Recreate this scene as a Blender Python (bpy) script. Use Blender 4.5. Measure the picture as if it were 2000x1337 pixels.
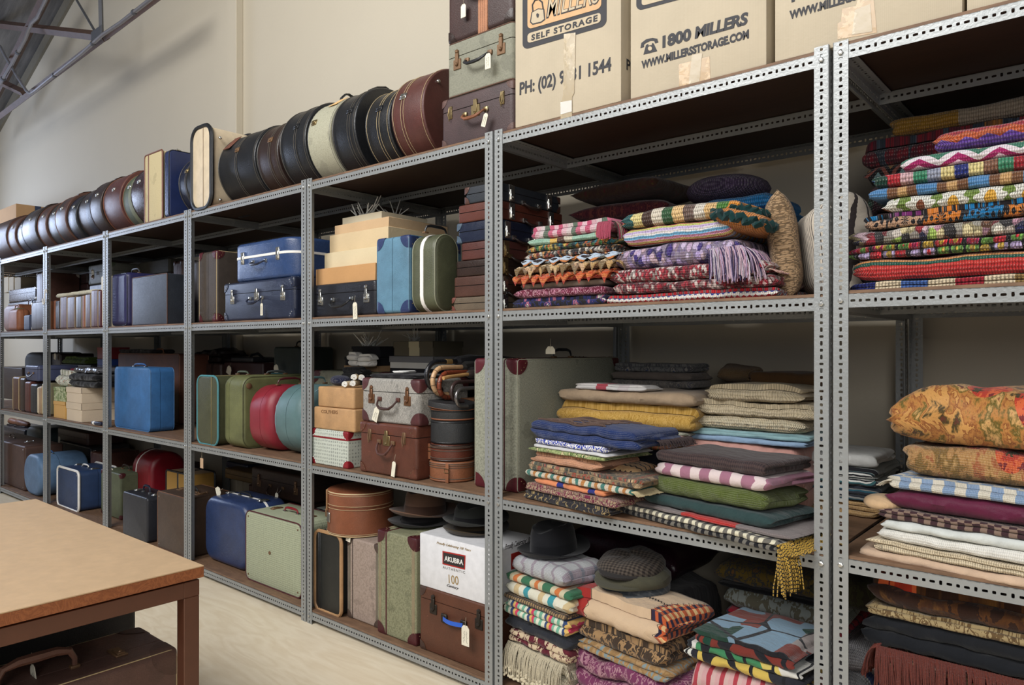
import bpy, bmesh, math, random
from mathutils import Vector, Matrix, noise
random.seed(7)
for o in list(bpy.data.objects): bpy.data.objects.remove(o)
SC = bpy.context.scene
COL = SC.collection
PI = math.pi
# ---------------------------------------------------------------- camera
F, YAW, PD, V0, HC = 1424.7, .70443, 2.0213, 678.7, 1.312
sn, cs = math.sin(YAW), math.cos(YAW)
cd = bpy.data.cameras.new('camera'); cam = bpy.data.objects.new('camera', cd); COL.objects.link(cam)
cam.location = (0, -PD, HC); cam.rotation_euler = (PI/2, 0, YAW)
cd.sensor_width = 36; cd.lens = F/2000*36; cd.shift_y = (V0-668.5)/2000; cd.clip_start = .05
SC.camera = cam
# ---------------------------------------------------------------- world, lights, exposure
w = bpy.data.worlds.new('world'); SC.world = w; w.use_nodes = True
w.node_tree.nodes['Background'].inputs[0].default_value = (.80, .86, 1, 1)
w.node_tree.nodes['Background'].inputs[1].default_value = .16
def area(name, loc, target, sx, sy, power, col):
    d = bpy.data.lights.new(name, 'AREA'); d.shape = 'RECTANGLE'; d.size = sx; d.size_y = sy
    d.energy = power; d.color = col
    o = bpy.data.objects.new(name, d); COL.objects.link(o); o.location = loc
    o.rotation_euler = (Vector(target)-Vector(loc)).to_track_quat('-Z', 'Y').to_euler()
    return o
area('skylight_lamp', (-2.2, -4.2, 4.8), (-1.6, .3, .9), 4.5, 2.2, 385, (1, .985, .965))
area('front_area_lamp', (1.8, -4.4, 2.6), (-.8, 0, 1.2), 1.8, 1.8, 72, (1, .98, .96))  # unseen area light at an assumed window position, brightens the shelf fronts
area('far_window_lamp', (-11.3, -1.2, 2.7), (-6.5, .6, 2.4), 1.4, 1.6, 100, (.62, .74, 1))
SC.view_settings.view_transform = 'Standard'; SC.view_settings.look = 'None'
SC.view_settings.exposure = 0.0; SC.view_settings.gamma = 1
# ---------------------------------------------------------------- pixel -> place helpers
def XU(u, y):
    t = (u-1000)/F; return (t*cs-sn)*(y+PD)/(cs+t*sn)
def YD(x, u):
    t = (u-1000)/F; return -x*(cs+t*sn)/(sn-t*cs)-PD
def ZV(u, v, y):
    x = XU(u, y); Z = -sn*x+cs*(y+PD); return HC+(V0-v)*Z/F
ZS = [.0675, .7636, 1.457, 2.109]          # tops of the shelf boards
# ---------------------------------------------------------------- objects
MW = {}
def obj(name, bm, m, parent=None, smooth=True, label=None):
    me = bpy.data.meshes.new(name)
    if isinstance(bm, bmesh.types.BMesh):
        bm.to_mesh(me); bm.free()
    else: me = bm
    if m: me.materials.append(m)
    if smooth:
        me.polygons.foreach_set('use_smooth', [True]*len(me.polygons))
        try: me.set_sharp_from_angle(angle=math.radians(38))
        except Exception: pass
    o = bpy.data.objects.new(name, me); COL.objects.link(o)
    if parent: o.parent = parent
    if label: o['label'] = label
    return o
def thing(name, label, cat, mat4=None, group=None):
    o = bpy.data.objects.new(name, None); COL.objects.link(o); o.empty_display_size = .05
    M_ = mat4 or Matrix()
    o.matrix_world = M_; MW[o.name] = M_.copy()
    o['label'] = label; o['category'] = cat
    if group: o['group'] = group
    return o
def tag(o, label, cat, group=None, kind=None):
    if label: o['label'] = label
    if cat: o['category'] = cat
    if group: o['group'] = group
    if kind: o['kind'] = kind
    return o
def toloc(bm, root):
    bm.transform(MW[root.name].inverted()); return bm
# ---------------------------------------------------------------- colour + nodes
def lin(c):
    r = []
    for x in c[:3]:
        x /= 255; r.append(x/12.92 if x <= .04045 else ((x+.055)/1.055)**2.4)
    return (*r, 1)
class NB:
    def __init__(s, name):
        s.m = bpy.data.materials.new(name); s.m.use_nodes = True; s.t = s.m.node_tree
        s.b = s.t.nodes['Principled BSDF']
    def n(s, typ, **k):
        x = s.t.nodes.new(typ)
        for a, b in k.items(): setattr(x, a, b)
        return x
    def lk(s, a, b): s.t.links.new(a, b)
    def set(s, sock, v):
        if hasattr(v, 'links') or isinstance(v, bpy.types.NodeSocket): s.lk(v, sock)
        else: sock.default_value = v
    def M(s, op, a, b=0., c=0.):
        x = s.n('ShaderNodeMath', operation=op)
        s.set(x.inputs[0], a); s.set(x.inputs[1], b); s.set(x.inputs[2], c)
        return x.outputs[0]
    def uv(s):
        x = s.n('ShaderNodeTexCoord'); y = s.n('ShaderNodeSeparateXYZ'); s.lk(x.outputs['UV'], y.inputs[0])
        return x.outputs['UV'], y.outputs[0], y.outputs[1]
    def oc(s): return s.n('ShaderNodeTexCoord').outputs['Object']
    def ramp(s, f, stops, const=True):
        x = s.n('ShaderNodeValToRGB'); r = x.color_ramp; r.interpolation = 'CONSTANT' if const else 'LINEAR'
        while len(r.elements) > 1: r.elements.remove(r.elements[-1])
        r.elements[0].position = stops[0][0]; r.elements[0].color = lin(stops[0][1])
        for p, c in stops[1:]:
            e = r.elements.new(p); e.color = lin(c)
        s.lk(f, x.inputs[0]); return x.outputs[0]
    def noise(s, vec, sc, det=3, rough=.55):
        x = s.n('ShaderNodeTexNoise'); s.lk(vec, x.inputs['Vector']); x.inputs['Scale'].default_value = sc
        x.inputs['Detail'].default_value = det; x.inputs['Roughness'].default_value = rough
        return x.outputs[0]
    def voro(s, vec, sc, rnd=1, feat='F1'):
        x = s.n('ShaderNodeTexVoronoi', feature=feat); s.lk(vec, x.inputs['Vector'])
        x.inputs['Scale'].default_value = sc; x.inputs['Randomness'].default_value = rnd
        return x
    def mix(s, f, a, b, blend='MIX'):
        x = s.n('ShaderNodeMix', data_type='RGBA', blend_type=blend)
        s.set(x.inputs[0], f)
        for i, v in ((6, a), (7, b)):
            if isinstance(v, tuple): v = lin(v) if len(v) == 3 else v
            s.set(x.inputs[i], v)
        return x.outputs[2]
    def bump(s, h, st=.3, d=.002, big=None):
        x = s.n('ShaderNodeBump')
        if big is not None:
            y = s.n('ShaderNodeBump'); y.inputs['Strength'].default_value = .55; y.inputs['Distance'].default_value = .014; s.lk(big, y.inputs['Height']); s.lk(y.outputs[0], x.inputs['Normal']); x.inputs['Strength'].default_value = st; x.inputs['Distance'].default_value = d
        s.lk(h, x.inputs['Height']); s.lk(x.outputs[0], s.b.inputs['Normal'])
    def fin(s, col, rough=.7, metal=0, spec=.5):
        if isinstance(col, tuple): col = lin(col)
        s.set(s.b.inputs['Base Color'], col); s.set(s.b.inputs['Roughness'], rough)
        s.b.inputs['Metallic'].default_value = metal
        s.b.inputs['Specular IOR Level'].default_value = spec
        return s.m
CACHE = {}
def cached(f):
    def g(*a, **k):
        key = (f.__name__, repr(a), repr(sorted(k.items())))
        if key not in CACHE: CACHE[key] = f(*a, **k)
        return CACHE[key]
    return g
def ds(c, f=.17):
    g = .3*c[0]+.55*c[1]+.15*c[2]; return tuple(x+(g-x)*f for x in c)
def dk(c, f): return tuple(max(0, min(255, x*f)) for x in c)
@cached
def leather(c, rough=.42, wear=.35, weave=0, sc=1.0):
    c = ds(c); b = NB('leather'); p = b.oc()
    n1 = b.noise(p, 9*sc, 5, .65); n2 = b.noise(p, 60*sc, 4, .7)
    n4 = b.noise(p, 2.6*sc, 4, .6)
    col = b.mix(b.M('MULTIPLY', n1, .9), dk(c, .66), dk(c, 1.24)); col = b.mix(b.M('MULTIPLY', b.M('GREATER_THAN', n4, .58), .18*min(1, wear*3)), col, dk(c, .55))
    ms_ = b.n('ShaderNodeMapping'); ms_.inputs['Scale'].default_value = (1, 9, 2.2); ms_.inputs['Rotation'].default_value = (.5, .3, .8); b.lk(p, ms_.inputs[0])
    col = b.mix(b.M('MULTIPLY', b.M('GREATER_THAN', b.noise(ms_.outputs[0], 26*sc, 2), .735), wear*.9), col, tuple(min(255, x*1.4+24) for x in c))
    sc_ = b.M('MULTIPLY', b.M('GREATER_THAN', n2, .70), wear)
    col = b.mix(sc_, col, tuple(min(255, x*1.5+26) for x in c))
    if weave:
        xx = b.n('ShaderNodeSeparateXYZ'); b.lk(p, xx.inputs[0])
        f = b.M('MULTIPLY', b.M('SINE', b.M('MULTIPLY', xx.outputs[0], 2600/weave)), b.M('SINE', b.M('MULTIPLY', b.M('ADD', xx.outputs[1], xx.outputs[2]), 2600/weave)))
        col = b.mix(b.M('MULTIPLY', b.M('GREATER_THAN', f, 0), .35), col, dk(c, .5))
    b.bump(b.noise(p, 240, 3), .22, .001)
    return b.fin(col, b.M('ADD', b.M('MULTIPLY', n2, .25), rough-.1))
@cached
def vinyl(c, rough=.35):
    c = ds(c); b = NB('vinyl'); p = b.oc(); n1 = b.noise(p, 14, 4, .6)
    col = b.mix(n1, dk(c, .84), dk(c, 1.12))
    b.bump(b.noise(p, 420, 2), .15, .0006)
    return b.fin(col, rough)
@cached
def plainm(c, rough=.5, metal=0, name='paint'):
    b = NB(name); p = b.oc(); n1 = b.noise(p, 30, 3)
    return b.fin(b.mix(n1, dk(c, .92), dk(c, 1.07)), rough, metal)
@cached
def card(c, rough=.8):
    c = ds(c, .15); b = NB('cardboard'); p = b.oc(); n1 = b.noise(p, 5, 4); x = b.n('ShaderNodeSeparateXYZ'); b.lk(p, x.inputs[0])
    fl = b.M('SINE', b.M('MULTIPLY', x.outputs[0], 1400))
    col = b.mix(n1, dk(c, .93), dk(c, 1.06)); col = b.mix(b.M('MULTIPLY', b.M('ADD', fl, 1), .035), col, dk(c, .7))
    b.bump(b.noise(p, 60, 3), .06, .001)
    return b.fin(col, rough, 0, .25)
@cached
def dotted(c, c2, s=70):
    """pale cloth covering with a small repeated printed motif"""
    b = NB('printed_covering'); p = b.oc(); m = b.n('ShaderNodeMapping'); m.inputs['Rotation'].default_value = (.785, .785, .785)
    b.lk(p, m.inputs[0]); v = b.voro(p, s, .12)
    f = b.M('MULTIPLY', b.M('LESS_THAN', v.outputs['Distance'], .42), .75)
    g = b.M('GREATER_THAN', b.noise(p, 260, 2), .42)
    col = b.mix(b.M('MULTIPLY', f, g), c, c2)
    b.bump(b.noise(p, 300, 2), .1, .001)
    return b.fin(b.mix(b.noise(p, 6, 3), col, dk(c, .8), 'MULTIPLY') if 0 else col, .55)
@cached
def tweed(c, c2):
    b = NB('tweed_covering'); p = b.oc(); m = b.n('ShaderNodeMapping'); m.inputs['Scale'].default_value = (1, 6, 6)
    b.lk(p, m.inputs[0]); n1 = b.noise(m.outputs[0], 130, 2); m2 = b.n('ShaderNodeMapping'); m2.inputs['Scale'].default_value = (8, 1, 1)
    b.lk(p, m2.inputs[0]); n2 = b.noise(m2.outputs[0], 130, 2)
    f = b.M('MULTIPLY', b.M('GREATER_THAN', b.M('ADD', n1, n2), 1.03), .7)
    n3 = b.noise(p, 8, 4)
    col = b.mix(f, c, c2); col = b.mix(b.M('MULTIPLY', b.M('GREATER_THAN', n3, .6), .3), col, dk(c2, .8))
    b.bump(n1, .15, .001)
    return b.fin(col, .75)
@cached
def glassy(c, rough=.12, alpha=1.0):
    b = NB('gloss'); b.b.inputs['Alpha'].default_value = alpha
    return b.fin(c, rough)
@cached
def tape(c, alpha=.72):
    b = NB('packing_tape'); p = b.oc(); n1 = b.noise(p, 40, 3, .6)
    b.set(b.b.inputs['Alpha'], b.M('ADD', b.M('MULTIPLY', b.M('GREATER_THAN', n1, .56), .2), alpha-.1)); b.bump(b.noise(p, 25, 3), .9, .006)
    return b.fin(c, .18)
# cloth patterns on UV measured in metres
@cached
def P(kind, cols, s=.05, a=.01, w=.04, rough=.92, knit=.0045, bs=.55, fuzz=0, ax='u'):
    b = NB('cloth_'+kind); uv, U, V = b.uv()
    if ax == 'v': U, V = V, U
    wob = b.M('MULTIPLY', b.M('SUBTRACT', b.noise(uv, 30, 2), .5), .006)
    U2 = b.M('ADD', U, wob); V2 = b.M('ADD', V, wob)
    n = len(cols); eq = [(i/n, cols[i]) for i in range(n)]
    hb = None
    if kind == 'plain':
        col = b.mix(b.noise(uv, 25, 3), dk(cols[0], .86), dk(cols[0], 1.1))
    elif kind == 'stripe':
        col = b.ramp(b.M('FRACT', b.M('DIVIDE', U2, s)), eq)
    elif kind == 'zig':
        tri = b.M('ABSOLUTE', b.M('SUBTRACT', b.M('FRACT', b.M('DIVIDE', U, w)), .5))
        col = b.ramp(b.M('FRACT', b.M('DIVIDE', b.M('ADD', V2, b.M('MULTIPLY', tri, 2*a)), s)), eq)
    elif kind in ('gingham', 'plaid'):
        r = .5 if kind == 'gingham' else .22
        fa = b.M('LESS_THAN', b.M('FRACT', b.M('DIVIDE', U2, s)), r); fb = b.M('LESS_THAN', b.M('FRACT', b.M('DIVIDE', V2, s)), r)
        col = b.ramp(b.M('DIVIDE', b.M('ADD', fa, fb), 2.), [(0, cols[0]), (.4, cols[1]), (.9, cols[2])])
    elif kind == 'check':
        fa = b.M('LESS_THAN', b.M('FRACT', b.M('DIVIDE', U2, s)), .5); fb = b.M('LESS_THAN', b.M('FRACT', b.M('DIVIDE', V2, w)), .5)
        col = b.mix(b.M('ABSOLUTE', b.M('SUBTRACT', fa, fb)), cols[0], cols[1])
    elif kind == 'granny':
        v = b.voro(uv, 1/s, .25); d = v.outputs['Distance']
        rnd = b.n('ShaderNodeSeparateColor'); b.lk(v.outputs['Color'], rnd.inputs[0])
        k = cols[1:]; m_ = len(k)
        c1 = b.ramp(rnd.outputs[0], [(i/m_, k[i]) for i in range(m_)])
        c2 = b.ramp(rnd.outputs[1], [(i/m_, k[(i+2) % m_]) for i in range(m_)])
        d2 = b.voro(uv, 4.2/s, .4); dd = b.M('GREATER_THAN', d2.outputs['Distance'], .42)
        col = b.mix(b.M('LESS_THAN', d, .46), cols[0], c1); col = b.mix(b.M('LESS_THAN', d, .22), col, c2)
        col = b.mix(b.M('MULTIPLY', dd, .55), col, dk(cols[0], .6)); hb = d2.outputs['Distance']
    elif kind == 'floral':
        vv = b.n('ShaderNodeVectorMath', operation='ADD'); nn = b.n('ShaderNodeTexNoise'); b.lk(uv, nn.inputs['Vector']); nn.inputs['Scale'].default_value = 1.3/s
        sc_ = b.n('ShaderNodeVectorMath', operation='SCALE'); b.lk(nn.outputs['Color'], sc_.inputs[0]); sc_.inputs['Scale'].default_value = s*1.2
        b.lk(uv, vv.inputs[0]); b.lk(sc_.outputs[0], vv.inputs[1])
        v = b.voro(vv.outputs[0], 1/s, 1); d = v.outputs['Distance']; st = [(0, cols[1]), (.16, cols[2 % n]), (.3, cols[-1]), (.38, cols[0])]
        col = b.ramp(d, st); n2 = b.noise(uv, 2.2/s, 3, .6)
        col = b.mix(b.M('LESS_THAN', b.M('ABSOLUTE', b.M('SUBTRACT', n2, .5)), .025), col, cols[-1])
    elif kind == 'paisley':
        n2 = b.noise(uv, 1/s, 3, .5)
        col = b.ramp(b.M('FRACT', b.M('MULTIPLY', n2, 6)), eq)
    elif kind == 'puff':
        v = b.voro(uv, 1/s, .75); rnd = b.n('ShaderNodeSeparateColor'); b.lk(v.outputs['Color'], rnd.inputs[0])
        col = b.ramp(rnd.outputs[0], eq); hb = b.M('SUBTRACT', 1., v.outputs['Distance'])
        col = b.mix(b.M('MULTIPLY', b.M('GREATER_THAN', v.outputs['Distance'], .52), .6), col, (20, 16, 16))
    elif kind == 'strand':
        col = b.ramp(b.M('FRACT', b.M('ADD', U, b.M('MULTIPLY', V, a))), eq)
    elif kind == 'daisy':
        v = b.voro(uv, 1/s, .12); d = v.outputs['Distance']; rnd = b.n('ShaderNodeSeparateColor'); b.lk(v.outputs['Color'], rnd.inputs[0])
        pv = b.n('ShaderNodeVectorMath', operation='SUBTRACT'); b.lk(uv, pv.inputs[0]); b.lk(v.outputs['Position'], pv.inputs[1]); ps = b.n('ShaderNodeSeparateXYZ'); b.lk(pv.outputs[0], ps.inputs[0])
        ang = b.M('ARCTAN2', ps.outputs[1], ps.outputs[0]); pet = b.M('ADD', .40, b.M('MULTIPLY', b.M('SINE', b.M('MULTIPLY', ang, 11)), .07))
        c2 = b.ramp(rnd.outputs[0], [(0, cols[2]), (.5, cols[3])]); col = b.mix(b.M('LESS_THAN', d, pet), cols[0], cols[1])
        ray = b.M('MULTIPLY', b.M('LESS_THAN', b.M('SINE', b.M('MULTIPLY', ang, 22)), -.4), .25); col = b.mix(ray, col, dk(cols[0], .6)); col = b.mix(b.M('LESS_THAN', d, .17), col, c2); hb = b.M('MULTIPLY', d, 2)
    elif kind == 'doily':
        v = b.voro(uv, 1/s, .12); d = v.outputs['Distance']; rnd = b.n('ShaderNodeSeparateColor'); b.lk(v.outputs['Color'], rnd.inputs[0]); k = cols[1:]
        c1 = b.ramp(rnd.outputs[0], [(i/len(k), k[i]) for i in range(len(k))]); pv = b.n('ShaderNodeVectorMath', operation='SUBTRACT'); b.lk(uv, pv.inputs[0]); b.lk(v.outputs['Position'], pv.inputs[1]); ps = b.n('ShaderNodeSeparateXYZ'); b.lk(pv.outputs[0], ps.inputs[0])
        ang = b.M('ARCTAN2', ps.outputs[1], ps.outputs[0]); ring = b.M('GREATER_THAN', b.M('ADD', b.M('SINE', b.M('MULTIPLY', d, 44)), b.M('SINE', b.M('MULTIPLY', ang, 12))), -.35)
        f = b.M('MULTIPLY', b.M('LESS_THAN', d, b.M('ADD', .46, b.M('MULTIPLY', b.M('SINE', b.M('MULTIPLY', ang, 6)), .05))), ring); col = b.mix(f, cols[0], c1); hb = f
    elif kind == 'patch':
        pl = b.M('DIVIDE', b.M('ADD', b.M('LESS_THAN', b.M('FRACT', b.M('DIVIDE', U2, .026)), .5), b.M('LESS_THAN', b.M('FRACT', b.M('DIVIDE', V2, .026)), .5)), 2.)
        plc = b.ramp(pl, [(0, (206, 170, 120)), (.4, (176, 84, 48)), (.9, (40, 34, 56))]); e1 = b.M('ADD', .085, b.M('MULTIPLY', b.M('SINE', b.M('MULTIPLY', V, 14)), .012)); e2 = b.M('ADD', .385, b.M('MULTIPLY', b.M('SINE', b.M('MULTIPLY', V, 9)), .025))
        col = b.mix(b.M('LESS_THAN', U, e1), cols[0], cols[1]); col = b.mix(b.M('GREATER_THAN', U, e2), col, plc)
        for e in (e1, e2):
            st = b.M('ADD', e, b.M('MULTIPLY', b.M('SUBTRACT', b.M('ABSOLUTE', b.M('SUBTRACT', b.M('FRACT', b.M('DIVIDE', V, .018)), .5)), .25), .03))
            col = b.mix(b.M('LESS_THAN', b.M('ABSOLUTE', b.M('SUBTRACT', U, st)), .0014), col, (20, 18, 20))
    elif kind in ('tea', 'lush'):
        if kind == 'tea':
            v = b.voro(uv, 1/s, .8); v.distance = 'CHEBYCHEV'; rnd = b.n('ShaderNodeSeparateColor'); b.lk(v.outputs['Color'], rnd.inputs[0]); col = b.ramp(rnd.outputs[0], eq)
            v2 = b.voro(uv, .8/s, .8, 'DISTANCE_TO_EDGE'); col = b.mix(b.M('LESS_THAN', v2.outputs['Distance'], .025), col, (30, 30, 34))
        else:
            n1 = b.noise(uv, .8/s, 5, .62); n2 = b.noise(uv, .33/s, 3, .5); col = b.ramp(b.M('FRACT', b.M('ADD', b.M('MULTIPLY', n1, 3.2), n2)), eq, False)
            v = b.voro(uv, .5/s, 1); rnd = b.n('ShaderNodeSeparateColor'); b.lk(v.outputs['Color'], rnd.inputs[0]); pc = b.ramp(n1, [(0, (60, 50, 20)), (.42, (170, 52, 34)), (.5, (196, 90, 50)), (.56, (110, 30, 34)), (.66, (200, 160, 110))])
            col = b.mix(b.M('MULTIPLY', b.M('LESS_THAN', v.outputs['Distance'], .42), b.M('GREATER_THAN', rnd.outputs[0], .35)), col, pc); hb = n1
    elif kind == 'lace':
        v = b.voro(uv, 1/s, .3); d = v.outputs['Distance']
        v2 = b.voro(uv, 3.3/s, .5, 'F1'); rnd = b.n('ShaderNodeSeparateColor'); b.lk(v.outputs['Color'], rnd.inputs[0]); k = cols[1:]
        c1 = b.ramp(rnd.outputs[0], [(i/len(k), k[i]) for i in range(len(k))])
        f = b.M('MULTIPLY', b.M('LESS_THAN', d, .5), b.M('LESS_THAN', v2.outputs['Distance'], .48)); col = b.mix(f, cols[0], c1); hb = f
    if kind != 'plain' and fuzz:
        col = b.mix(b.M('MULTIPLY', b.noise(uv, 300, 2), fuzz), col, (120, 110, 100))
    if knit:
        v = b.voro(uv, 1/knit, .15); h = b.M('SUBTRACT', 1., v.outputs['Distance'])
        col = b.mix(b.M('MULTIPLY', b.M('GREATER_THAN', v.outputs['Distance'], .5), .6*min(1, bs)), col, dk(cols[0], .25) if sum(cols[0]) > 480 else (15, 12, 12)); col = b.mix(b.M('MULTIPLY', b.M('LESS_THAN', v.outputs['Distance'], .18), .16), col, (255, 250, 240))  # shading painted into the knit: stitch gaps darkened, crowns lightened
    else: h = b.noise(uv, 500, 3)
    if hb is not None: h = b.M('ADD', h, b.M('MULTIPLY', hb, 1.5))
    mp_ = b.n('ShaderNodeMapping'); mp_.inputs['Scale'].default_value = (1, 1.8, 1); b.lk(uv, mp_.inputs[0])
    b.bump(h, min(1, bs*1.5), (knit or .0012)*1.1, b.noise(mp_.outputs[0], 16, 3, .6))
    m = b.fin(col, rough, 0, .15)
    b.b.inputs['Sheen Weight'].default_value = .15
    return m
# ---------------------------------------------------------------- mesh builders
def BM(): return bmesh.new()
def add_box(bm, x0, x1, y0, y1, z0, z1, bev=0, seg=2):
    r = bmesh.ops.create_cube(bm, size=1); vs = r['verts']
    for v in vs:
        v.co = Vector((x0+(v.co.x+.5)*(x1-x0), y0+(v.co.y+.5)*(y1-y0), z0+(v.co.z+.5)*(z1-z0)))
    if bev:
        es = list({e for v in vs for e in v.link_edges})
        bmesh.ops.bevel(bm, geom=es, offset=bev, segments=seg, affect='EDGES', profile=.5)
def rrect(L, W, r, n=6):
    r = max(.0005, min(r, L/2-.0005, W/2-.0005)); pts = []
    for i, (sx, sy) in enumerate(((1, 1), (-1, 1), (-1, -1), (1, -1))):
        for k in range(n+1):
            a = i*PI/2+k/n*PI/2
            pts.append((sx*(L/2-r)+r*math.cos(a), sy*(W/2-r)+r*math.sin(a)))
    return pts
def add_shell(bm, L, W, z0, z1, rc, rb=0, rt=0, n=6, seg=4, bulge=0):
    """rounded-rectangle block; rb/rt round the bottom/top rims, bulge domes those faces"""
    rings = []
    if rb:
        for k in range(seg+1):
            a = PI/2*k/seg; rings.append((rb*(1-math.sin(a)), z0+rb*(1-math.cos(a))))
    else: rings.append((0, z0))
    if rt:
        for k in range(seg+1):
            a = PI/2*k/seg; rings.append((rt*(1-math.cos(a)), z1-rt*(1-math.sin(a))))
    else: rings.append((0, z1))
    prev = None; first = None
    for ins, z in rings:
        ring = [bm.verts.new((x, y, z)) for x, y in rrect(L-2*ins, W-2*ins, rc-ins if rc > ins else .001, n)]
        if prev:
            for i in range(len(ring)):
                j = (i+1) % len(ring); bm.faces.new((prev[i], prev[j], ring[j], ring[i]))
        else: first = ring
        prev = ring
    bm.faces.new(list(reversed(first))); bm.faces.new(prev)
def add_tube(bm, pts, r, n=6, closed=False, caps=True, taper=None):
    pts = [Vector(p) for p in pts]; m = len(pts); rings = []; up = None
    for i, p in enumerate(pts):
        if closed: d = pts[(i+1) % m]-pts[i-1]
        else: d = pts[min(i+1, m-1)]-pts[max(i-1, 0)]
        if d.length < 1e-9: d = Vector((0, 0, 1))
        d.normalize()
        if up is None:
            up = Vector((0, 0, 1)) if abs(d.z) < .9 else Vector((1, 0, 0))
        a = d.cross(up)
        if a.length < 1e-6: a = d.orthogonal()
        a.normalize(); b = a.cross(d); up = b
        rr = r*(taper[i] if taper else 1)
        rings.append([bm.verts.new(p+a*math.cos(2*PI*k/n)*rr+b*math.sin(2*PI*k/n)*rr) for k in range(n)])
    for i in range(m if closed else m-1):
        A, B = rings[i], rings[(i+1) % m]
        for k in range(n): bm.faces.new((A[k], B[k], B[(k+1) % n], A[(k+1) % n]))
    if caps and not closed:
        bm.faces.new(rings[0]); bm.faces.new(list(reversed(rings[-1])))
def add_lathe(bm, prof, n=40, ax=None, c=(0, 0, 0), caps=True):
    """profile of (radius, height); revolve about z then optional axis matrix"""
    rings = []
    for r, z in prof:
        rings.append([bm.verts.new((max(r, 1e-4)*math.cos(2*PI*k/n), max(r, 1e-4)*math.sin(2*PI*k/n), z)) for k in range(n)])
    for A, B in zip(rings, rings[1:]):
        for k in range(n): bm.faces.new((A[k], A[(k+1) % n], B[(k+1) % n], B[k]))
    if caps:
        bm.faces.new(list(reversed(rings[0]))); bm.faces.new(rings[-1])
    if ax is not None: bmesh.ops.transform(bm, matrix=ax, verts=[v for R_ in rings for v in R_])
def add_ball(bm, c, r, n=6):
    bmesh.ops.create_icosphere(bm, subdivisions=1 if n < 8 else 2, radius=r, matrix=Matrix.Translation(c))
def add_cap(bm, hx, hy, hz, s, R, r, eps=.0015):
    """quarter-disc corner protector on three faces of a rounded box"""
    sx, sy, sz = s; c = Vector((sx*hx, sy*hy, sz*hz)); inn = Vector((hx-r, hy-r, hz-r))
    def prj(q):
        cl = Vector([max(-inn[i], min(inn[i], q[i])) for i in range(3)]); d = q-cl
        if d.length < 1e-9: return q
        return cl+d.normalized()*(r+eps)
    for a, b in ((0, 1), (1, 2), (0, 2)):
        g = []
        for i in range(6):
            rho = R*i/5; row = []
            for k in range(7):
                th = PI/2*k/6; q = c.copy(); q[a] -= s[a]*rho*math.cos(th); q[b] -= s[b]*rho*math.sin(th)
                row.append(bm.verts.new(prj(q)))
            g.append(row)
        flip = (sx*sy*sz > 0) ^ (a == 0 and b == 2)
        for i in range(5):
            for k in range(6):
                f = (g[i][k], g[i+1][k], g[i+1][k+1], g[i][k+1])
                try: bm.faces.new(f if not flip else f[::-1])
                except ValueError: pass
    
HOLES = [(.0062, .0034), (.0034, .0056), (.0062, .0034), (.0040, .0040)]
def add_plate(bm, o, L, W, Nv, length, w, th=.002, pitch=.0183, off=0):
    o, L, W, Nv = Vector(o), Vector(L), Vector(W), Vector(Nv)
    n = max(1, int(round(length/pitch))); pt = length/n
    for k in range(n):
        a, b = HOLES[(k+off) % 4]; cx = (k+.5)*pt; cy = w*.5; hx, hy = pt/2, w/2
        inn, out = [], []
        for i in range(8):
            an = i*PI/4; c_, s_ = math.cos(an), math.sin(an); q = .86 if i % 2 else 1
            q2 = q/max(abs(c_), abs(s_)) if i % 2 else 1
            inn.append((a*c_*q2, b*s_*q2))
            m_ = max(abs(c_), abs(s_)); out.append((hx*c_/m_, hy*s_/m_))
        lay = []
        for t in (0, th):
            I = [bm.verts.new(o+L*(cx+p[0])+W*(cy+p[1])+Nv*t) for p in inn]
            O = [bm.verts.new(o+L*(cx+p[0])+W*(cy+p[1])+Nv*t) for p in out]
            lay.append((I, O))
        for j in range(8):
            q = (j+1) % 8
            (I0, O0), (I1, O1) = lay
            bm.faces.new((I0[j], O0[j], O0[q], I0[q])); bm.faces.new((I1[q], O1[q], O1[j], I1[j]))
            bm.faces.new((I0[j], I0[q], I1[q], I1[j])); bm.faces.new((O0[q], O0[j], O1[j], O1[q]))
    bmesh.ops.recalc_face_normals(bm, faces=bm.faces)
# ================================================================ builders
BRASS = plainm((152, 134, 98), .35, .9, 'brass'); CHROME = plainm((205, 205, 200), .22, .95, 'chrome')
OLDM = plainm((120, 92, 66), .5, .4, 'aged_metal'); DARKM = plainm((60, 54, 48), .5, .7, 'dark_metal')
DARKIN = plainm((22, 18, 16), .8, 0, 'dark_seam'); PAPER = plainm((226, 220, 200), .8, 0, 'paper')
INK = plainm((36, 36, 38), .7, 0, 'ink'); STRING = plainm((150, 140, 120), .8, 0, 'string'); WHITE = plainm((236, 234, 228), .5, 0, 'white')
def Rz(a): return Matrix.Rotation(a, 4, 'Z')
def Rx(a): return Matrix.Rotation(a, 4, 'X')
def Ry(a): return Matrix.Rotation(a, 4, 'Y')
def T(*a): return Matrix.Translation(Vector(a))
def handle_bm(W, a, out, droop, r, flat=1.):
    bm = BM(); y = -W/2
    pts = [(-a, y+.001, 0), (-a, y-out*.45, -droop*.2), (-a*.86, y-out*.85, -droop*.62), (-a*.5, y-out, -droop*.95), (0, y-out, -droop), (a*.5, y-out, -droop*.95), (a*.86, y-out*.85, -droop*.62), (a, y-out*.45, -droop*.2), (a, y+.001, 0)]
    add_tube(bm, pts, r, 7, taper=[.6, .65, .8, 1.05, 1.15, 1.05, .8, .65, .6]); return bm
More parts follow.
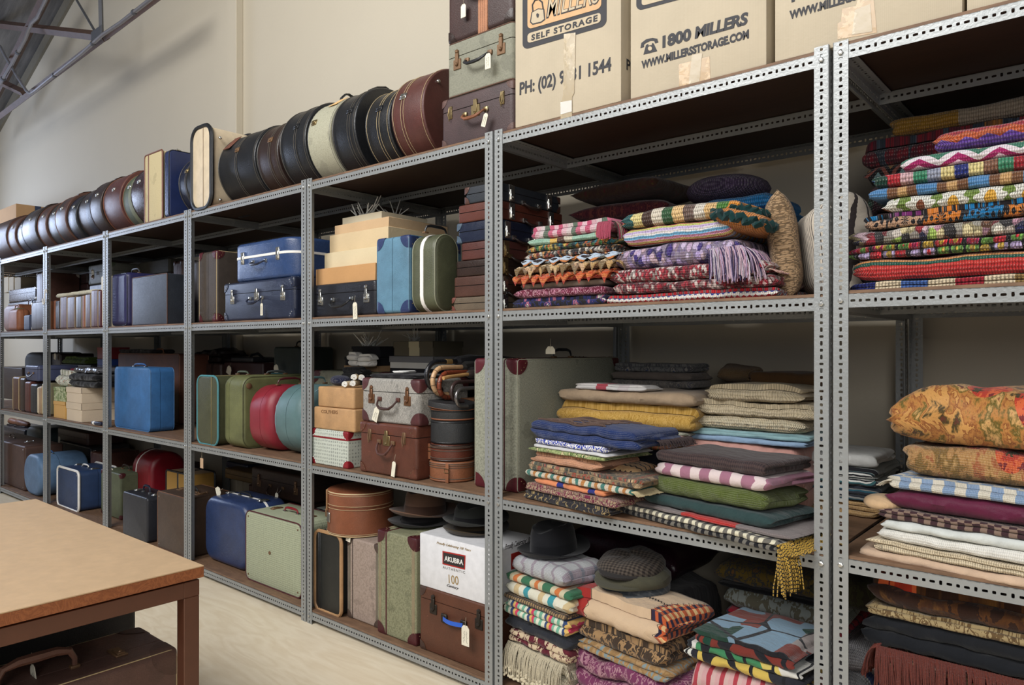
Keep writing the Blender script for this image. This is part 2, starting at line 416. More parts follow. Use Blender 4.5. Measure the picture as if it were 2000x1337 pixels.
def case(label, bx, ori, m, name='suitcase', cat='suitcase', rc=.02, rb=.012, rt=None, seam=.5, lid=None, band=None, bw=.008,
         pipe=None, pr=.003, corner=None, cR=.055, latch=None, lx=.3, lk='sq', centre=None, handle=None, hm=None, ha=.06, hout=.035, droop=.03, hr=.006,
         rivet=None, strap=None, rz=0, lean=0, group=None, tagp=None, stripe=None, edge=None):
    x0, x1, y0, y1, z0, z1 = bx; cx, cy, cz = (x0+x1)/2, (y0+y1)/2, (z0+z1)/2; dx, dy, dz = x1-x0, y1-y0, z1-z0
    if rt is None: rt = rb
    if ori == 'flat': L, W, H, Mx = dx, dy, dz, T(cx, cy, z0)
    elif ori == 'up': L, W, H, Mx = dx, dz, dy, T(cx, y0, cz) @ Rx(-PI/2)
    elif ori == 'end': L, W, H, Mx = dy, dz, dx, T(x1, cy, cz) @ Rz(PI/2) @ Rx(-PI/2)
    else: L, W, H, Mx = dy, dx, dz, T(cx, cy, z0) @ Rz(PI/2)
    if rz: Mx = T(cx, cy, cz) @ Rz(rz) @ T(-cx, -cy, -cz) @ Mx
    if lean: Mx = T(x0 if lean > 0 else x1, cy, z0) @ Ry(-lean) @ T(-(x0 if lean > 0 else x1), -cy, -z0) @ Mx
    r = thing(name, label, cat, Mx, group)
    rb, rt = min(rb, H*.45), min(rt, H*.45)
    if seam:
        s = H*seam
        bm = BM(); add_shell(bm, L, W, 0, s-.0015, rc, rb, 0); obj('body', bm, m, r)
        bm = BM(); add_shell(bm, L, W, s+.0015, H, rc, 0, rt); obj('lid', bm, lid or m, r)
        bm = BM()
        if band: add_shell(bm, L+.004, W+.004, s-bw/2, s+bw/2, rc+.002, .001, .001, seg=1)
        else: add_shell(bm, L-.006, W-.006, s-.006, s+.006, max(.003, rc-.003))
        obj('rim', bm, band or DARKIN, r)
    else:
        s = H*.5; bm = BM(); add_shell(bm, L, W, 0, H, rc, rb, rt); obj('body', bm, m, r)
    if pipe:
        for z, q in ((rb*.3, rb*.3), (H-rt*.3, rt*.3)):
            bm = BM(); add_tube(bm, [(x, y, z) for x, y in rrect(L-2*q*.9+pr, W-2*q*.9+pr, rc, 5)], pr, 6, closed=True); obj('piping', bm, pipe, r)
    if edge:      # leather strip bound round both rims
        for z in (H*.06, H*.94):
            bm = BM(); add_shell(bm, L+.0015, W+.0015, z-.012 if z > H/2 else max(.004, z-.006), min(H-.004, z+.012 if z < H/2 else z+.004), rc+.001); obj('edge_binding', bm, edge, r)
    if corner:
        rr = max(rb, .006)
        for sx in (-1, 1):
            for sy in (-1, 1):
                for sz in (-1, 1):
                    bm = BM(); add_cap(bm, L/2, W/2, H/2, (sx, sy, sz), min(cR, H*.48 if not seam else H*min(seam, 1-seam)*.95), max(.004, min(rc, rr))*1.0)
                    bmesh.ops.translate(bm, vec=(0, 0, H/2), verts=bm.verts)
                    c = obj('corner_guard', bm, corner, r)
                    if rivet and dx*dz > .02:
                        bm = BM()
                        for t in (.35, .6, .85):
                            an = PI/2*t-.2
                            rho = min(cR, H*.45)*.78
                            add_ball(bm, (sx*(L/2-rho*math.cos(an)), sy*(W/2-rho*math.sin(an)), H+.0015 if sz > 0 else -.0015), .003)
                            add_ball(bm, (sx*(L/2-rho*math.cos(an)), sy*(W/2+.001), H/2+sz*(H/2-min(rho*math.sin(an), H*.4))), .003)
                        obj('rivets', bm, rivet, c)
    if rivet and not corner:
        bm = BM()
        for sx in (-1, 1):
            for sy in (-1, 1):
                for z in (-.001, H+.001): add_ball(bm, (sx*(L/2-.03), sy*(W/2-.03), z), .0045)
        obj('rivets', bm, rivet, r)
    if latch:
        for q in (-1, 1):
            bm = BM(); X = q*lx*L; Y = -W/2
            if lk == 'sq':
                add_box(bm, X-.02, X+.02, Y-.004, Y+.001, s-.052, s-.012, .001, 1); add_box(bm, X-.009, X+.009, Y-.008, Y, s-.034, s+.012, .002, 1)
                add_ball(bm, (X, Y-.003, s+.018), .010); add_ball(bm, (X, Y-.006, s-.032), .009)
            elif lk == 'bar':
                add_box(bm, X-.016, X+.016, Y-.005, Y+.001, s-.035, s+.03, .002, 1); add_box(bm, X-.010, X+.010, Y-.009, Y, s-.03, s+.012, .002, 1); add_ball(bm, (X, Y-.008, s-.018), .006)
            else:
                add_box(bm, X-.010, X+.010, Y-.004, Y+.001, s-.03, s+.02, .002, 1); add_tube(bm, [(X-.006, Y-.004, s+.012), (X-.008, Y-.008, s-.015), (X, Y-.009, s-.04), (X+.008, Y-.008, s-.015), (X+.006, Y-.004, s+.012)], .002, 5)
            obj('latch', bm, latch, r)
    if centre:
        bm = BM(); Y = -W/2; add_box(bm, -.022, .022, Y-.004, Y+.001, s-.045, s-.002, .001, 1); add_box(bm, -.01, .01, Y-.007, Y, s-.03, s+.02, .002, 1); add_ball(bm, (0, Y-.005, s-.034), .006)
        obj('lock', bm, centre, r)
    if handle:
        zz = s-.03 if ori in ('flat', 'right') else s-.012
        hb = handle_bm(W, ha, hout, droop if ori in ('flat', 'right') else 0, hr); bmesh.ops.translate(hb, vec=(0, 0, zz), verts=hb.verts)
        h = obj('handle', hb, handle, r)
        for q in (-1, 1):
            bm = BM(); add_box(bm, q*ha-.012, q*ha+.012, -W/2-.008, -W/2+.001, zz-.009, zz+.009, .003, 2); obj('handle_mount', bm, hm or latch or OLDM, r)
    if strap:     # list of (offset fraction, width, material) bands passing over the thickness
        for q, sw, sm in strap:
            bm = BM(); X = q*L
            add_box(bm, X-sw/2, X+sw/2, -W/2-.0025, W/2+.0025, -.0025, H+.0025, .002, 1); obj('strap', bm, sm, r)
    if tagp: tag_on(r, *tagp)
    return r
def tag_on(root, u, v, y, w=.03, h=.06, ti=0, txt=True, col=None):
    """a paper luggage tag hanging at a place, string end up"""
    x, z = XU(u, y), ZV(u, v, y); M_ = T(x, y, z) @ Ry(ti)
    bm = BM(); t = .0008
    pts = [(-w/2, 0-h), (w/2, 0-h), (w/2, -w*.3), (w*.25, 0), (-w*.25, 0), (-w/2, -w*.3)]
    f = [bm.verts.new((a, -t, b)) for a, b in pts]; g = [bm.verts.new((a, t, b)) for a, b in pts]
    bm.faces.new(f); bm.faces.new(g[::-1])
    for i in range(6): bm.faces.new((f[i], g[i], g[(i+1) % 6], f[(i+1) % 6]))
    bm.transform(M_); lt = obj('luggage_tag', toloc(bm, root), col or PAPER, root, False, 'paper luggage tag')
    bm = BM(); add_tube(bm, [(0, 0, -w*.2), (.002, -.002, .012), (-.001, .004, .03)], .0009, 4); bm.transform(M_)
    obj('tag_string', toloc(bm, root), STRING, lt, False)
    if txt:
        bm = BM(); rnd = random.Random(int(u*7+v))
        for k in range(2):
            X = -w*.16+k*w*.34; p = []
            for j in range(16): p.append((X+rnd.uniform(-.12, .12)*w, -.0016, -w*.55-j/15*(h-w*.8)))
            add_tube(bm, p, .0004, 3)
        bm.transform(M_); obj('handwriting', toloc(bm, root), INK, lt, False)
# pixel boxes: u0,u1 = left/right of the front face, v = its top at u1, u2 = where the far end of the right side shows (or depth)
def pb(u0, u1, yf, dep, z0, v, h=None, u2=None, maxd=.87):
    x0, x1 = XU(u0, yf), XU(u1, yf)
    z1 = z0+h if h else ZV(u1, v, yf)
    if u2: dep = YD(x1, u2)-yf
    return (x0, x1, yf, min(yf+dep, maxd), z0, z1)
# ---------------------------------------------------------------- drums (hat cases)
def drum(label, x0, x1, y0, R, z0, m, lid=None, split=.6, rim=None, handle=None, latch=CHROME, up=False, name='hat_case', cat='hat case', group=None, hd='loop', stitch=None, cy=None, end=None, ln=40):
    """round case; lies on its edge with the axis along x unless up=True (then x0,x1 are its sides)"""
    if up:
        W = x1; Mx = T(x0, y0+R, z0)        # x0 = centre x, x1 = height
    else:
        W = x1-x0; Mx = T(x0, y0+R, z0+R) @ Ry(PI/2)
    r = thing(name, label, cat, Mx, group); s = W*split; q = .006
    def prof(a, b, r0, r1, RR):
        p = [(RR*.5, a-(0 if r0 == 0 else 0))]
        if r0:
            p = [(1e-4, a)]+[(RR-r0+r0*math.sin(PI/2*k/4), a+r0-r0*math.cos(PI/2*k/4)) for k in range(5)]
        else: p = [(1e-4, a), (RR, a)]
        if r1: p += [(RR-r1+r1*math.cos(PI/2*k/4), b-r1+r1*math.sin(PI/2*k/4)) for k in range(5)]+[(1e-4, b)]
        else: p += [(RR, b), (1e-4, b)]
        return p
    bm = BM(); add_lathe(bm, prof(0, s-.001, .007, 0, R), ln); obj('body', bm, m, r)
    bm = BM(); add_lathe(bm, prof(s+.001, W, 0, .007, R*1.006), ln); obj('lid', bm, lid or m, r)
    rm = rim or m
    for z in (.006, W-.006):
        bm = BM(); add_tube(bm, [((R-.002)*math.cos(2*PI*k/ln), (R-.002)*math.sin(2*PI*k/ln), z) for k in range(ln)], .0038, 5, True); obj('rim', bm, rm, r)
    if stitch:
        for z in (.014, s-.008, s+.008, W-.014):
            bm = BM(); add_tube(bm, [((R+.0022)*math.cos(2*PI*k/ln), (R+.0022)*math.sin(2*PI*k/ln), z) for k in range(ln)], .0011, 4, True); obj('stitching', bm, stitch, r)
    if latch:
        # toward camera: for lying drums local x -> -z world, y -> y ; front is -y
        for an in ((-PI/2-.35,) if not up else (-PI/2+.25,)):
            bm = BM(); M_ = Rz(an)
            add_box(bm, R-.001, R+.006, -.014, .014, s-.022, s+.018, .002, 1); add_box(bm, R+.004, R+.010, -.006, .006, s-.016, s+.012, .002, 1)
            bm.transform(M_); obj('latch', bm, latch, r)
    if handle:
        bm = BM(); top = PI if not up else -PI/2
        if hd == 'loop':
            pts = [(R-.002, -.05, s), (R+.02, -.045, s), (R+.045, -.02, s), (R+.05, 0, s), (R+.045, .02, s), (R+.02, .045, s), (R-.002, .05, s)]
            for dz in (-.006, 0, .006): add_tube(bm, [(x, y, z+dz) for x, y, z in pts], .004, 5)
        else:
            pts = [(R+.001, -.09, s), (R+.012, -.05, s), (R+.02, 0, s), (R+.012, .05, s), (R+.001, .09, s)]
            for dz in (-.008, 0, .008): add_tube(bm, [(x-(y*y/(2*R)), y, z+dz) for x, y, z in pts], .0048, 5)
        bm.transform(Rz(top)); obj('handle', bm, handle, r)
    return r
# ---------------------------------------------------------------- folded cloth
def ribbon(path, t):
    """both sides of a thick strip along a 2-D path"""
    A, B, S = [], [], [0]
    for i, p in enumerate(path):
        q0 = path[max(i-1, 0)]; q1 = path[min(i+1, len(path)-1)]
        dx, dz = q1[0]-q0[0], q1[1]-q0[1]; l = math.hypot(dx, dz) or 1
        nx, nz = -dz/l*t/2, dx/l*t/2
        A.append((p[0]+nx, p[1]+nz)); B.append((p[0]-nx, p[1]-nz))
        if i: S.append(S[-1]+math.hypot(p[0]-path[i-1][0], p[1]-path[i-1][1]))
    return A, B, S
def cloth(label, x0, x1, y0, dep, z0, h, m, n=4, rz=0, name='folded_blanket', cat='blanket', group=None, endr=.022, amp=.0075, seed=0, roll=False, sag=0, flat=False, kind=None, piv=0, puff=0, jag=0, mat2=None):
    rnd = random.Random(hash(label) % 99991 if seed == 0 else seed)
    rnd = random.Random(sum(ord(c)*(i+1) for i, c in enumerate(label))+seed)
    L = x1-x0; t = h/n*.93; pitch = h/n; path = []
    yf = [rnd.uniform(0, .010) for _ in range(n+2)]; yb = dep
    if roll:
        k = 2.6; N = 64; r1 = h/2-.002
        for i in range(N+1):
            a = i/N*2*PI*k; rr = r1*(.22+.78*i/N)-.0; ell = 1+max(0, (dep/2-h/2))/(h/2)*1
            path.append((dep/2-math.cos(a)*rr*ell, h/2+math.sin(a)*rr))
        t = r1*.78/k*.8
    else:
        for k in range(n):
            z = (k+.5)*pitch; r = pitch/2; f0 = yf[k//2*2+1 if k % 2 else k]
            fr = yf[k//2]+r+t/2; bk = yb-r-t/2-.01*(k % 3)
            if k % 2 == 0:
                for j in range(5): path.append((bk+(fr-bk)*j/4, z))
                if k < n-1:
                    for j in range(1, 6):
                        a = PI*j/6; path.append((fr-math.sin(a)*r, z+r-math.cos(a)*r))
            else:
                fr = yf[k//2]+r+t/2
                for j in range(5): path.append((fr+(bk-fr)*j/4, z))
                if k < n-1:
                    bk2 = bk
                    for j in range(1, 4):
                        a = PI*j/4; path.append((bk2+math.sin(a)*r, z+r-math.cos(a)*r))
    A, B, S = ribbon(path, t); s0 = S[4] if n > 1 else 0; S = [q-s0 for q in S]; out = A+B[::-1]; V = S+S[::-1]; m_ = len(out); half = len(A)
    nx = max(10, min(46, int(L/.014))); sd = Vector((rnd.uniform(0, 50), rnd.uniform(0, 50), 0))
    xs = []
    er = min(endr, L*.2)
    for i in range(nx+1):
        u = i/nx
        xs.append(u*L)
    extra = [er*.08, er*.25, er*.55]
    xs = sorted(set([0]+extra+[x for x in xs if er*.8 < x < L-er*.8]+[L-e for e in extra]+[L]))
    verts, uvs = [], []
    for x in xs:
        d = min(x, L-x); f = 1 if d >= er or er < .002 else (.42+.58*math.sqrt(max(0, 1-(1-d/er)**2)))
        for (y, z), v in zip(out, V):
            n1 = noise.noise(Vector((x*7, y*5, 0))+sd); n2 = noise.noise(Vector((x*16, y*4, z*30))+sd)
            n3 = noise.noise(Vector((x*22+5, z*60, 3))+sd)+.5*noise.noise(Vector((x*55, y*12, z*20))+sd)
            zz = h*.48+(z-h*.48)*f
            yy = y+(n3*amp*.9 if y < dep*.3 else 0)+(1-f)*(.012 if y < dep*.4 else 0)
            zz = zz*(1+.10*n1*(amp/.006))+(n2*amp*.45*min(1, zz/(h*.4+1e-5)))
            if puff: zz += puff*math.sin(PI*min(1, max(0, x/L)))**.6*math.sin(PI*min(1, max(0, y/dep)))**.5*(zz/h)
            if jag: zz += jag*(abs(((x/.035) % 1)-.5)-.25)*2*(1 if y < dep*.3 else .2)
            xx = x+noise.noise(Vector((0, y*9, z*70))+sd)*amp*(2.6 if d < er*1.2 else .3)
            zz = max(zz, .0004)
            if sag: zz -= sag*(x/L)*0
            verts.append((xx, yy, zz)); uvs.append((x, v))
    faces = []; ns = len(xs)
    for i in range(ns-1):
        for j in range(m_):
            k = (j+1) % m_; faces.append((i*m_+j, i*m_+k, (i+1)*m_+k, (i+1)*m_+j))
    for i in (0, ns-1):
        for j in range(half-1):
            a, b, c, d = i*m_+j, i*m_+j+1, i*m_+(m_-2-j), i*m_+(m_-1-j)
            faces.append((a, b, c, d) if i else (d, c, b, a))
    me = bpy.data.meshes.new(name); me.from_pydata(verts, [], faces); uvl = me.uv_layers.new(name='UVMap')
    li = [0]*len(me.loops); me.loops.foreach_get('vertex_index', li)
    uvl.data.foreach_set('uv', [c for q in li for c in uvs[q]])
    bm = BM(); bm.from_mesh(me); bmesh.ops.recalc_face_normals(bm, faces=bm.faces); bm.to_mesh(me); bm.free()
    me.materials.append(m); me.polygons.foreach_set('use_smooth', [True]*len(me.polygons))
    try: me.set_sharp_from_angle(angle=math.radians(60))
    except Exception: pass
    o = bpy.data.objects.new(name, me); COL.objects.link(o)
    px = L if piv else 0
    o.matrix_world = T(x0+px, y0, z0) @ Rz(rz) @ T(-px, 0, 0); MW[o.name] = o.matrix_world.copy()
    return tag(o, label, cat, group, kind)
def fringe(root, p0, p1, out, ln, n, m, r=.0016, droop=.6, label=None, twist=.3, seed=1, name='fringe', knots=None, zmin=.003):
    """strands that start along p0-p1 (local to the cloth) and hang"""
    rnd = random.Random(seed); bm = BM(); uvl = bm.loops.layers.uv.new('UVMap'); p0, p1, out = Vector(p0), Vector(p1), Vector(out).normalized()
    for i in range(n):
        s = p0.lerp(p1, (i+rnd.random()*.8)/n); l = ln*rnd.uniform(.75, 1.1); pts = [s-out*.004]; d = (out+Vector((rnd.uniform(-1, 1), rnd.uniform(-1, 1), 0))*twist*.5).normalized(); q = s.copy()
        for k in range(1, 7):
            d = (d+Vector((rnd.uniform(-.15, .15), rnd.uniform(-.1, .1), -droop*.55))).normalized(); q = q+d*l/6
            if q.z < zmin: q.z = zmin+rnd.random()*.003
            pts.append(q.copy())
        nf = len(bm.faces); add_tube(bm, pts, r*rnd.uniform(.7, 1.2), 4); bm.faces.ensure_lookup_table(); ru = rnd.random()
        for f in bm.faces[nf:]:
            for lp_ in f.loops: lp_[uvl].uv = (ru, (lp_.vert.co-s).length/ln)
        if knots: add_ball(bm, pts[-1], knots)
    return obj(name, bm, m, root, True, label)
def pile(yf, uref, z0, items, rz=0, group=None, seed=0):
    z = z0; res = []
    for it in items:
        v, u0, u1, dep, label, m = it[:6]; o = dict(it[6]) if len(it) > 6 else {}
        dy = o.pop('dy', 0); uu = o.pop('ur', uref); hh = o.pop('h', None); r_ = o.pop('rz', rz)
        x0, x1 = XU(u0, yf+dy), XU(u1, yf+dy); tr_ = math.tan(r_)
        if abs(r_) > .06:
            for _k in range(6): x1 = XU(u1, yf+dy+(x1-x0)*tr_)
            x1 = x0+(x1-x0)/math.cos(r_); xr = XU(uu, yf)
            for _k in range(6): xr = XU(uu, yf+dy+(xr-x0)*tr_)
            z1 = z+hh if hh else max(z+.008, ZV(uu, v, yf+dy+(xr-x0)*tr_))
        else: z1 = z+hh if hh else max(z+.008, ZV(uu, v, yf+dy))
        o.setdefault('group', None)
        c = cloth(label, x0, x1, yf+dy, dep, z+.0006, z1-z-.0012, m, rz=r_, **o); res.append(c); z = z1
    return z, res
# ---------------------------------------------------------------- pillow / cushion
def cushion(label, c, a, b, th, m, rot=(0, 0, 0), name='cushion', cat='cushion', e=4, group=None, rnd_=False, seed=3):
    N = 28; verts, uvs, faces = [], [], []; sd = Vector((seed*3.1, 0, 0))
    for side in (1, -1):
        for i in range(N+1):
            for j in range(N+1):
                u, v = -1+2*i/N, -1+2*j/N
                if rnd_:
                    s_, t_ = u*math.sqrt(1-v*v/2), v*math.sqrt(1-u*u/2); rr = min(1, math.hypot(s_, t_)); hgt = math.sqrt(max(0, 1-rr**2.6))
                    x, y = s_*a, t_*b
                else:
                    pin = 1-.07*(1-abs(u)**3)*abs(v)**3; pin2 = 1-.07*(1-abs(v)**3)*abs(u)**3
                    x, y = u*a*pin2, v*b*pin; hgt = (max(0, 1-abs(u)**e)*max(0, 1-abs(v)**e))**.55
                z = side*th/2*hgt*(1+.12*noise.noise(Vector((x*9, y*9, side))+sd))
                verts.append((x, y, z)); uvs.append((x+a, y+b))
    K = (N+1)**2
    for side in (0, 1):
        for i in range(N):
            for j in range(N):
                q = [side*K+i*(N+1)+j, side*K+(i+1)*(N+1)+j, side*K+(i+1)*(N+1)+j+1, side*K+i*(N+1)+j+1]
                faces.append(q if side == 0 else q[::-1])
    me = bpy.data.meshes.new(name); me.from_pydata(verts, [], faces); uvl = me.uv_layers.new(name='UVMap')
    for l in me.loops: uvl.data[l.index].uv = uvs[l.vertex_index]
    bm = BM(); bm.from_mesh(me); bmesh.ops.remove_doubles(bm, verts=bm.verts, dist=1e-5); bm.to_mesh(me); bm.free()
    me.materials.append(m); me.polygons.foreach_set('use_smooth', [True]*len(me.polygons))
    o = bpy.data.objects.new(name, me); COL.objects.link(o)
    o.matrix_world = T(*c) @ Rz(rot[2]) @ Ry(rot[1]) @ Rx(rot[0]); MW[o.name] = o.matrix_world.copy()
    return tag(o, label, cat, group)
# ---------------------------------------------------------------- boxes
def lidbox(label, bx, m, lm=None, lf=.4, name='box', cat='box', over=.003, rz=0, lidname='lid', group=None, bev=.0015):
    x0, x1, y0, y1, z0, z1 = bx; cx, cy = (x0+x1)/2, (y0+y1)/2; r = thing(name, label, cat, T(cx, cy, z0) @ Rz(rz), group)
    L, W, H = x1-x0, y1-y0, z1-z0
    bm = BM(); add_box(bm, -L/2+over, L/2-over, -W/2+over, W/2-over, 0, H-over if lf else H, bev, 1); obj('body', bm, m, r)
    if lf:
        bm = BM(); t = .0022; z = H*(1-lf)     # a lid with real skirts
        add_box(bm, -L/2, L/2, -W/2, W/2, H-t, H, bev*.6, 1)
        for a in ((-L/2, L/2, -W/2, -W/2+t), (-L/2, L/2, W/2-t, W/2), (-L/2, -L/2+t, -W/2, W/2), (L/2-t, L/2, -W/2, W/2)): add_box(bm, *a, z, H-t*.5)
        obj(lidname, bm, lm or m, r)
    return r
# ---------------------------------------------------------------- lettering
def lettering(parent, s, m, M4, size, width=None, bold=.0, name='lettering', sp=1., th=.0004, outline=False, shear=0):
    cu = bpy.data.curves.new('txt', 'FONT'); cu.body = s; cu.size = size; cu.offset = bold; cu.extrude = th; cu.space_character = sp; cu.shear = shear
    cu.resolution_u = 3
    o = bpy.data.objects.new('txt', cu); COL.objects.link(o); bpy.context.view_layer.update()
    me = bpy.data.meshes.new_from_object(o.evaluated_get(bpy.context.evaluated_depsgraph_get()))
    bpy.data.objects.remove(o); bpy.data.curves.remove(cu)
    bm = BM(); bm.from_mesh(me); bpy.data.meshes.remove(me)
    if width:
        xs = [v.co.x for v in bm.verts]; k = width/(max(xs)-min(xs)); x0 = min(xs)
        for v in bm.verts: v.co.x = (v.co.x-x0)*k
    bm.transform(M4)
    return obj(name, toloc(bm, parent), m, parent, False)
FRONT = Matrix.Rotation(PI/2, 4, 'X')      # text plane facing -y
def pxtext(parent, s, m, u0, v0, u1, v1, yf, hpx, bold=0, sp=1., name='lettering', shear=0):
    """text whose baseline runs between two places on the plane y=yf"""
    xa, za, xb, zb = XU(u0, yf), ZV(u0, v0, yf), XU(u1, yf), ZV(u1, v1, yf)
    size = abs(ZV(u0, v0-hpx, yf)-za)/.70
    an = -math.atan2(zb-za, xb-xa)
    return lettering(parent, s, m, T(xa, yf-.0008, za) @ Ry(an) @ FRONT, size, math.hypot(xb-xa, zb-za), bold*size, name, sp, shear=shear)
def pxpoly(parent, pts, yf, m, name, th=.0005, off=.0006):
    bm = BM(); f = [bm.verts.new((XU(u, yf), yf-off-th, ZV(u, v, yf))) for u, v in pts]; g = [bm.verts.new((p.co.x, yf-off, p.co.z)) for p in f]
    bm.faces.new(f); bm.faces.new(g[::-1])
    for i in range(len(f)): j = (i+1) % len(f); bm.faces.new((f[i], g[i], g[j], f[j]))
    bmesh.ops.recalc_face_normals(bm, faces=bm.faces)
    return obj(name, toloc(bm, parent), m, parent, False)
def rpoly(u0, v0, u1, v1, sl, h0, r=6, n=5):
    """slanted rounded panel: top-left (u0,v0), top-right u1, slope sl px/px, height h0"""
    pts = []
    for (cu, cv, a0) in ((u1-r, v0+r, -PI/2), (u1-r, v0+h0-r, 0), (u0+r, v0+h0-r, PI/2), (u0+r, v0+r, PI)):
        for k in range(n+1):
            a = a0+PI/2*k/n; u = cu+r*math.cos(a); pts.append((u, cv+r*math.sin(a)+(u-u0)*sl))
    return pts

def petals(root, H, L, D, n, w, ln, m, m2=None, seed=1, zf=.6, label=None, pointed=True, side=True, name='petal_edging'):
    """a row of drooping shaped flaps along the front (and right end) of a folded blanket"""
    rnd = random.Random(seed); bms = [BM(), BM()]
    def flap(bm, o, dx, out, l, wd):
        o = Vector(o); dx = Vector(dx); out = Vector(out); N = 5; rows = []
        for i in range(N+1):
            t = i/N; hw = wd*.5*((1-t**1.5) if pointed else math.sqrt(max(0, 1-t**2.4)))+.0006; dr = l*t
            p = o+out*(dr*.75*math.cos(t*.9))+Vector((0, 0, -dr*.62*t+.004*math.sin(t*3)))
            q = []
            for k in (-1, -.5, 0, .5, 1):
                q.append(p+dx*hw*k+Vector((0, 0, .005*(1-abs(k))*(1-t))))
            rows.append(q)
        top = [[bm.verts.new(v) for v in r_] for r_ in rows]; bot = [[bm.verts.new(v-Vector((0, 0, .004))-out*.001) for v in r_] for r_ in rows]
        for i in range(N):
            for k in range(4):
                bm.faces.new((top[i][k], top[i][k+1], top[i+1][k+1], top[i+1][k])); bm.faces.new((bot[i][k+1], bot[i][k], bot[i+1][k], bot[i+1][k+1]))
            for k, f in ((0, 1), (4, 0)): bm.faces.new((top[i][k], top[i+1][k], bot[i+1][k], bot[i][k]))
        for k in range(4): bm.faces.new((top[N][k], top[N][k+1], bot[N][k+1], bot[N][k]))
    for i in range(n):
        x = L*(i+.5)/n+rnd.uniform(-.15, .15)*w; flap(bms[0], (x, .004, H*zf), (1, 0, 0), Vector((rnd.uniform(-.2, .3), -1, 0)).normalized(), ln*rnd.uniform(.7, 1.25), w*rnd.uniform(.8, 1.2))
        if m2: flap(bms[1], (x, .006, H*zf+.0035), (1, 0, 0), Vector((0, -1, 0)), ln*.62, w*.62)
    if side:
        for i in range(max(1, int(n*D/L))): flap(bms[0], (L-.004, D*(i+.5)/max(1, int(n*D/L)), H*zf), (0, 1, 0), Vector((1, rnd.uniform(-.2, .2), 0)).normalized(), ln*rnd.uniform(.7, 1.2), w)
    for bm_, mm in zip(bms, (m, m2)):
        if len(bm_.faces) and mm:
            bmesh.ops.recalc_face_normals(bm_, faces=bm_.faces); uvl = bm_.loops.layers.uv.new('UVMap')
            for f in bm_.faces:
                for l in f.loops: l[uvl].uv = (l.vert.co.x+l.vert.co.y, l.vert.co.z-l.vert.co.y)
            obj(name, bm_, mm, root, True, label)
# ================================================================ room
YW = .98
wallm = NB('painted_wall'); _p = wallm.oc(); wallm.bump(wallm.noise(_p, 40, 3), .05, .002)
wallm = wallm.fin(wallm.mix(wallm.noise(_p, 1.2, 3), (197, 188, 169), (205, 196, 177)), .75, 0, .3)
def ply(c1, c2, sc=1., rough=.5, gy=9):
    b = NB('plywood'); p = b.oc(); m = b.n('ShaderNodeMapping'); m.inputs['Scale'].default_value = (1*sc, gy*sc, gy*sc); b.lk(p, m.inputs[0])
    d = b.noise(p, 1.6*sc, 2); n1 = b.n('ShaderNodeTexNoise'); b.lk(m.outputs[0], n1.inputs['Vector']); n1.inputs['Scale'].default_value = .9; n1.inputs['Detail'].default_value = 3; n1.inputs['Distortion'].default_value = 1.5
    g = b.M('FRACT', b.M('MULTIPLY', n1.outputs[0], 7)); tri = b.M('MULTIPLY', b.M('ABSOLUTE', b.M('SUBTRACT', g, .5)), 2)
    fine = b.noise(m.outputs[0], 14, 4)
    f = b.M('ADD', b.M('MULTIPLY', tri, .4), b.M('MULTIPLY', fine, .6))
    return b.fin(b.mix(f, c1, c2), rough, 0, .35)
floorm = ply((212, 194, 164), (234, 222, 198), .8, .45, 5)
def struct(name, bm, m):
    o = obj(name, bm, m, None, False); o['kind'] = 'structure'; return o
bm = BM(); add_box(bm, -11.9, 3.2, -7, 1.1, -.06, 0); struct('floor', bm, floorm)
xa, za, xb, zb = XU(130, YW), ZV(130, 0, YW), XU(0, YW), ZV(0, 235, YW); SL = (za-zb)/(xa-xb); roofz = lambda x: zb+(x-xb)*SL
XL = -11.75
bm = BM(); f = [bm.verts.new((x, YW, z)) for x, z in ((XL, 0), (3.2, 0), (3.2, roofz(3.2)), (XL, roofz(XL)))]; bm.faces.new(f)
r = bmesh.ops.extrude_face_region(bm, geom=bm.faces[:]); bmesh.ops.translate(bm, vec=(0, .12, 0), verts=[g for g in r['geom'] if isinstance(g, bmesh.types.BMVert)])
bmesh.ops.recalc_face_normals(bm, faces=bm.faces); struct('wall_back', bm, wallm)
bm = BM(); add_box(bm, XL-.12, XL, -7, YW+.12, 0, roofz(XL)); struct('wall_left', bm, wallm)
bm = BM(); add_box(bm, XU(443, YW-.06), XU(461, YW-.06), YW-.06, YW, 0, roofz(-5.3)-.02, .004, 1); struct('trim_1', bm, wallm)
roofm = NB('roof_lining'); _p = roofm.oc(); _m = roofm.n('ShaderNodeMapping'); _m.inputs['Scale'].default_value = (.6, 6, 1); roofm.lk(_p, _m.inputs[0])
roofm.bump(roofm.noise(_m.outputs[0], 4, 4), .8, .05); roofm = roofm.fin(roofm.mix(roofm.noise(_m.outputs[0], 3, 5, .7), (44, 44, 46), (150, 148, 146)), .45, .3)
bm = BM(); f = [bm.verts.new((x, y, roofz(x))) for x, y in ((XL-.2, -7), (3.2, -7), (3.2, YW+.12), (XL-.2, YW+.12))]; bm.faces.new(f)
r = bmesh.ops.extrude_face_region(bm, geom=bm.faces[:]); bmesh.ops.translate(bm, vec=(0, 0, .05), verts=[g for g in r['geom'] if isinstance(g, bmesh.types.BMVert)])
bmesh.ops.recalc_face_normals(bm, faces=bm.faces); struct('ceiling', bm, roofm)
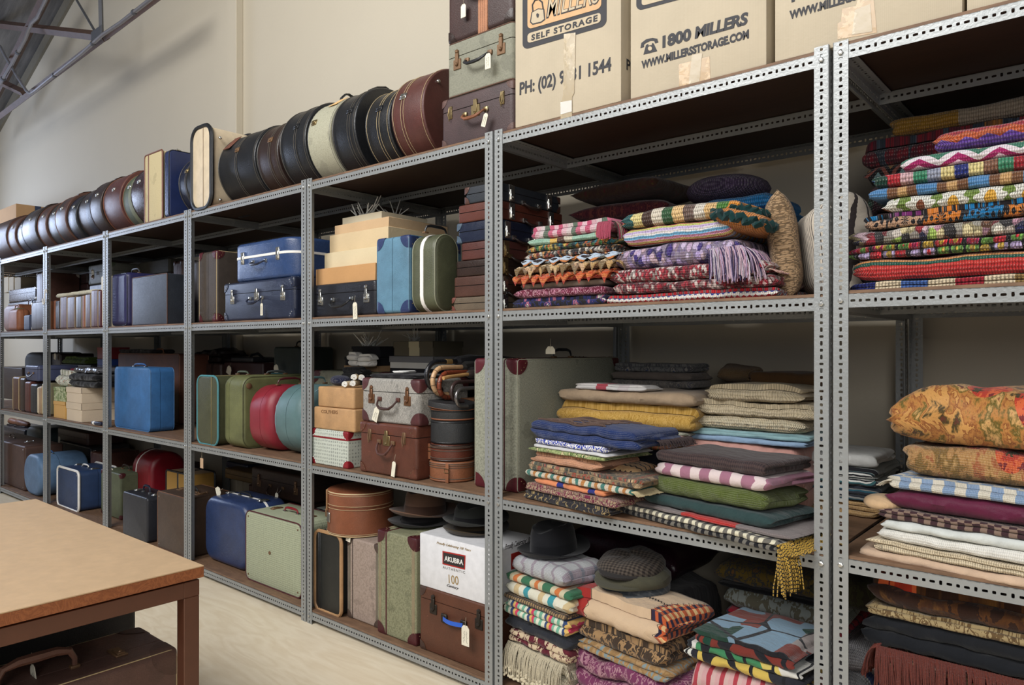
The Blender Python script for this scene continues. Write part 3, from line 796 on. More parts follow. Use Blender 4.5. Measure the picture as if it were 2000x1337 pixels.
# mortar strip along the head of the wall
bm = BM()
mort = plainm((118, 112, 98), .9, 0, 'mortar')
f = [bm.verts.new((x, YW-.03, z)) for x, z in ((XL, roofz(XL)-.02), (3, roofz(3)-.02), (3, roofz(3)-.16), (XL, roofz(XL)-.16))]; bm.faces.new(f)
r = bmesh.ops.extrude_face_region(bm, geom=bm.faces[:]); bmesh.ops.translate(bm, vec=(0, .03, 0), verts=[g for g in r['geom'] if isinstance(g, bmesh.types.BMVert)])
bmesh.ops.recalc_face_normals(bm, faces=bm.faces); struct('trim_2', bm, mort)
# ---------------------------------------------------------------- truss and conduits
RUST = leather((92, 66, 56), .6, .2); CONDUIT = plainm((150, 150, 158), .3, .5, 'conduit'); GALV = plainm((96, 98, 104), .5, .5, 'gusset')
YT = .52
def pt(u, v, y=YT): return Vector((XU(u, y), y, ZV(u, v, y)))
def bar(bm, a, b, r, n=4): add_tube(bm, [a, b], r, n)
tr = thing('roof_truss', 'rusty brown steel roof truss crossing in front of the cream wall', 'truss', T(*pt(0, 230)))
def tpart(name, segs, r, m, n=4):
    bm = BM()
    for a, b in segs: bar(bm, pt(*a), pt(*b), r, n)
    return obj(name, toloc(bm, tr), m, tr, n > 4)
tpart('chord', [((-60, 272), (330, -22))], .036, RUST)
tpart('strut', [((-40, 43), (205, 72))], .044, RUST)
tpart('strut', [((106, -40), (-30, 230))], .05, RUST)
tpart('strut', [((196, -20), (198, 66))], .02, GALV)
tpart('brace_rod', [((138, -20), (186, 62))], .011, GALV, 8)
bm = BM(); add_box(bm, XU(180, YT-.05), XU(200, YT-.05), YT-.06, YT-.045, ZV(190, 76, YT-.05), ZV(190, 56, YT-.05), .002, 1); obj('gusset', toloc(bm, tr), GALV, tr, False)
tpart('purlin_end', [((-20, 150), (48, 182))], .04, RUST)
def conduit(label, pts, y, r=.014):
    c = thing('conduit', label, 'pipe', T(*pt(*pts[0], y)), 'grey conduits on the truss'); bm = BM(); add_tube(bm, [pt(*p, y) for p in pts], r, 8); obj('pipe', toloc(bm, c), CONDUIT, c)
    bm = BM()
    for a, b in zip(pts, pts[1:]):
        A, B = pt(*a, y), pt(*b, y)
        if (B-A).length > .4:
            d = (B-A).normalized(); k = .25
            while k < (B-A).length: q = A+d*k; add_tube(bm, [q-d*.012, q+d*.012], r*1.45, 8); k += .75
    obj('saddle_clips', toloc(bm, c), GALV, c)
conduit('white-grey conduit bending down the steep strut at the far left top corner', [(95, -12), (73, 34), (62, 44), (56, 58), (50, 75), (20, 130), (-30, 215)], YT-.14, .017)
conduit('grey conduit that drops to the sloping chord and runs up along it', [(0, 90), (10, 110), (34, 150), (52, 178), (60, 183), (70, 176), (88, 161), (160, 104), (200, 68), (236, 44), (320, -22)], YT-.07, .015)
# ================================================================ shelving
STEEL = NB('galvanised_steel'); _p = STEEL.oc(); STEEL.bump(STEEL.noise(_p, 120, 2), .06, .0005)
STEEL = STEEL.fin(STEEL.mix(STEEL.noise(_p, 6, 4), (136, 139, 139), (160, 163, 163)), .42, .35)
BOLT = plainm((190, 190, 186), .3, .8, 'bolt')
BOARD = ply((92, 70, 54), (134, 104, 80), 2, .6, 5); UNDER_SHADE = ply((44, 29, 20), (56, 37, 25), 2, .6, 5)  # brown underside colour, darkened to paint in the shade below the boards
BAYW, X0 = 1.2, -.6081; DEP = .888; PW = .038
HB = [.0575, .7536, 1.447, 2.099]
def me_of(bm, name, m):
    me = bpy.data.meshes.new(name); bm.to_mesh(me); bm.free(); me.materials.append(m); return me
def post_mesh(mx, my):
    bm = BM(); H = 2.118
    add_plate(bm, (0, 0, 0), (0, 0, 1), (mx, 0, 0), (0, my, 0), H, PW, .002)
    add_plate(bm, (0, 0, 0), (0, 0, 1), (0, my, 0), (mx, 0, 0), H, PW, .002, off=1)
    # rounded heel of the angle
    add_tube(bm, [(mx*.0012, my*.0012, 0), (mx*.0012, my*.0012, H)], .0016, 8)
    return me_of(bm, 'post', STEEL)
POSTS = {(a, b): post_mesh(a, b) for a in (1, -1) for b in (1, -1)}
def beam_mesh(L, d, side, n=None):
    """angle beam along d of length L, flange down and shelf flange toward side"""
    bm = BM(); d = Vector(d); s = Vector(side)
    add_plate(bm, (0, 0, 0), d, (0, 0, -1), s, L, .036, .002)
    add_plate(bm, (0, 0, 0), d, s, (0, 0, -1), L, .036, .002, off=2)
    return me_of(bm, 'beam', STEEL)
IN = BAYW-.011-.006
BF = beam_mesh(IN, (1, 0, 0), (0, 1, 0)); BB = beam_mesh(IN, (1, 0, 0), (0, -1, 0)); SD = DEP-.012
BL = beam_mesh(SD, (0, 1, 0), (1, 0, 0)); BR = beam_mesh(SD, (0, 1, 0), (-1, 0, 0))
def bolt_mesh():
    bm = BM(); add_lathe(bm, [(1e-4, 0), (.0072, 0), (.0072, .002), (.0065, .005), (.004, .0062), (1e-4, .0064)], 6); bm.transform(Rx(PI/2)); return me_of(bm, 'bolt', BOLT)
BOLTM = bolt_mesh()
bm = BM(); add_box(bm, 0, IN-.002, 0, DEP-.004, 0, .009, .0008, 1); BRD = me_of(bm, 'shelf_board', BOARD); BRD.materials.append(UNDER_SHADE)
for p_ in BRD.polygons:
    if p_.normal.z < -.9: p_.material_index = 1  # downward faces take the painted-shade colour
bay_labels = ['nearest grey slotted steel shelving bay, cut by the right edge, holding crochet blankets', 'grey slotted steel shelving bay of folded blankets and linens, second from the right',
  'grey slotted steel shelving bay holding the white hat carton and hanging umbrella crooks', 'grey slotted steel shelving bay with red and teal rounded cases on its second shelf',
  'grey slotted steel shelving bay with the single bright blue case on its second shelf', 'grey slotted steel shelving bay with the row of leather satchels, right of the S hook',
  'grey slotted steel shelving bay with the tan shoulder bag, just left of the S hook', 'farthest grey slotted steel shelving bay at the left edge of the photo']
def part(me, loc, parent, name):
    o = bpy.data.objects.new(name, me); COL.objects.link(o); o.parent = parent; o.location = loc; return o
for k in range(8):
    xr = X0+BAYW*(1-k)-.0055; xl = xr-BAYW+.011
    r = thing('shelving_unit', bay_labels[k], 'shelving', T(xl, 0, 0), 'slotted steel shelving bays in one long row'); Wd = xr-xl
    part(POSTS[(1, 1)], (0, 0, 0), r, 'post'); part(POSTS[(-1, 1)], (Wd, 0, 0), r, 'post')
    part(POSTS[(1, -1)], (0, DEP+.004, 0), r, 'post'); part(POSTS[(-1, -1)], (Wd, DEP+.004, 0), r, 'post')
    for i, h in enumerate(HB):
        h = h+(.006 if k == 0 else 0)
        part(BF, (.003, .0022, h), r, 'beam'); part(BB, (.003, DEP+.0018, h), r, 'beam'); part(BF, (.003, .45, h-.0022), r, 'beam')
        part(BL, (.0022, .006, h-.0045), r, 'side_beam'); part(BR, (Wd-.0022, .006, h-.0045), r, 'side_beam')
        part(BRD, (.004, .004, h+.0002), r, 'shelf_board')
        for X in (.019, Wd-.019):
            part(BOLTM, (X, 0, h-.018), r, 'bolt')
# ---------------------------------------------------------------- S hook on a post
hk = thing('s_hook', 'white S-shaped hook hung on the post between the two farthest full bays', 'hook', T(XU(90, -.004), -.004, ZV(90, 575, -.004)))
hx = [(-.045, -.03), (-.05, -.055), (-.035, -.075), (-.012, -.07), (0, -.045), (.0, -.01), (.006, .022), (.022, .040), (.042, .034), (.050, .012)]
bm = BM(); add_tube(bm, [(x*.9, -.010, z*1.0) for x, z in hx], .0048, 8); obj('hook_wire', bm, WHITE, hk)
# ================================================================ table
TBX1, TBY1, TBZ = -1.828, -1.10, .75
tb = thing('work_table', 'large table with tan laminate top on a brown square-tube steel frame', 'table', T(TBX1-.64, TBY1-.5, 0))
LAM = plainm((186, 158, 124), .38, 0, 'laminate'); EDGE = ply((112, 62, 36), (168, 104, 64), 3, .5, 8); TUBE = plainm((92, 56, 40), .35, .1, 'brown_paint')
bm = BM(); add_box(bm, -.64, .64, -.5, .5, TBZ-.003, TBZ, .0006, 1); obj('laminate_top', bm, LAM, tb, False)
bm = BM(); add_box(bm, -.64, .64, -.5, .5, TBZ-.030, TBZ-.003, .001, 1); obj('table_board', bm, EDGE, tb, False)
bm = BM(); A, B_, q = .632, .492, .04
for a in ((-A, A, B_-q, B_), (-A, A, -B_, -B_+q), (A-q, A, -B_+q, B_-q), (-A, -A+q, -B_+q, B_-q)):
    bm = BM(); add_box(bm, *a, TBZ-.076, TBZ-.036, .001, 1); obj('frame_rail', bm, TUBE, tb, False)
for X in (-A, A-q):
    for Y in (-B_, B_-q):
        bm = BM(); add_box(bm, X, X+q, Y, Y+q, 0, TBZ-.076, .002, 1); obj('leg', bm, TUBE, tb, False)
bm = BM(); add_box(bm, -A+.03, A-.03, -B_+.03, B_-.03, TBZ-.036, TBZ-.030); obj('packing_strip', bm, DARKIN, tb, False)
# ================================================================ top of the shelves
Z3, Z2, Z1, Z0 = ZS[3], ZS[2], ZS[1], ZS[0]
BLK = leather((30, 32, 36), .33, .25); BLK2 = leather((38, 40, 44), .38, .4); DBR = leather((52, 36, 31), .33, .4); BRN = leather((84, 52, 42), .36, .35)
RBR = leather((92, 48, 42), .38, .15); TAN = leather((150, 88, 54), .45, .35); NVY = leather((30, 38, 62), .28, .3); ORR = leather((150, 84, 52), .5, .1)
MAR = leather((84, 28, 34), .35, .3); GRN = leather((84, 96, 74), .5, .3); STI = plainm((190, 170, 130), .7, 0, 'thread'); DST = plainm((90, 84, 74), .7, 0, 'dark_thread')
VBLU = vinyl((34, 48, 96), .22); CREAMC = vinyl((214, 194, 160), .5); CANV = tweed((176, 174, 152), (140, 138, 118)); KRF = card((214, 186, 146))
far = [(-42, 12, .212, DBR, BRN, DBR, 'dark brown hat case farthest left on top of the shelves'),
 (12, 27, .205, BRN, BRN, ORR, 'narrow brown hat case second from the left end of the top row'),
 (28, 42, .20, NVY, NVY, DBR, 'navy hat case between two brown ones near the far left top end'),
 (42, 69, .215, NVY, DBR, BLK, 'wide glossy blue-black hat case in the far left top row'),
 (70, 87, .21, BRN, BRN, ORR, 'brown hat case with worn orange rim left of the olive-black one'),
 (88, 106, .21, leather((44, 46, 40), .3, .3), None, DBR, 'olive-black glossy hat case right of the orange-rimmed brown one'),
 (107, 128, .215, DBR, BRN, ORR, 'dark brown hat case with thin tan rim in middle of far row'),
 (129, 146, .205, NVY, BLK, BLK, 'slim dark navy hat case with black rim in the far row'),
 (147, 174, .215, DBR, NVY, BLK, 'dark hat case with blue sheen left of the large brown pair'),
 (175, 197, .224, DBR, DBR, DBR, 'large plain dark brown hat case left of the red-brown one'),
 (198, 232, .226, RBR, RBR, ORR, 'large red-brown hat case with orange stitched rims and side strap'),
 (233, 254, .215, GRN, leather((120, 126, 96), .5, .3), ORR, 'grey-green hat case squeezed between two brown ones'),
 (255, 281, .218, leather((58, 38, 44), .25, .2), None, BLK, 'dark plum-brown hat case touching the cream and brown case')]
for i, (a, b_, R, m, l, rm, lab) in enumerate(far):
    drum(lab, XU(a, .03), XU(b_, .03)-.004, .03+.01*(i % 3), R, Z3, m, l, .55, rm, handle=DBR if i in (3, 6, 9, 10) else None, hd='flat', latch=CHROME, stitch=None, ln=36)
cb = lidbox('brown and white carton standing behind the far hat cases', (XU(-60, .52), XU(31, .52), .52, .86, Z3, ZV(31, 397, .52)), card((206, 160, 110)), None, 0, 'carton', 'carton')
bm = BM(); add_box(bm, XU(31, .52)+.0005, XU(31, .52)+.002, .70, .76, Z3+.05, ZV(31, 397, .52)); obj('blue_tape', toloc(bm, cb), plainm((50, 62, 92), .4, 0, 'blue_tape'), cb, False)
BRT = vinyl((120, 66, 40), .4)
r = case('cream case with brown binding standing beside the blue vinyl one', pb(283, 317, .02, .40, Z3, 292), 'up', tweed((206, 192, 150), (176, 160, 120)), seam=None, rc=.02, rb=.006, pipe=BRT, pr=.006, strap=[(-.28, .012, BRT)])
r = case('glossy blue vinyl case with a chrome catch on top of the shelves', pb(321, 330, .02, .42, Z3, 290), 'end', VBLU, seam=.5, rc=.03, rb=.012, pipe=BLK, latch=CHROME, lk='bar', lx=.36, handle=BLK)
drum('navy round case half hidden between blue vinyl and black-trimmed cream case', XU(345, .03), XU(374, .03)-.004, .04, .195, Z3, NVY, BLK, .5, BLK, latch=BRASS, stitch=DST)
r = case('cream case with rounded top and heavy black rim, tallest among hat cases', pb(376, 412, .004, .44, Z3, 241, u2=497), 'up', CREAMC, seam=None, rc=.075, rb=.008, pipe=BLK, pr=.013, strap=[(.1, .002, plainm((120, 96, 80)))])
bm = BM(); x = XU(396, .1); add_tube(bm, [(x+.03, .17, ZV(416, 241, .004)), (x+.03, .19, ZV(416, 241, .004)+.03), (x+.03, .3, ZV(416, 241, .004)+.04), (x+.03, .4, ZV(416, 241, .004)+.03), (x+.03, .42, ZV(416, 241, .004))], .011, 8); obj('handle', toloc(bm, r), BLK, r)
bm = BM()
for uu, vv in ((430, 266), (430, 388)): add_ball(bm, (XU(416, .004)+.001, YD(XU(416, .004), uu), ZV(416, vv, .004)), .010, 8)
obj('studs', toloc(bm, r), CHROME, r)
near = [(425, 498, .209, BLK2, BLK, .5, BLK, DST, None, 'worn blue-black hat case with flaking brown patches beside the cream case', OLDM),
 (500, 543, .204, DBR, DBR, .6, BLK2, DST, None, 'scuffed dark brown hat case with a spot of bare board', OLDM),
 (545, 597, .2216, BLK, BLK, .6, BLK2, DST, None, 'large plain black hat case left of the pale linen one', BLK),
 (599, 645, .213, CANV, CANV, .25, BLK2, None, BLK, 'pale grey-green linen hat case with dark seams among black ones', BRASS),
 (647, 694, .213, BLK, BLK, .72, BLK2, DST, BLK, 'tall black hat case with thick curved handle right of the linen one', BLK),
 (712, 761, .186, BLK, BLK, .55, BLK, STI, None, 'small black hat case with pale stitching against the red-brown one', BLK),
 (763, 828, .20, RBR, RBR, .35, RBR, STI, None, 'red-brown hat case with pale stitched rims and chrome catch', CHROME)]
for i, (a, b_, R, m, l, sp, rm, st, hn, lab, lt) in enumerate(near):
    d = drum(lab, XU(a, .03)+.002, XU(b_, .03)-.002, .03, R, Z3, m, l, sp, rm, handle=hn, hd='loop' if i == 3 else 'flat', latch=lt, stitch=st, ln=56)
    if i == 0:
        bm = BM(); add_box(bm, .2095, .2125, -.05, .06, .03, .10, .001, 1); bm.transform(Rz(-PI/2-.75)); obj('leather_patch', bm, leather((110, 58, 42), .6, .1), d)
    if i == 3:
        bm = BM(); add_box(bm, .2145, .2165, -.045, .045, .10, .165, .001, 1); bm.transform(Rz(-PI/2-.95)); obj('travel_sticker', bm, P('paisley', [(220, 180, 120), (214, 170, 110), (190, 90, 70), (220, 180, 120)], .05, knit=0), d)
    if i == 6:
        bm = BM(); add_ball(bm, (-.12, -.12, (XU(b_, .03)-XU(a, .03))+.0), .009, 8); obj('stud', bm, CHROME, d)
# three suitcases beside the cartons
S1 = pb(862, 1003, .03, .36, Z3, 0, h=ZV(862, 197, .03)-Z3)
r = case('dark brown suitcase with brass lock and orange-brown handle, bottom of the trio by cartons', S1, 'flat', leather((74, 54, 54), .5, .2), rc=.02, seam=.72, corner=leather((96, 66, 58), .5), cR=.035, latch=BRASS, lk='wire', lx=.36, centre=BRASS, handle=TAN, hm=BRASS, ha=.055, droop=.03, tagp=(950, 221, .0, .022, .05, .35))
z = S1[5]+.001; S2 = (XU(873, .035), XU(1003, .035), .035, .37, z, ZV(873, 88, .035))
r = case('grey-green suitcase with brown latches and white tag, middle of the trio by cartons', S2, 'flat', tweed((138, 138, 122), (116, 116, 102)), rc=.02, seam=.72, pipe=plainm((96, 70, 58)), pr=.0025, latch=OLDM, lx=.33, handle=BLK2, hm=OLDM, tagp=(953, 104, .0, .028, .058, 0))
z = S2[5]+.001; S3 = (XU(873, .04), XU(1003, .04), .04, .38, z, z+.26)
r = case('dark brown suitcase with tan bands, highest in the stack beside the cartons', S3, 'flat', leather((64, 40, 36), .45, .25), rc=.025, rb=.018, seam=.8, corner=DBR, cR=.05, strap=[(.06, .050, leather((178, 112, 70), .5, .1)), (.03, .005, BLK), (.06, .005, BLK), (.09, .005, BLK)], handle=BLK2, tagp=(905, 8, .02, .026, .052, 0, False))
# cartons
TP = tape((196, 180, 150)); TP2 = tape((190, 160, 118), .8)
LOGO = plainm((52, 52, 56), .7, 0, 'print_black'); LORG = plainm((204, 166, 124), .8, 0, 'print_orange'); LTAN = plainm((190, 175, 149), .8, 0, 'print_tan')
def carton(lab, u0, u1, yf, dep, h):
    x0, x1 = XU(u0, yf), XU(u1, yf); r = thing('moving_carton', lab, 'carton', T((x0+x1)/2, yf+dep/2, Z3+.0003), 'storage cartons on the top shelf')
    L = x1-x0; bm = BM(); add_box(bm, -L/2, L/2, -dep/2, dep/2, 0, h, .004, 2); obj('carton_body', bm, card((190, 176, 150)), r, True)
    bm = BM(); add_box(bm, -L/2+.004, L/2-.004, -dep/2+.002, dep/2-.002, h, h+.003); obj('top_flap', bm, card((180, 156, 122)), r, False); return r
c1 = carton('storage carton with padlock logo and phone number, leftmost of the cartons', 1006, 1213, .006, .42, .62)
y = .006
pxpoly(c1, rpoly(1021, -70, 1185, 0, -.29, 168, 12), y, LOGO, 'logo_panel')
pxpoly(c1, rpoly(1031, -60, 1175, 0, -.29, 118, 9), y, LORG, 'logo_field', off=.0018)
pxpoly(c1, rpoly(1031, 66, 1174, 0, -.29, 19, 6), y, LTAN, 'caption_strip', off=.0018)
pxtext(c1, 'SELF STORAGE', LOGO, 1038, 79, 1167, 40.5, y-.0022, 10.5, .035, 1.25)
pxtext(c1, 'MILLERS', LOGO, 1067, 35, 1172, 4, y-.0022, 36, .03, 1., shear=.15)
pxtext(c1, 'MILLERS', LTAN, 1069, 33, 1170, 4, y-.0032, 33, .002, 1.02, shear=.15)
pxpoly(c1, [(1039, 24), (1036, 44), (1041, 49), (1058, 45), (1066, 39), (1064, 18), (1052, 17)], y, LOGO, 'padlock_outline', off=.0026)
pxpoly(c1, [(1041, 25), (1038.5, 43), (1042, 46.5), (1057.5, 43), (1064, 38), (1062, 19.5), (1052, 19)], y, LTAN, 'padlock_face', off=.0034)
pxpoly(c1, [(1050, 35), (1053, 35), (1054, 31), (1054, 28), (1051.5, 26.5), (1049, 28), (1049, 31)], y, LOGO, 'keyhole', off=.0042)
bm = BM(); add_tube(bm, [(XU(u, y), y-.003, ZV(u, v, y)) for u, v in ((1042, 24), (1041, 10), (1046, 1), (1053, -1), (1060, 5), (1062, 18))], .0028, 6); obj('padlock_shackle', toloc(bm, c1), LOGO, c1)
pxtext(c1, 'PH: (02) 9831 1544', LOGO, 1015, 185, 1194, 137, y, 23, .028)
pxpoly(c1, [(1102, 67), (1125, 64), (1124, 120), (1122, 182), (1118, 190), (1118, 228), (1096, 234), (1096, 200), (1101, 186)], y, TP, 'packing_tape', off=.0024)
pxpoly(c1, [(1096, 200), (1118, 196), (1118, 218), (1096, 224)], y, tape((226, 222, 214), .9), 'tape_end', off=.0034)
xs = XU(1213, y); lettering(c1, 'PH:', LOGO, T(xs+.0008, y+.03, ZV(1228, 137, .05)) @ Rz(PI/2) @ FRONT, .05, None, .001)
c2 = carton('storage carton reading 1800 with a telephone symbol, second from the left', 1231, 1497, .01, .42, .62); y = .01
pxpoly(c2, rpoly(1243, -120, 1420, 0, -.27, 142, 12), y, LOGO, 'logo_panel')
pxpoly(c2, rpoly(1254, -40, 1410, 0, -.27, 52, 6), y, LTAN, 'caption_strip', off=.0018)
pxtext(c2, '1800', LOGO, 1294, 92.5, 1350, 77, y, 21, .05); pxtext(c2, 'MILLERS', LOGO, 1357, 75, 1461, 46, y, 21, .045, .95, shear=.1)
pxtext(c2, 'WWW.MILLERSSTORAGE.COM', LOGO, 1253, 134, 1463, 73.5, y, 14, .05)
pxpoly(c2, [(1257, 107), (1284, 100), (1277, 85), (1274, 84), (1273, 88), (1267, 89), (1266, 86), (1262, 88)], y, LOGO, 'telephone_base')
pxpoly(c2, [(1251, 94), (1253, 84), (1262, 77), (1275, 74), (1284, 76), (1286, 83), (1280, 85), (1278, 80), (1270, 80), (1262, 84), (1258, 87), (1258, 92)], y, LOGO, 'telephone_handset')
pxpoly(c2, [(1270+4*math.cos(a*PI/5), 95+4.4*math.sin(a*PI/5)) for a in range(10)], y, LTAN, 'telephone_dial', off=.0016)
pxpoly(c2, [(1326, 126), (1386, 110), (1388, 157), (1343, 170), (1327, 172)], y, TP2, 'packing_tape')
pxpoly(c2, [(1352, 108), (1372, 104), (1366, 165), (1345, 168)], y, TP, 'clear_tape', off=.0014)
c3 = carton('tilted storage carton with crumpled brown tape above the nearest pair of posts', 1513, 1880, .008, .42, .62); y = .008
pxtext(c3, 'WWW.MILLERSSTORAGE.COM', LOGO, 1542, 37.5, 1800, -38, y, 15, .05)
pxtext(c3, '1800 MILLERS', LOGO, 1546, 4, 1800, -72, y, 22, .03)
pxpoly(c3, [(1645, 17), (1672, 12), (1678, -10), (1706, -10), (1713, 64), (1680, 70), (1636, 77), (1636, 46), (1643, 42)], y, TP2, 'packing_tape')
pxpoly(c3, [(1670, 20), (1700, 8), (1704, 62), (1664, 68)], y, TP, 'clear_tape', off=.0016)
c4 = carton('plain brown carton at the top right edge of the photo', 1888, 2160, .012, .42, .3)
# ================================================================ second level from the top, cases
WD = leather((96, 44, 30), .4, .1)
# bay six
case('tan leather holdall with soft rounded top near the far left edge', pb(4, 38, .14, .35, Z2, 592), 'up', TAN, name='holdall', cat='bag', seam=.5, rc=.12, rb=.04, handle=BRN, hout=.05)
case('small tan satchel with long strap in front of the tan holdall', pb(15, 34, .03, .10, Z2, 602), 'up', leather((158, 92, 58), .5, .2), name='satchel', cat='bag', seam=.5, rc=.04, rb=.03, handle=TAN, hout=.035)
cushion('bunched green, yellow and navy headscarf beside the small navy bag', (XU(40, .08), .08, Z2+.11), .075, .05, .20, P('paisley', [(60, 70, 54), (150, 146, 84), (40, 46, 66), (96, 104, 70)], .03, knit=0), (0, 0, 0), 'headscarf', 'scarf')
r = case('small navy handbag with tall loop handle next to the brown corner-capped case', pb(46, 58, .03, .13, Z2, 614), 'up', vinyl((40, 52, 84), .5), name='handbag', cat='bag', seam=.5, rc=.02, rb=.015, handle=vinyl((40, 52, 84), .5), hout=.13, ha=.04)
case('brown upright case with pale metal corners below the S hook', pb(61, 85, .03, .4, Z2, 588), 'end', DBR, seam=.6, rc=.015, rb=.01, corner=plainm((190, 176, 150), .4, .4), cR=.03, strap=[(-.35, .02, TAN)])
r1 = pb(15, 72, .42, .34, Z2, 585); case('plain dark case lying flat behind the tan holdall', r1, 'flat', DBR, seam=.5)
r2 = pb(17, 70, .42, .3, r1[5]+.001, 558); case('glossy maroon-brown suitcase with chrome catches behind the tan holdall', r2, 'flat', leather((58, 24, 22), .25, .2), seam=.6, corner=CHROME, cR=.03)
for i, (a, b_) in enumerate(((6, 16), (17, 26), (28, 40))): lidbox(['cream file box at the far left behind a maroon suitcase', 'cream file box in the middle of three behind maroon suitcase', 'pale grey-cream file box, rightmost of three behind maroon suitcase'][i], (XU(a, .5), XU(b_, .5), .5, .7, r2[5]+.001, ZV(b_, 540, .5)), card((190, 176, 150)), None, 0, 'file_box')
case('tan-ended brown case standing on another, behind the far left S hook post', pb(71, 84, .22, .3, Z2, 530), 'end', BRN, seam=.4, rc=.02, corner=plainm((170, 160, 150), .5), cR=.035)
# bay five satchels
sat = [(104, 107.5, 586, ORR, 'thin orange-brown leather folder at left end of satchel row'), (108, 116, 586, DBR, 'dark leather music case with open orange edge, near left end of satchels'),
 (117.5, 130.5, 578, RBR, 'smooth red-brown satchel, third in the leather satchel row'), (131.5, 146, 578, BRN, 'grey-brown grained satchel in the middle of the satchel row'),
 (148, 159.5, 577, DBR, 'black-brown satchel with white scuffs in the satchel row'), (160.5, 165, 576, TAN, 'thin tan-edged document case in the satchel row'),
 (166.5, 176.5, 573, BRN, 'brown satchel second widest, right of the thin tan-edged case'), (178, 191, 565, RBR, 'tallest red-brown satchel near the right end of the row'),
 (192, 196.5, 566, MAR, 'slim dark red folder between tall satchel and cream board')]
for a, b_, v, m, lab in sat:
    r = case(lab, pb(a, b_, .03, .30, Z2, v), 'end', m, name='satchel', cat='satchel', group='leather satchels standing in a row', seam=.5, rc=.012, rb=.008, pipe=STI if b_-a > 9 else None, pr=.0015, handle=DBR if b_-a > 9 else None, hout=.02)
case('cream-edged thin board case standing against the post right of the satchels', pb(197.5, 200.5, .04, .36, Z2, 537), 'end', vinyl((214, 200, 168), .5), seam=None, rc=.02, rb=.005)
r1 = pb(99, 172, .53, .32, Z2, 572); case('brown suitcase lying under another behind the satchels', r1, 'flat', BRN, seam=.5)
r2 = pb(99, 170, .53, .32, r1[5]+.001, 553); case('purplish brown suitcase lying directly behind and above the satchels', r2, 'flat', leather((86, 54, 54), .5, .1), seam=.5, corner=MAR, cR=.03)
r3 = pb(97, 169, .53, .32, r2[5]+.001, 533); case('upper dark plum suitcase behind the satchels, left of the grey trunk', r3, 'flat', leather((64, 42, 44), .5, .2), seam=.5, latch=OLDM, lk='bar')
r1 = pb(174, 215, .36, .4, Z2, 551); case('dark case supporting the grey-green trunk behind the satchels', r1, 'flat', DBR, seam=.5)
r = case('grey-green trunk with two latches and cream tag behind the satchel row', pb(173, 216, .36, .4, r1[5]+.001, 511), 'flat', leather((106, 108, 98), .5, .3), seam=.6, corner=GRN, cR=.04, latch=OLDM, lx=.3, tagp=(181, 528, .34, .05, .035, 0))
cloth('pale cream folded lampshade paper lying along the tops of satchels', XU(102, .06), XU(177, .06), .08, .16, ZV(160, 575, .04)+.006, .035, P('plain', [(214, 208, 184)], knit=0), 2, name='folded_paper', cat='paper', amp=.006)
# bay four
case('shiny purple-navy soft suitcase with creased side on the fourth bay shelf', pb(216, 246, .03, .42, Z2, 530), 'up', vinyl((44, 44, 92), .3), seam=.3, rc=.03, rb=.035, handle=BLK, pipe=NVY)
case('large blue-black leatherette case with worn brown edges, right of purple-navy one', pb(258, 326, .02, .4, Z2, 533, u2=366), 'up', leather((44, 50, 60), .42, .4), seam=None, rc=.01, rb=.006, pipe=leather((96, 64, 50), .6), pr=.003)
XT = XU(216, .36)+.012; r1 = (XT, XU(335, .5), .5, .84, Z2, ZV(335, 530, .5)); case('dull dark case lying behind the purple-navy suitcase', r1, 'flat', DBR, seam=.5)
case('olive-grey plain box at the back above the blue-black case', (XU(270, .52), XU(330, .52), .52, .84, r1[5]+.001, ZV(330, 503, .52)), 'flat', leather((74, 70, 58), .6, .1), seam=None, name='box', cat='box')
cloth('bunched beige and black printed fabric at the back above purple-navy case', XT+.01, XU(266, .52), .52, .25, r1[5]+.001, .08, P('floral', [(120, 104, 86), (40, 30, 26), (150, 136, 110)], .03, knit=0), 4, name='bunched_fabric', cat='fabric', amp=.02)
case('brown leather case corner peeping above the blue-black case', pb(338, 356, .46, .3, Z2, 507), 'end', leather((96, 66, 58), .45, .3), seam=.5, rc=.03, corner=BRN, cR=.04)
# bay three
case('grey-brown upright case with red-brown corners left of the two blue suitcases', pb(388, 423, .03, .40, Z2, 488), 'end', leather((72, 62, 54), .45, .35), seam=.45, rc=.018, rb=.012, corner=MAR, cR=.05, rivet=BRASS, pipe=STI, pr=.0018)
r1 = pb(437, 574, .03, .40, Z2, 539)
case('navy leather suitcase with square chrome latches and cream tag under the blue one', r1, 'flat', leather((36, 44, 68), .3, .12), rc=.025, rb=.014, seam=.70, latch=CHROME, lx=.36, centre=CHROME, handle=NVY, hm=CHROME, corner=leather((36, 44, 68), .3, .12), cR=.05, rivet=CHROME, tagp=(511, 592, .0, .022, .062, 0))
r2 = pb(450, 572, .04, .46, r1[5]+.001, 458)
r = case('glossy mid-blue rounded suitcase with white band and chrome catches', r2, 'flat', leather((48, 74, 124), .22, .05), rc=.10, rb=.02, seam=.62, band=WHITE, bw=.013, latch=CHROME, lk='bar', lx=.28, handle=NVY, hm=CHROME, ha=.06, droop=.02)
case('dark suitcase end just right of the third post pair at left', pb(370, 386, .3, .3, Z2, 508), 'end', leather((66, 62, 64), .4, .4), seam=.5, rc=.02)
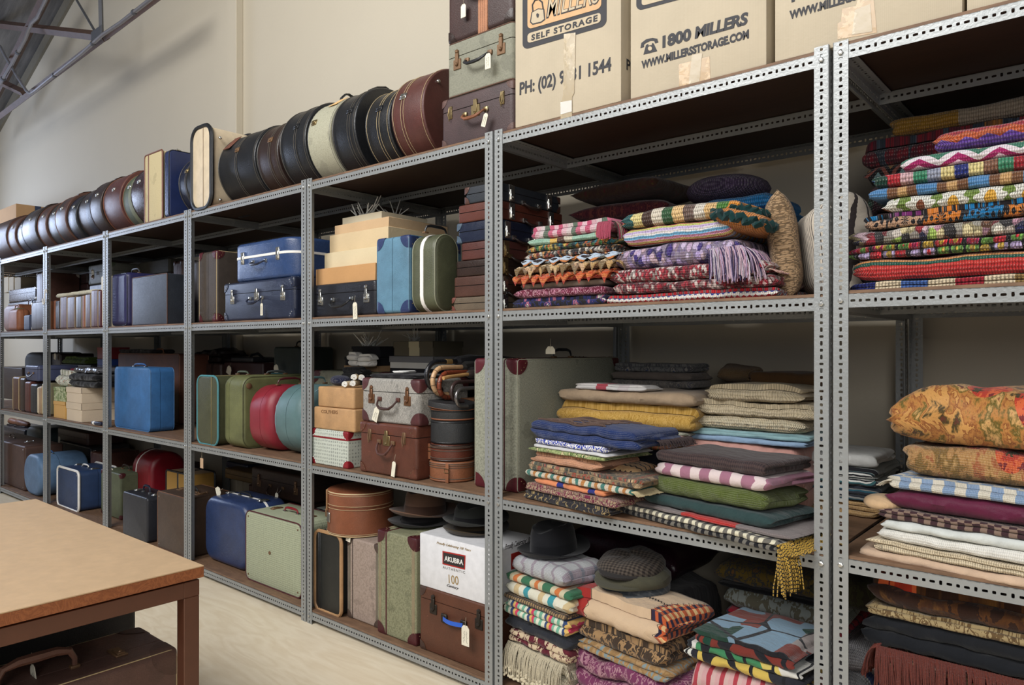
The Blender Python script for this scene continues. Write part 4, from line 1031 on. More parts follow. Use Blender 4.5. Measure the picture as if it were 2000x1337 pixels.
# bay two
r1 = pb(612, 733, .03, .42, Z2, 549); r1 = r1[:5]+(ZV(612, 557, .03),)
case('black suitcase with chrome latches and cream tag under a stack of flat boxes', r1, 'flat', leather((34, 36, 44), .35, .3), seam=.70, rc=.015, latch=CHROME, lx=.37, handle=BLK, hm=CHROME, ha=.07, droop=.035, tagp=(693, 590, .0, .030, .075, -.05))
def flatbox(lab, u0, u1, yf, dep, z0, uv, col, lf=0, **k):
    z1 = ZV(uv[0], uv[1], yf); b = (XU(u0, yf), XU(u1, yf), yf, yf+dep, z0, z1)
    return lidbox(lab, b, card(col), None, lf, 'flat_box', 'box', **k), z1
z = r1[5]+.001
_, z = flatbox('orange-brown flat box lying directly on the black suitcase', 615, 733, .05, .40, z, (615, 526), (198, 146, 90)); z += .001
_, z = flatbox('cream flat box second from bottom of the box stack', 632, 737, .09, .38, z, (632, 495), (214, 196, 156)); z += .001
_, z = flatbox('sand-coloured flat box in the middle of the box stack', 642, 758, .12, .40, z, (642, 460), (212, 186, 142)); z += .001
_, z = flatbox('kraft cardboard flat box under the cream topmost box', 652, 759, .13, .38, z, (652, 441), (204, 168, 124)); z += .001
ztop, z0_ = 0, z
r, z = flatbox('thin cream lid box topmost of the stack, with tissue paper tufts', 667, 745, .20, .30, z, (667, 426), (226, 214, 182))
TIS = plainm((240, 238, 230), .8, 0, 'tissue_paper')
def tissue(lab, x, y, z, w=.2, n=9, s=1):
    rr = thing('tissue_tuft', lab, 'tissue paper', T(x, y, z)); rnd = random.Random(s); bm = BM()
    for k in range(n):
        a = rnd.uniform(-1, 1); le = rnd.uniform(.5, 1)*w*.55; el = rnd.uniform(.25, .9); yy = rnd.uniform(-.03, .03); d = Vector((a, rnd.uniform(-.5, .5), el)).normalized(); q = Vector((d.z, 0, -d.x)).normalized()*w*.05
        p0 = Vector((a*w*.12, yy, .001)); p1 = p0+d*le; t = Vector((0, .0012, 0))
        for (A, B_, C, D) in (((p0-q*.5), (p0+q*.5), (p1+q*.12), (p1-q*.12)),):
            f = [bm.verts.new(v) for v in (A-t, B_-t, C-t, D-t)]; g = [bm.verts.new(v) for v in (A+t, B_+t, C+t, D+t)]
            bm.faces.new(f); bm.faces.new(g[::-1])
            for i in range(4): bm.faces.new((f[i], g[i], g[(i+1) % 4], f[(i+1) % 4]))
    for vtx in bm.verts: vtx.co.z = max(vtx.co.z, .0005)
    o = obj('paper_strips', bm, TIS, rr, False); o['kind'] = 'stuff'
    bm = BM(); add_tube(bm, [(-w*.15, 0, .012), (w*.15, 0, .012)], .012, 8); obj('twisted_core', bm, TIS, rr)
tissue('left splayed white tissue paper tuft on the cream topmost box', XU(712, .28), .28, z+.001, .24, 14, 3)
tissue('right splayed white tissue paper tuft on the cream topmost box', XU(768, .40), .40, z+.001, .22, 12, 9)
case('sky-blue suitcase with navy riveted corners standing on end', pb(735, 799, .006, .31, Z2, 457), 'end', leather((84, 132, 160), .5, .25), seam=.5, rc=.018, rb=.012, corner=leather((36, 54, 104), .4, .5), cR=.055, rivet=BRASS, strap=None, edge=None, pipe=leather((84, 132, 160), .5, .25), pr=.002)
r = case('olive-green rounded suitcase with a broad white band, standing on end', pb(803, 850, .012, .34, Z2, 452, u2=897), 'end', leather((84, 88, 62), .45, .25), seam=.55, band=WHITE, bw=.020, rc=.08, rb=.02, pipe=plainm((130, 132, 110)), pr=.003, handle=BLK)
xr_ = XU(972, .06); z = Z2
mini = [(882, 578, leather((104, 88, 68), .6, .3), 'khaki canvas attache case with red corners, bottom of the small case stack', leather((120, 60, 48), .5)), (884, 537, BRN, 'brown fibre attache case second from bottom of the small case stack', None), (888, 505, DBR, 'dark brown riveted attache case third from bottom of small stack', None),
 (898, 470, RBR, 'red-brown leather attache case with round corners, mid stack', None), (892, 430, NVY, 'navy attache case with pale worn edges in the small case stack', leather((70, 90, 110), .4, .6)), (895, 394, WD, 'polished reddish wooden case second from top of the small stack', None), (907, 360, leather((40, 46, 54), .5, .3), 'charcoal attache case on top of the small case stack', BRN)]
for i, (u0, v, m, lab, cn) in enumerate(mini):
    z1 = ZV(941, v, .06); x0 = XU(u0, .06)
    d = YD(xr_, [1040, 1040, 1040, 1050, 1062, 1099, 1095][i])-.06
    case(lab, (x0, xr_, .06, .06+d, z+.001, z1), 'right', m, name='attache_case', cat='case', group='stack of small cases by the tall post', rc=.008 if i == 5 else .02, rb=.006, seam=.55, corner=cn, cR=.03, latch=BRASS if i in (2, 3) else CHROME, lk='bar', lx=.3, handle=DBR, ha=.05, hout=.022, droop=.02, rivet=CHROME if i in (2, 4) else None)
    z = z1
# ================================================================ third level (below eye height)
TEAL = vinyl((84, 118, 120), .4); REDV = vinyl((150, 32, 48), .32); BRBLU = leather((44, 104, 168), .5, .1); OLV = leather((104, 108, 62), .5, .2)
GPT = tweed((150, 156, 130), (120, 128, 104)); DOT = dotted((196, 202, 190), (122, 128, 122), 62); REDC = leather((150, 22, 34), .35, .1)
# bay six
row = [(25, 37, 736, leather((96, 58, 38), .4, .5), 'brown leather case with worn pale edge at left of the low book-like row', STI), (39, 47, 738, DBR, 'narrow dark case between two brown cases under the blue vanity box', None),
 (48.5, 58, 745, leather((98, 44, 34), .4, .3), 'red-brown edged case right under the blue vanity box', None), (59.5, 71, 750, BLK2, 'charcoal case with metal corners under the blue vanity box', None),
 (72, 74.5, 755, CREAMC, 'thin cream board case near the second post from the left', None), (75.5, 80.5, 754, vinyl((170, 136, 96), .5), 'tan narrow box file between two cream ones', None), (81.5, 86, 748, vinyl((190, 178, 136), .5), 'cream box file standing against the second post from the left', None)]
for a, b_, v, m, lab, pp in row:
    case(lab, pb(a, b_, .03, .36, Z1, v), 'end', m, seam=.5 if b_-a > 7 else None, rc=.02, rb=.008, pipe=pp, group='narrow cases standing under the blue vanity box')
z_ = ZV(60, 743, .06)
case('greyish blue vanity box resting on a row of narrow cases at far left', (XU(49, .05), XU(74, .05), .05, .36, z_, ZV(74, 714, .05)), 'flat', vinyl((72, 80, 116), .35), name='vanity_case', cat='vanity case', seam=.75, rc=.02, handle=DBR, hout=.02)
r1 = pb(-4, 43, .44, .38, Z1, 718); case('large dark maroon-brown case behind the narrow cases at far left', r1, 'up', leather((58, 40, 38), .4, .4), seam=.5, pipe=DBR, rivet=OLDM, handle=DBR)
case('dark blue-grey soft bag lying high behind the blue vanity box', (XU(46, .44), XU(84, .44), .44, .84, Z1, ZV(84, 688, .44)), 'up', vinyl((44, 50, 60), .6), name='travel_bag', cat='bag', rc=.1, rb=.05, seam=.5)
# bay five
def hatbox2(lab, u0, u1, yf, z0, vt, col, u2=None, dep=.35, lf=.35, m=None, uv=None):
    b = pb(u0, u1, yf, dep, z0, vt, u2=u2)
    return lidbox(lab, b, m or card(col), None, lf, 'lidded_box', 'box'), b[5]
_, z = hatbox2('lower of two cream lidded boxes on the leather-satchel bay shelf', 129, 159, .01, Z1, 788, (206, 186, 158), u2=226)
_, z = hatbox2('upper of two cream lidded boxes, with black fur on top', 129, 159, .01, z+.001, 757.5, (206, 186, 158), u2=226); zc = z
_, z = hatbox2('mustard patterned box at bottom left beside the two cream boxes', 104, 127.5, .02, Z1, 785, (190, 150, 80), dep=.25, lf=.2, m=P('paisley', [(196, 150, 76), (206, 166, 90), (176, 130, 60), (200, 156, 80)], .02, knit=0))
gm = NB('marbled_paper'); _p = gm.oc(); _n = gm.noise(_p, 12, 4, .7); gm = gm.fin(gm.ramp(gm.M('FRACT', gm.M('MULTIPLY', _n, 5)), [(0, (96, 112, 60)), (.35, (150, 160, 110)), (.55, (196, 196, 160)), (.8, (110, 124, 72))], False), .6)
_, z = hatbox2('green marbled paper box between mustard box and white floral bundle', 104, 127.5, .02, z+.001, 757, None, dep=.25, lf=.25, m=gm)
cloth('white floral cloth bundle on the green marbled box', XU(105, .03), XU(140, .03)-.12, .03, .24, z+.001, ZV(128, 724, .03)-z, P('floral', [(206, 204, 192), (150, 150, 120), (170, 120, 110), (120, 130, 110)], .03, knit=0), 3, name='cloth_bundle', cat='cloth', amp=.012, endr=.05)
cloth('folded black fur stole on the upper cream box', XU(131, .02), XU(184, .02), .02, .30, zc+.001, ZV(160, 731, .02)-zc, P('plain', [(22, 22, 24)], knit=0, rough=1), 4, name='fur_stole', cat='stole', amp=.012, endr=.05)
zf = ZV(160, 731, .02)+.004
cloth('grey translucent plastic garment bag folded on the black fur', XU(138, .04), XU(186, .04), .05, .26, zf, .045, glassy((78, 78, 82), .25), 2, name='garment_bag', cat='bag', amp=.014, endr=.04)
cloth('crimson scarf end lying beside the grey garment bag', XU(111, .28), XU(140, .28), .28, .2, zc+.09, .03, P('plain', [(150, 30, 56)], knit=0), 2, name='scarf', cat='scarf', amp=.01)
r1 = pb(101, 118, .5, .3, Z1, 690); case('dark brown upright case with cream tag behind the white floral bundle', r1, 'up', DBR, seam=.5, tagp=(108, 690, .48, .05, .06, .3, False))
r1 = (XU(118, .5), XU(178, .5), .5, .84, Z1, ZV(178, 712, .5)); case('dark suitcase at the back carrying folded green cloth', r1, 'flat', BLK2, seam=.5)
cloth('folded moss green cloth on a dark case in the satchel bay', XU(120, .5), XU(166, .5), .5, .3, r1[5]+.001, ZV(166, 698, .5)-r1[5], P('plain', [(84, 104, 42)], knit=0), 3, name='folded_cloth', cat='cloth', amp=.012)
z = Z1
for v, col, lab in ((713, (58, 76, 120), 'lowest pale blue of three small tins by the post'), (701, (40, 72, 160), 'bright blue tin between a red and a pale blue one'), (690, (40, 70, 150), None), (678, (140, 30, 40), 'red tin on top of two blue tins by the post')):
    if lab is None: continue
    z1 = ZV(205, v, .42); z0_ = z if v == 713 else z; b = (XU(189, .42), XU(211, .42)-.02, .42, .60, z0_, z1)
    lidbox(lab, b, vinyl(col, .4), None, .2 if z1-z0_ < .2 else 0, 'tin', 'tin'); z = z1+.001
bm = BM(); rr = thing('spectacle_case', 'navy and white spectacle case at the front edge beside the cream box', 'case', T(XU(186, -.0) , .012, Z1+.014) @ Rz(.1)); add_tube(bm, [(-.07, 0, 0), (-.06, 0, 0), (.06, 0, 0), (.07, 0, 0)], .0135, 10, taper=[.6, 1, 1, .6]); obj('case_body', bm, vinyl((34, 40, 66), .4), rr)
bm = BM(); add_tube(bm, [(-.045, 0, 0), (-.02, 0, 0)], .0142, 10); obj('white_band', bm, WHITE, rr)
# bay four
case('bright blue suitcase standing upright alone, thin blue handle on top', (-5.395, -4.835, .055, .215, Z1, ZV(307, 719, .06)), 'up', BRBLU, seam=.42, rc=.035, rb=.012, pipe=leather((60, 120, 180), .5), pr=.003, handle=vinyl((40, 90, 160), .5), hout=.022, ha=.09, hm=CHROME)
case('large chestnut brown case behind the bright blue suitcase', pb(231, 350, .40, .22, Z1, 691), 'up', leather((112, 64, 46), .5, .25), seam=.5, rc=.02, rb=.012, pipe=TAN, handle=TAN)
case('dark upright case squeezed behind the blue suitcase, left side', pb(219, 231, .46, .3, Z1, 716), 'up', BLK2, seam=.5)
case('brown-black holdall on end at the right behind the blue suitcase', pb(352, 374, .63, .2, Z1, 700), 'up', DBR, seam=.5)
cloth('dark folded fabric on the chestnut case', XU(238, .44), XU(300, .44), .41, .2, ZV(350, 691, .40)+.001, .03, P('plain', [(40, 34, 34)], knit=0), 3, name='folded_fabric', cat='fabric', amp=.012)
# bay three
r = case('deep olive case edged with turquoise lacing on its narrow front', pb(385, 425, .012, .46, Z1, 735), 'up', leather((72, 74, 46), .45, .2), seam=None, rc=.05, rb=.01, pipe=plainm((70, 130, 138), .6, 0, 'lacing'), pr=.006, strap=[(.2, .004, plainm((120, 108, 70)))], handle=GRN, hout=.02)
r = case('light olive suitcase with round stud near its corner, between laced and red ones', pb(438, 474, .03, .56, Z1, 735), 'end', OLV, seam=.72, rc=.06, rb=.022, pipe=leather((84, 88, 52), .5), pr=.003, handle=vinyl((84, 90, 90), .5), hout=.02)
bm = BM(); add_lathe(bm, [(1e-4, 0), (.016, 0), (.016, .004), (.008, .007), (1e-4, .007)], 14); x1 = XU(474, .03); bm.transform(T(x1, YD(x1, 486), ZV(486, 752, .1)) @ Ry(PI/2)); obj('stud', toloc(bm, r), OLDM, r)
case('crimson round-shouldered suitcase between the olive and the teal one', (-3.612, -3.40, .04, .38, Z1, ZV(505, 753, .04)), 'end', REDV, seam=.42, rc=.13, rb=.05, rt=.03, pipe=None, handle=MAR, hout=.035, ha=.07)
case('teal-grey round-shouldered suitcase right of the crimson one', (-3.385, -3.13, .05, .385, Z1, ZV(560, 752, .05)), 'end', TEAL, seam=.52, rc=.15, rb=.06, rt=.04, pipe=vinyl((120, 150, 160), .3), pr=.003, handle=TEAL)
r1 = pb(340, 427, .52, .3, Z1, 713); r1 = (max(XU(380, .6), XU(374, .63)+.01), XU(430, .6), .6, .86, Z1, ZV(430, 710, .6)); case('brown suitcase with leather strap behind the turquoise-laced case', r1, 'flat', leather((76, 54, 48), .35, .2), seam=.6, strap=[(.2, .03, DBR)])
cloth('black leather coat folded on the strapped brown suitcase', r1[0]+.01, r1[1]-.02, .60, .24, r1[5]+.001, .10, leather((30, 24, 24), .35, .1), 4, name='folded_coat', cat='coat', amp=.02)
r2 = (XU(436, .62), XU(512, .62), .62, .86, Z1, ZV(512, 708, .62)); case('dark maroon suitcase at the back with black handle above', r2, 'flat', leather((60, 34, 34), .4, .2), seam=.6, tagp=(449, 715, .6, .06, .06, .4, False))
bm = BM(); add_tube(bm, [(XU(487, .7), .7, r2[5]), (XU(492, .7), .7, r2[5]+.05), (XU(504, .7), .7, r2[5]+.06), (XU(514, .7), .7, r2[5]+.03)], .010, 7)
hb = thing('bag_handle_bag', 'black bag with tall arched handle at the back above the red suitcase', 'bag', T(XU(500, .72), .72, r2[5]+.001)); hb.name = 'flat_bag'; MW[hb.name] = hb.matrix_world.copy()
obj('handle', toloc(bm, hb), BLK, hb); bm = BM(); add_box(bm, -.17, .12, -.10, .10, 0, .035, .012, 3); obj('body', bm, BLK2, hb)
case('dark green suitcase at the back of the bay, right above the teal one', (XU(534, .60), XU(584, .60), .60, .86, Z1, ZV(584, 677, .60)), 'up', leather((44, 56, 50), .5, .1), seam=.5, rc=.02, handle=BLK, tagp=(538, 712, .56, .05, .055, -.3, False))
# bay two
case('small white patterned trunk with bright red corners at front left', (-2.985, XU(679, .012), .012, .26, Z1, ZV(679, 844, .012)), 'flat', DOT, name='trunk', cat='trunk', seam=.78, rc=.008, rb=.006, band=REDC, bw=.008, corner=REDC, cR=.045, rivet=CHROME)
def bxf(u0, u1, yf, dep, z0, v): return (XU(u0, yf), XU(u1, yf), yf, yf+dep, z0, ZV(u1, v, yf))
b1 = bxf(612, 692, .014, .20, ZV(679, 844, .012)+.001, 800); tanb = leather((190, 142, 90), .6, .08)
r = case('lower tan fibreboard box with faint stencilled name, on the patterned trunk', b1, 'flat', tanb, name='fibreboard_box', cat='box', seam=None, rc=.012, rb=.008)
pxtext(r, 'COLYHERS', plainm((110, 76, 46), .8), 628, 806, 660, 808, .0142, 6.5, .01)
b2 = bxf(620, 691, .02, .19, b1[5]+.001, 758); case('upper tan fibreboard box carrying rolled cream gloves', b2, 'flat', tanb, name='fibreboard_box', cat='box', seam=None, rc=.012, rb=.008)
for i, (a, v) in enumerate(((0, 0), (.035, .004), (.018, .032), (.05, .03))):
    g = thing('rolled_glove', ['rolled cream glove, front left of the little glove heap', 'rolled cream glove, front right of the little glove heap', 'rolled cream glove, upper left of the little glove heap', 'rolled cream glove, upper right of the little glove heap'][i], 'glove', T(XU(679, .05)+a, .06+.01*i, b2[5]+.016+v) @ Rz(.5+.15*i) @ Ry(.1), 'rolled gloves on the tan box')
    bm = BM(); N = 40; add_tube(bm, [((.002+.012*k/N)*math.cos(k*.42), -.05, (.002+.012*k/N)*math.sin(k*.42)) for k in range(N)], .0024, 5)
    for v_ in list(bm.verts): pass
    obj('rolled_cuff', bm, WHITE, g); bm = BM(); add_lathe(bm, [(1e-4, 0), (.011, 0), (.0135, .01), (.0135, .075), (.010, .085), (1e-4, .085)], 14); bm.transform(T(0, -.045, 0) @ Rx(-PI/2)); obj('glove_roll', bm, CREAMC, g)
cushion('dark navy knitted mittens bunched on the upper tan box', (XU(655, .09), .12, b2[5]+.026), .055, .035, .05, P('plain', [(34, 38, 62)], knit=.004), (0, 0, .3), 'knitted_mittens', 'mittens', rnd_=True)
b3 = bxf(702, 813, .012, .30, Z1, 833)
case('brown leather cabin trunk with drop handle and paper tag, under the grey tweed case', b3, 'flat', leather((100, 50, 34), .4, .35), name='leather_case', seam=.78, rc=.02, rb=.012, corner=leather((100, 50, 34), .4, .5), cR=.055, rivet=OLDM, latch=OLDM, lk='wire', lx=.3, centre=BRASS, handle=leather((90, 50, 40), .4, .3), hm=OLDM, ha=.045, droop=.05, hout=.03, tagp=(770, 901, -.0, .022, .065, .15, False))
b4 = (XU(706, .02), XU(819, .02), .02, .32, b3[5]+.001, ZV(819, 742, .02))
case('grey tweed suitcase with maroon corners and cream tag, above the leather trunk', b4, 'flat', tweed((170, 166, 158), (96, 96, 92)), seam=.70, rc=.02, rb=.012, corner=leather((84, 38, 40), .45, .2), cR=.065, latch=plainm((122, 86, 60), .4, .6), lx=.31, handle=leather((70, 40, 34), .4, .3), hm=leather((96, 52, 40), .4, .3), ha=.06, droop=.04, hout=.03, tagp=(737, 796, -.0, .034, .062, .35))
cloth('black velvet cloth draped flat on the grey tweed suitcase', XU(722, .05), XU(806, .05), .04, .24, b4[5]+.001, .018, P('plain', [(26, 25, 28)], knit=0), 2, name='velvet_cloth', cat='cloth', amp=.009)
cloth('small white handkerchief on the black velvet cloth', XU(768, .06), XU(786, .06), .05, .10, b4[5]+.024, .010, P('plain', [(220, 220, 216)], knit=0), 2, name='handkerchief', cat='handkerchief', amp=.008)
# support trunk and box towers behind
b5 = (XU(612, .40), XU(757, .40), .40, .84, Z1, ZV(660, 724, .40)); case('grey-green tweed trunk with maroon corner behind the tan boxes', b5, 'flat', tweed((132, 132, 112), (108, 108, 92)), name='trunk', cat='trunk', seam=.75, corner=leather((84, 38, 40), .45, .2), cR=.07)
z = b5[5]+.001; BB_ = card((36, 36, 40)); YB = .42
b6 = (XU(670, YB), XU(737, YB), YB, .80, z, z+.03); lidbox('shallow kraft tray under the two black boxes', b6, card((176, 138, 96)), None, 0, 'cardboard_tray', 'box')
b7 = (XU(673, YB), XU(736, YB), YB, .80, b6[5]+.001, ZV(736, 697, YB)); lidbox('lower black shoe box with white gloves lying against it', b7, BB_, BB_, .35, 'shoe_box', 'box', group='black shoe boxes')
b8 = (XU(685, YB), XU(741, YB), YB+.005, .79, b7[5]+.001, ZV(741, 676, YB)); lidbox('upper black shoe box with white tissue tuft on top', b8, BB_, BB_, .3, 'shoe_box', 'box', group='black shoe boxes')
tissue('white splayed tissue tuft on the upper black shoe box', XU(722, .5), .5, b8[5]+.001, .2, 20, 5)
cloth('stack of black cotton gloves leaning before the lower black shoe box', XU(675, .33), XU(708, .33), .30, .09, b5[5]-.02 if 0 else b2[5]+.002, ZV(690, 716, .33)-b2[5], P('plain', [(28, 28, 30)], knit=0), 6, name='black_gloves', cat='gloves', amp=.006)
for i, (a, b_) in enumerate(((677, 694), (696, 722))):
    cloth(['left pair of folded white cotton gloves before the black shoe box', 'right pair of folded white cotton gloves before the black shoe box'][i], XU(a, .32), XU(b_, .32), .315, .06, ZV(690, 716, .33)+.003, .075 if i == 0 else .065, P('plain', [(228, 226, 220)], knit=0), 5, name='white_gloves', cat='gloves', group='folded white gloves', amp=.006)
b9 = (XU(757, .42)+.03, XU(880, .42), .42, .84, Z1, Z1+.30); case('dark case supporting the shoe boxes behind the tweed suitcase', b9, 'flat', BLK2, seam=.5)
z = b9[5]+.001
def sb(lab, u0, u1, v, m, lm, lf, z, u2=None, y=.42):
    b = (XU(u0, y), XU(u1, y), y, .82 if not u2 else min(.84, YD(XU(u1, y), u2)), z, ZV(u1, v, y)); lidbox(lab, b, m, lm, lf, 'shoe_box', 'box'); return b[5]+.001
z = sb('black shoe box at the bottom of the grey and striped stack', 762, 846, 721, BB_, BB_, .3, z)
z = sb('white shoe box with grey lid in the middle of the stack', 760, 847, 696, card((222, 220, 210)), card((128, 128, 130)), .5, z)
stp = NB('striped_card'); _p = stp.oc(); _x = stp.n('ShaderNodeSeparateXYZ'); stp.lk(_p, _x.inputs[0]); stp = stp.fin(stp.ramp(stp.M('FRACT', stp.M('ADD', stp.M('DIVIDE', _x.outputs[0], .20), .15)), [(0, (190, 182, 150)), (.38, (92, 86, 70))]), .7)
z = sb('cream and olive broad-striped shoe box on top of the stack', 768, 846, 666, stp, None, .42, z, 905)
tissue('cream tissue bow on the broad-striped shoe box', XU(812, .55), .55, z, .15, 16, 8)
# hat boxes in front right
xc = XU(885, .15); R_ = .094; yf0 = .052; z = Z1
z1 = z+.082; drum('tan leather collar box with buckled strap, lowest of the round stack', xc, z1-z, yf0, R_, z, TAN, None, .82, TAN, up=True, name='collar_box', cat='collar box', latch=None, stitch=DST)
SB = []
def strapb(root, x, y, z0, z1, m):
    bm = BM(); add_box(bm, x-.009, x+.009, y-.004, y, z0, z1, .001, 1); obj('strap', toloc(bm, root), m, root)
    bm = BM(); zz = (z0+z1)/2+.01; add_tube(bm, [(x-.012, y-.006, zz-.008), (x+.012, y-.006, zz-.008), (x+.012, y-.006, zz+.008), (x-.012, y-.006, zz+.008)], .0016, 5, True); obj('buckle', toloc(bm, root), BRASS, root)
strapb(COL.objects[-1] if 0 else bpy.data.objects['collar_box'], xc+.052, yf0+.013, z+.0, z+.078, TAN)
z = z1+.001; z1 = z+.070; drum('red-brown leather collar box, second in the round stack', xc, z1-z, yf0+.002, R_-.004, z, leather((104, 48, 32), .4, .2), None, .75, DBR, up=True, name='collar_box', cat='collar box', latch=None, stitch=DST)
strapb(bpy.data.objects['collar_box.001'], xc-.068, yf0+.030, z, z+.065, TAN)
z = z1+.001; z1 = z+.094; drum('black embossed round box, third in the round stack', xc, z1-z, yf0+.004, R_-.002, z, leather((46, 48, 50), .5, .55), None, .93, BLK, up=True, name='round_box', cat='round box', latch=None)
z = z1+.001; z1 = z+.050; drum('shallow black round box with orange rim, under the tilted lid', xc, z1-z, yf0+.006, R_-.002, z, leather((44, 44, 44), .5, .6), None, .75, ORR, up=True, name='round_box', cat='round box', latch=None)
r = thing('tilted_lid', 'black lid with worn tan edge tilted on the round box stack', 'lid', T(xc-.004, yf0+R_, z1+.016) @ Ry(.10))
bm = BM(); add_lathe(bm, [(1e-4, .010), (.098, .010), (.099, .006), (.099, -.014), (.096, -.014), (.095, .006), (1e-4, .006)], 40); obj('lid_shell', bm, leather((46, 46, 48), .45, .6), r)
bm = BM(); add_tube(bm, [(.0985*math.cos(k*PI/20), .0985*math.sin(k*PI/20), -.0135) for k in range(40)], .0016, 4, True); obj('worn_edge', bm, TAN, r)
# wooden box + umbrellas
b10 = (XU(893, .25)+.0, XU(921, .25), .262, .62, Z1, ZV(921, 778, .26)); case('varnished brown wooden box behind the round boxes', b10, 'flat', leather((110, 66, 34), .3, .1), name='wooden_box', cat='box', seam=None, rc=.004, rb=.003)
um = [('umbrella with black lacquered crook handle and tan collar, topmost', (30, 30, 34), 834, 706, .058, 0, (34, 34, 38)), ('umbrella with pale segmented bamboo crook handle', (206, 160, 112), 846, 717, .056, .012, (40, 38, 36)),
 ('umbrella with reddish brown bamboo crook handle', (132, 58, 34), 858, 727, .052, .03, (34, 30, 32)), ('umbrella with glossy dark brown crook, nearest the green case', (62, 44, 42), 882, 745, .040, .02, (46, 44, 46)),
 ('umbrella with steel-grey curved metal crook in the bundle', (130, 126, 126), 892, 758, .036, .0, (60, 56, 56)), ('umbrella with straight tan wooden tip beside the brown crook', (190, 140, 80), 876, 732, 0, 0, (54, 46, 42))]
for i, (lab, col, u, v, rr_, dy, cc) in enumerate(um):
    yy = .11+dy; hm_ = leather(col, .22, 0.02) if i != 4 else plainm(col, .25, .8); r0 = .0105 if i < 3 else .008
    c = Vector((XU(u+int(rr_*330), yy)+.0, yy, ZV(u, v, yy)))
    r = thing('umbrella', lab, 'umbrella', T(*c), 'bundle of umbrellas with crook handles'); bm = BM()
    if rr_:
        pts = [(0, .12+.02*i*0, 0), (0, .05, 0)]+[(0, -rr_*math.sin(a)*1.0, -rr_+rr_*math.cos(a)) for a in [PI*k/12 for k in range(0, 13)]]+[(0, .03, -2*rr_-.002)]
    else: pts = [(0, .12, .0), (0, 0, -.008), (0, -.03, -.012)]
    add_tube(bm, pts, r0, 10); obj('crook_handle' if rr_ else 'handle', bm, hm_, r)
    if i in (1, 2):
        bm = BM()
        for k in (1, 3, 5, 7, 9, 11):
            a = PI*k/12; d = Vector((0, -math.cos(a), -math.sin(a))); p = Vector((0, -rr_*math.sin(a), -rr_+rr_*math.cos(a))); add_tube(bm, [p-d*.0014, p+d*.0014], r0*1.12, 10)
        o = obj('bamboo_nodes', bm, leather(dk(col, .6), .3, 0), r)
    if i == 0: bm = BM(); add_tube(bm, [(0, .052, 0), (0, .085, 0)], r0*1.15, 10); obj('collar', bm, plainm((170, 140, 90), .4, .5), r)
    bm = BM(); add_tube(bm, [(0, .115, 0), (0, .125, 0), (0, .20, -.0), (0, .42, -.004), (0, .66, -.004)], .026 if i < 3 else .02, 10, taper=[.5, .9, 1.1, .9, .3]); 
    for v_ in bm.verts:
        a = math.atan2(v_.co.z, v_.co.x); q = 1+.14*math.sin(a*5+v_.co.y*20); v_.co.x *= q; v_.co.z *= q
    obj('furled_canopy', bm, P('plain', [cc], knit=0, rough=.6), r)
    bm = BM(); add_tube(bm, [(0, .66, -.004), (0, .70, -.004)], .004, 6); obj('ferrule', bm, DARKM, r)
x1 = XU(1013, .09); r = case('tall pale green canvas trunk with maroon corners, crossing behind the tall post', (XU(926, .085), x1, .085, .80, Z1, ZV(1012, 701, .085)), 'end', tweed((156, 157, 140), (112, 114, 100)), name='trunk', cat='trunk', seam=.30, rc=.014, rb=.012, band=MAR, bw=.006, corner=leather((92, 24, 34), .35, .2), cR=.06, rivet=OLDM, handle=BLK, pipe=leather((160, 160, 136), .6), pr=.002, tagp=(1075, 676, .25, .045, .03, 0, False))
# ================================================================ bottom level
case('large brown fibre case, farthest left on the bottom shelf', (XU(-60, .05), -7.308, .058, .36, Z0, ZV(52, 873, .06)), 'up', leather((86, 58, 48), .5, .15), seam=.5, rc=.02, rb=.015, rivet=CHROME, corner=None, handle=DBR, latch=CHROME, tagp=(42, 864, .2, .05, .03, 1.3, False))
case('pale blue rounded suitcase behind the second post from the left', (-7.295, XU(81, .05), .045, .42, Z0, ZV(66, 889, .045)), 'up', leather((88, 124, 164), .5, .1), seam=.4, rc=.16, rb=.03, handle=vinyl((40, 90, 150), .4), hout=.02, hm=CHROME)
r1 = pb(0, 48, .5, .3, Z0, 840); case('dark navy box case at the back of the farthest bottom shelf', r1, 'up', NVY, seam=.5)
case('dark teal rounded bag at the back behind the pale blue suitcase', pb(50, 84, .5, .3, Z0, 838), 'up', vinyl((44, 64, 68), .5), name='travel_bag', cat='bag', seam=.5, rc=.09, rb=.04)
for i in range(2):
    s_ = thing('shoe', ['left tan leather shoe on the navy box case', 'right tan leather shoe on the navy box case'][i], 'shoe', T(XU(22+14*i, .56), .6, r1[5]+.0005) @ Rz(.2), 'pair of tan shoes')
    bm = BM(); add_shell(bm, .26, .08, 0, .012, .038, .002, .002); obj('sole', bm, DBR, s_)
    bm = BM(); add_tube(bm, [(-.12, 0, .035), (-.09, 0, .045), (-.03, 0, .04), (.04, 0, .034), (.10, 0, .028), (.125, 0, .024)], .038, 10, taper=[.6, .95, .95, .85, .8, .45])
    for v_ in bm.verts: v_.co.z = max(.0125, v_.co.z)
    obj('upper', bm, TAN, s_)
r = case('mid-blue suitcase with thick white piping, second bay on the bottom shelf', (-6.518, -6.075, .060, .34, Z0, ZV(156, 922, .065)), 'up', leather((38, 62, 104), .45, .06), seam=.5, rc=.04, rb=.012, pipe=WHITE, pr=.0095, rivet=CHROME, handle=WHITE, hout=.02, hm=CHROME, latch=CHROME, lk='bar', lx=.36)
r1 = (XU(116, .5), XU(176, .5), .5, .84, Z0, ZV(176, 900, .5)); r1 = r1[:5]+(ZV(176, 874, .5),); case('black suitcase lying under a brown one, behind the white-piped blue case', r1, 'up', BLK2, seam=.5, latch=CHROME)
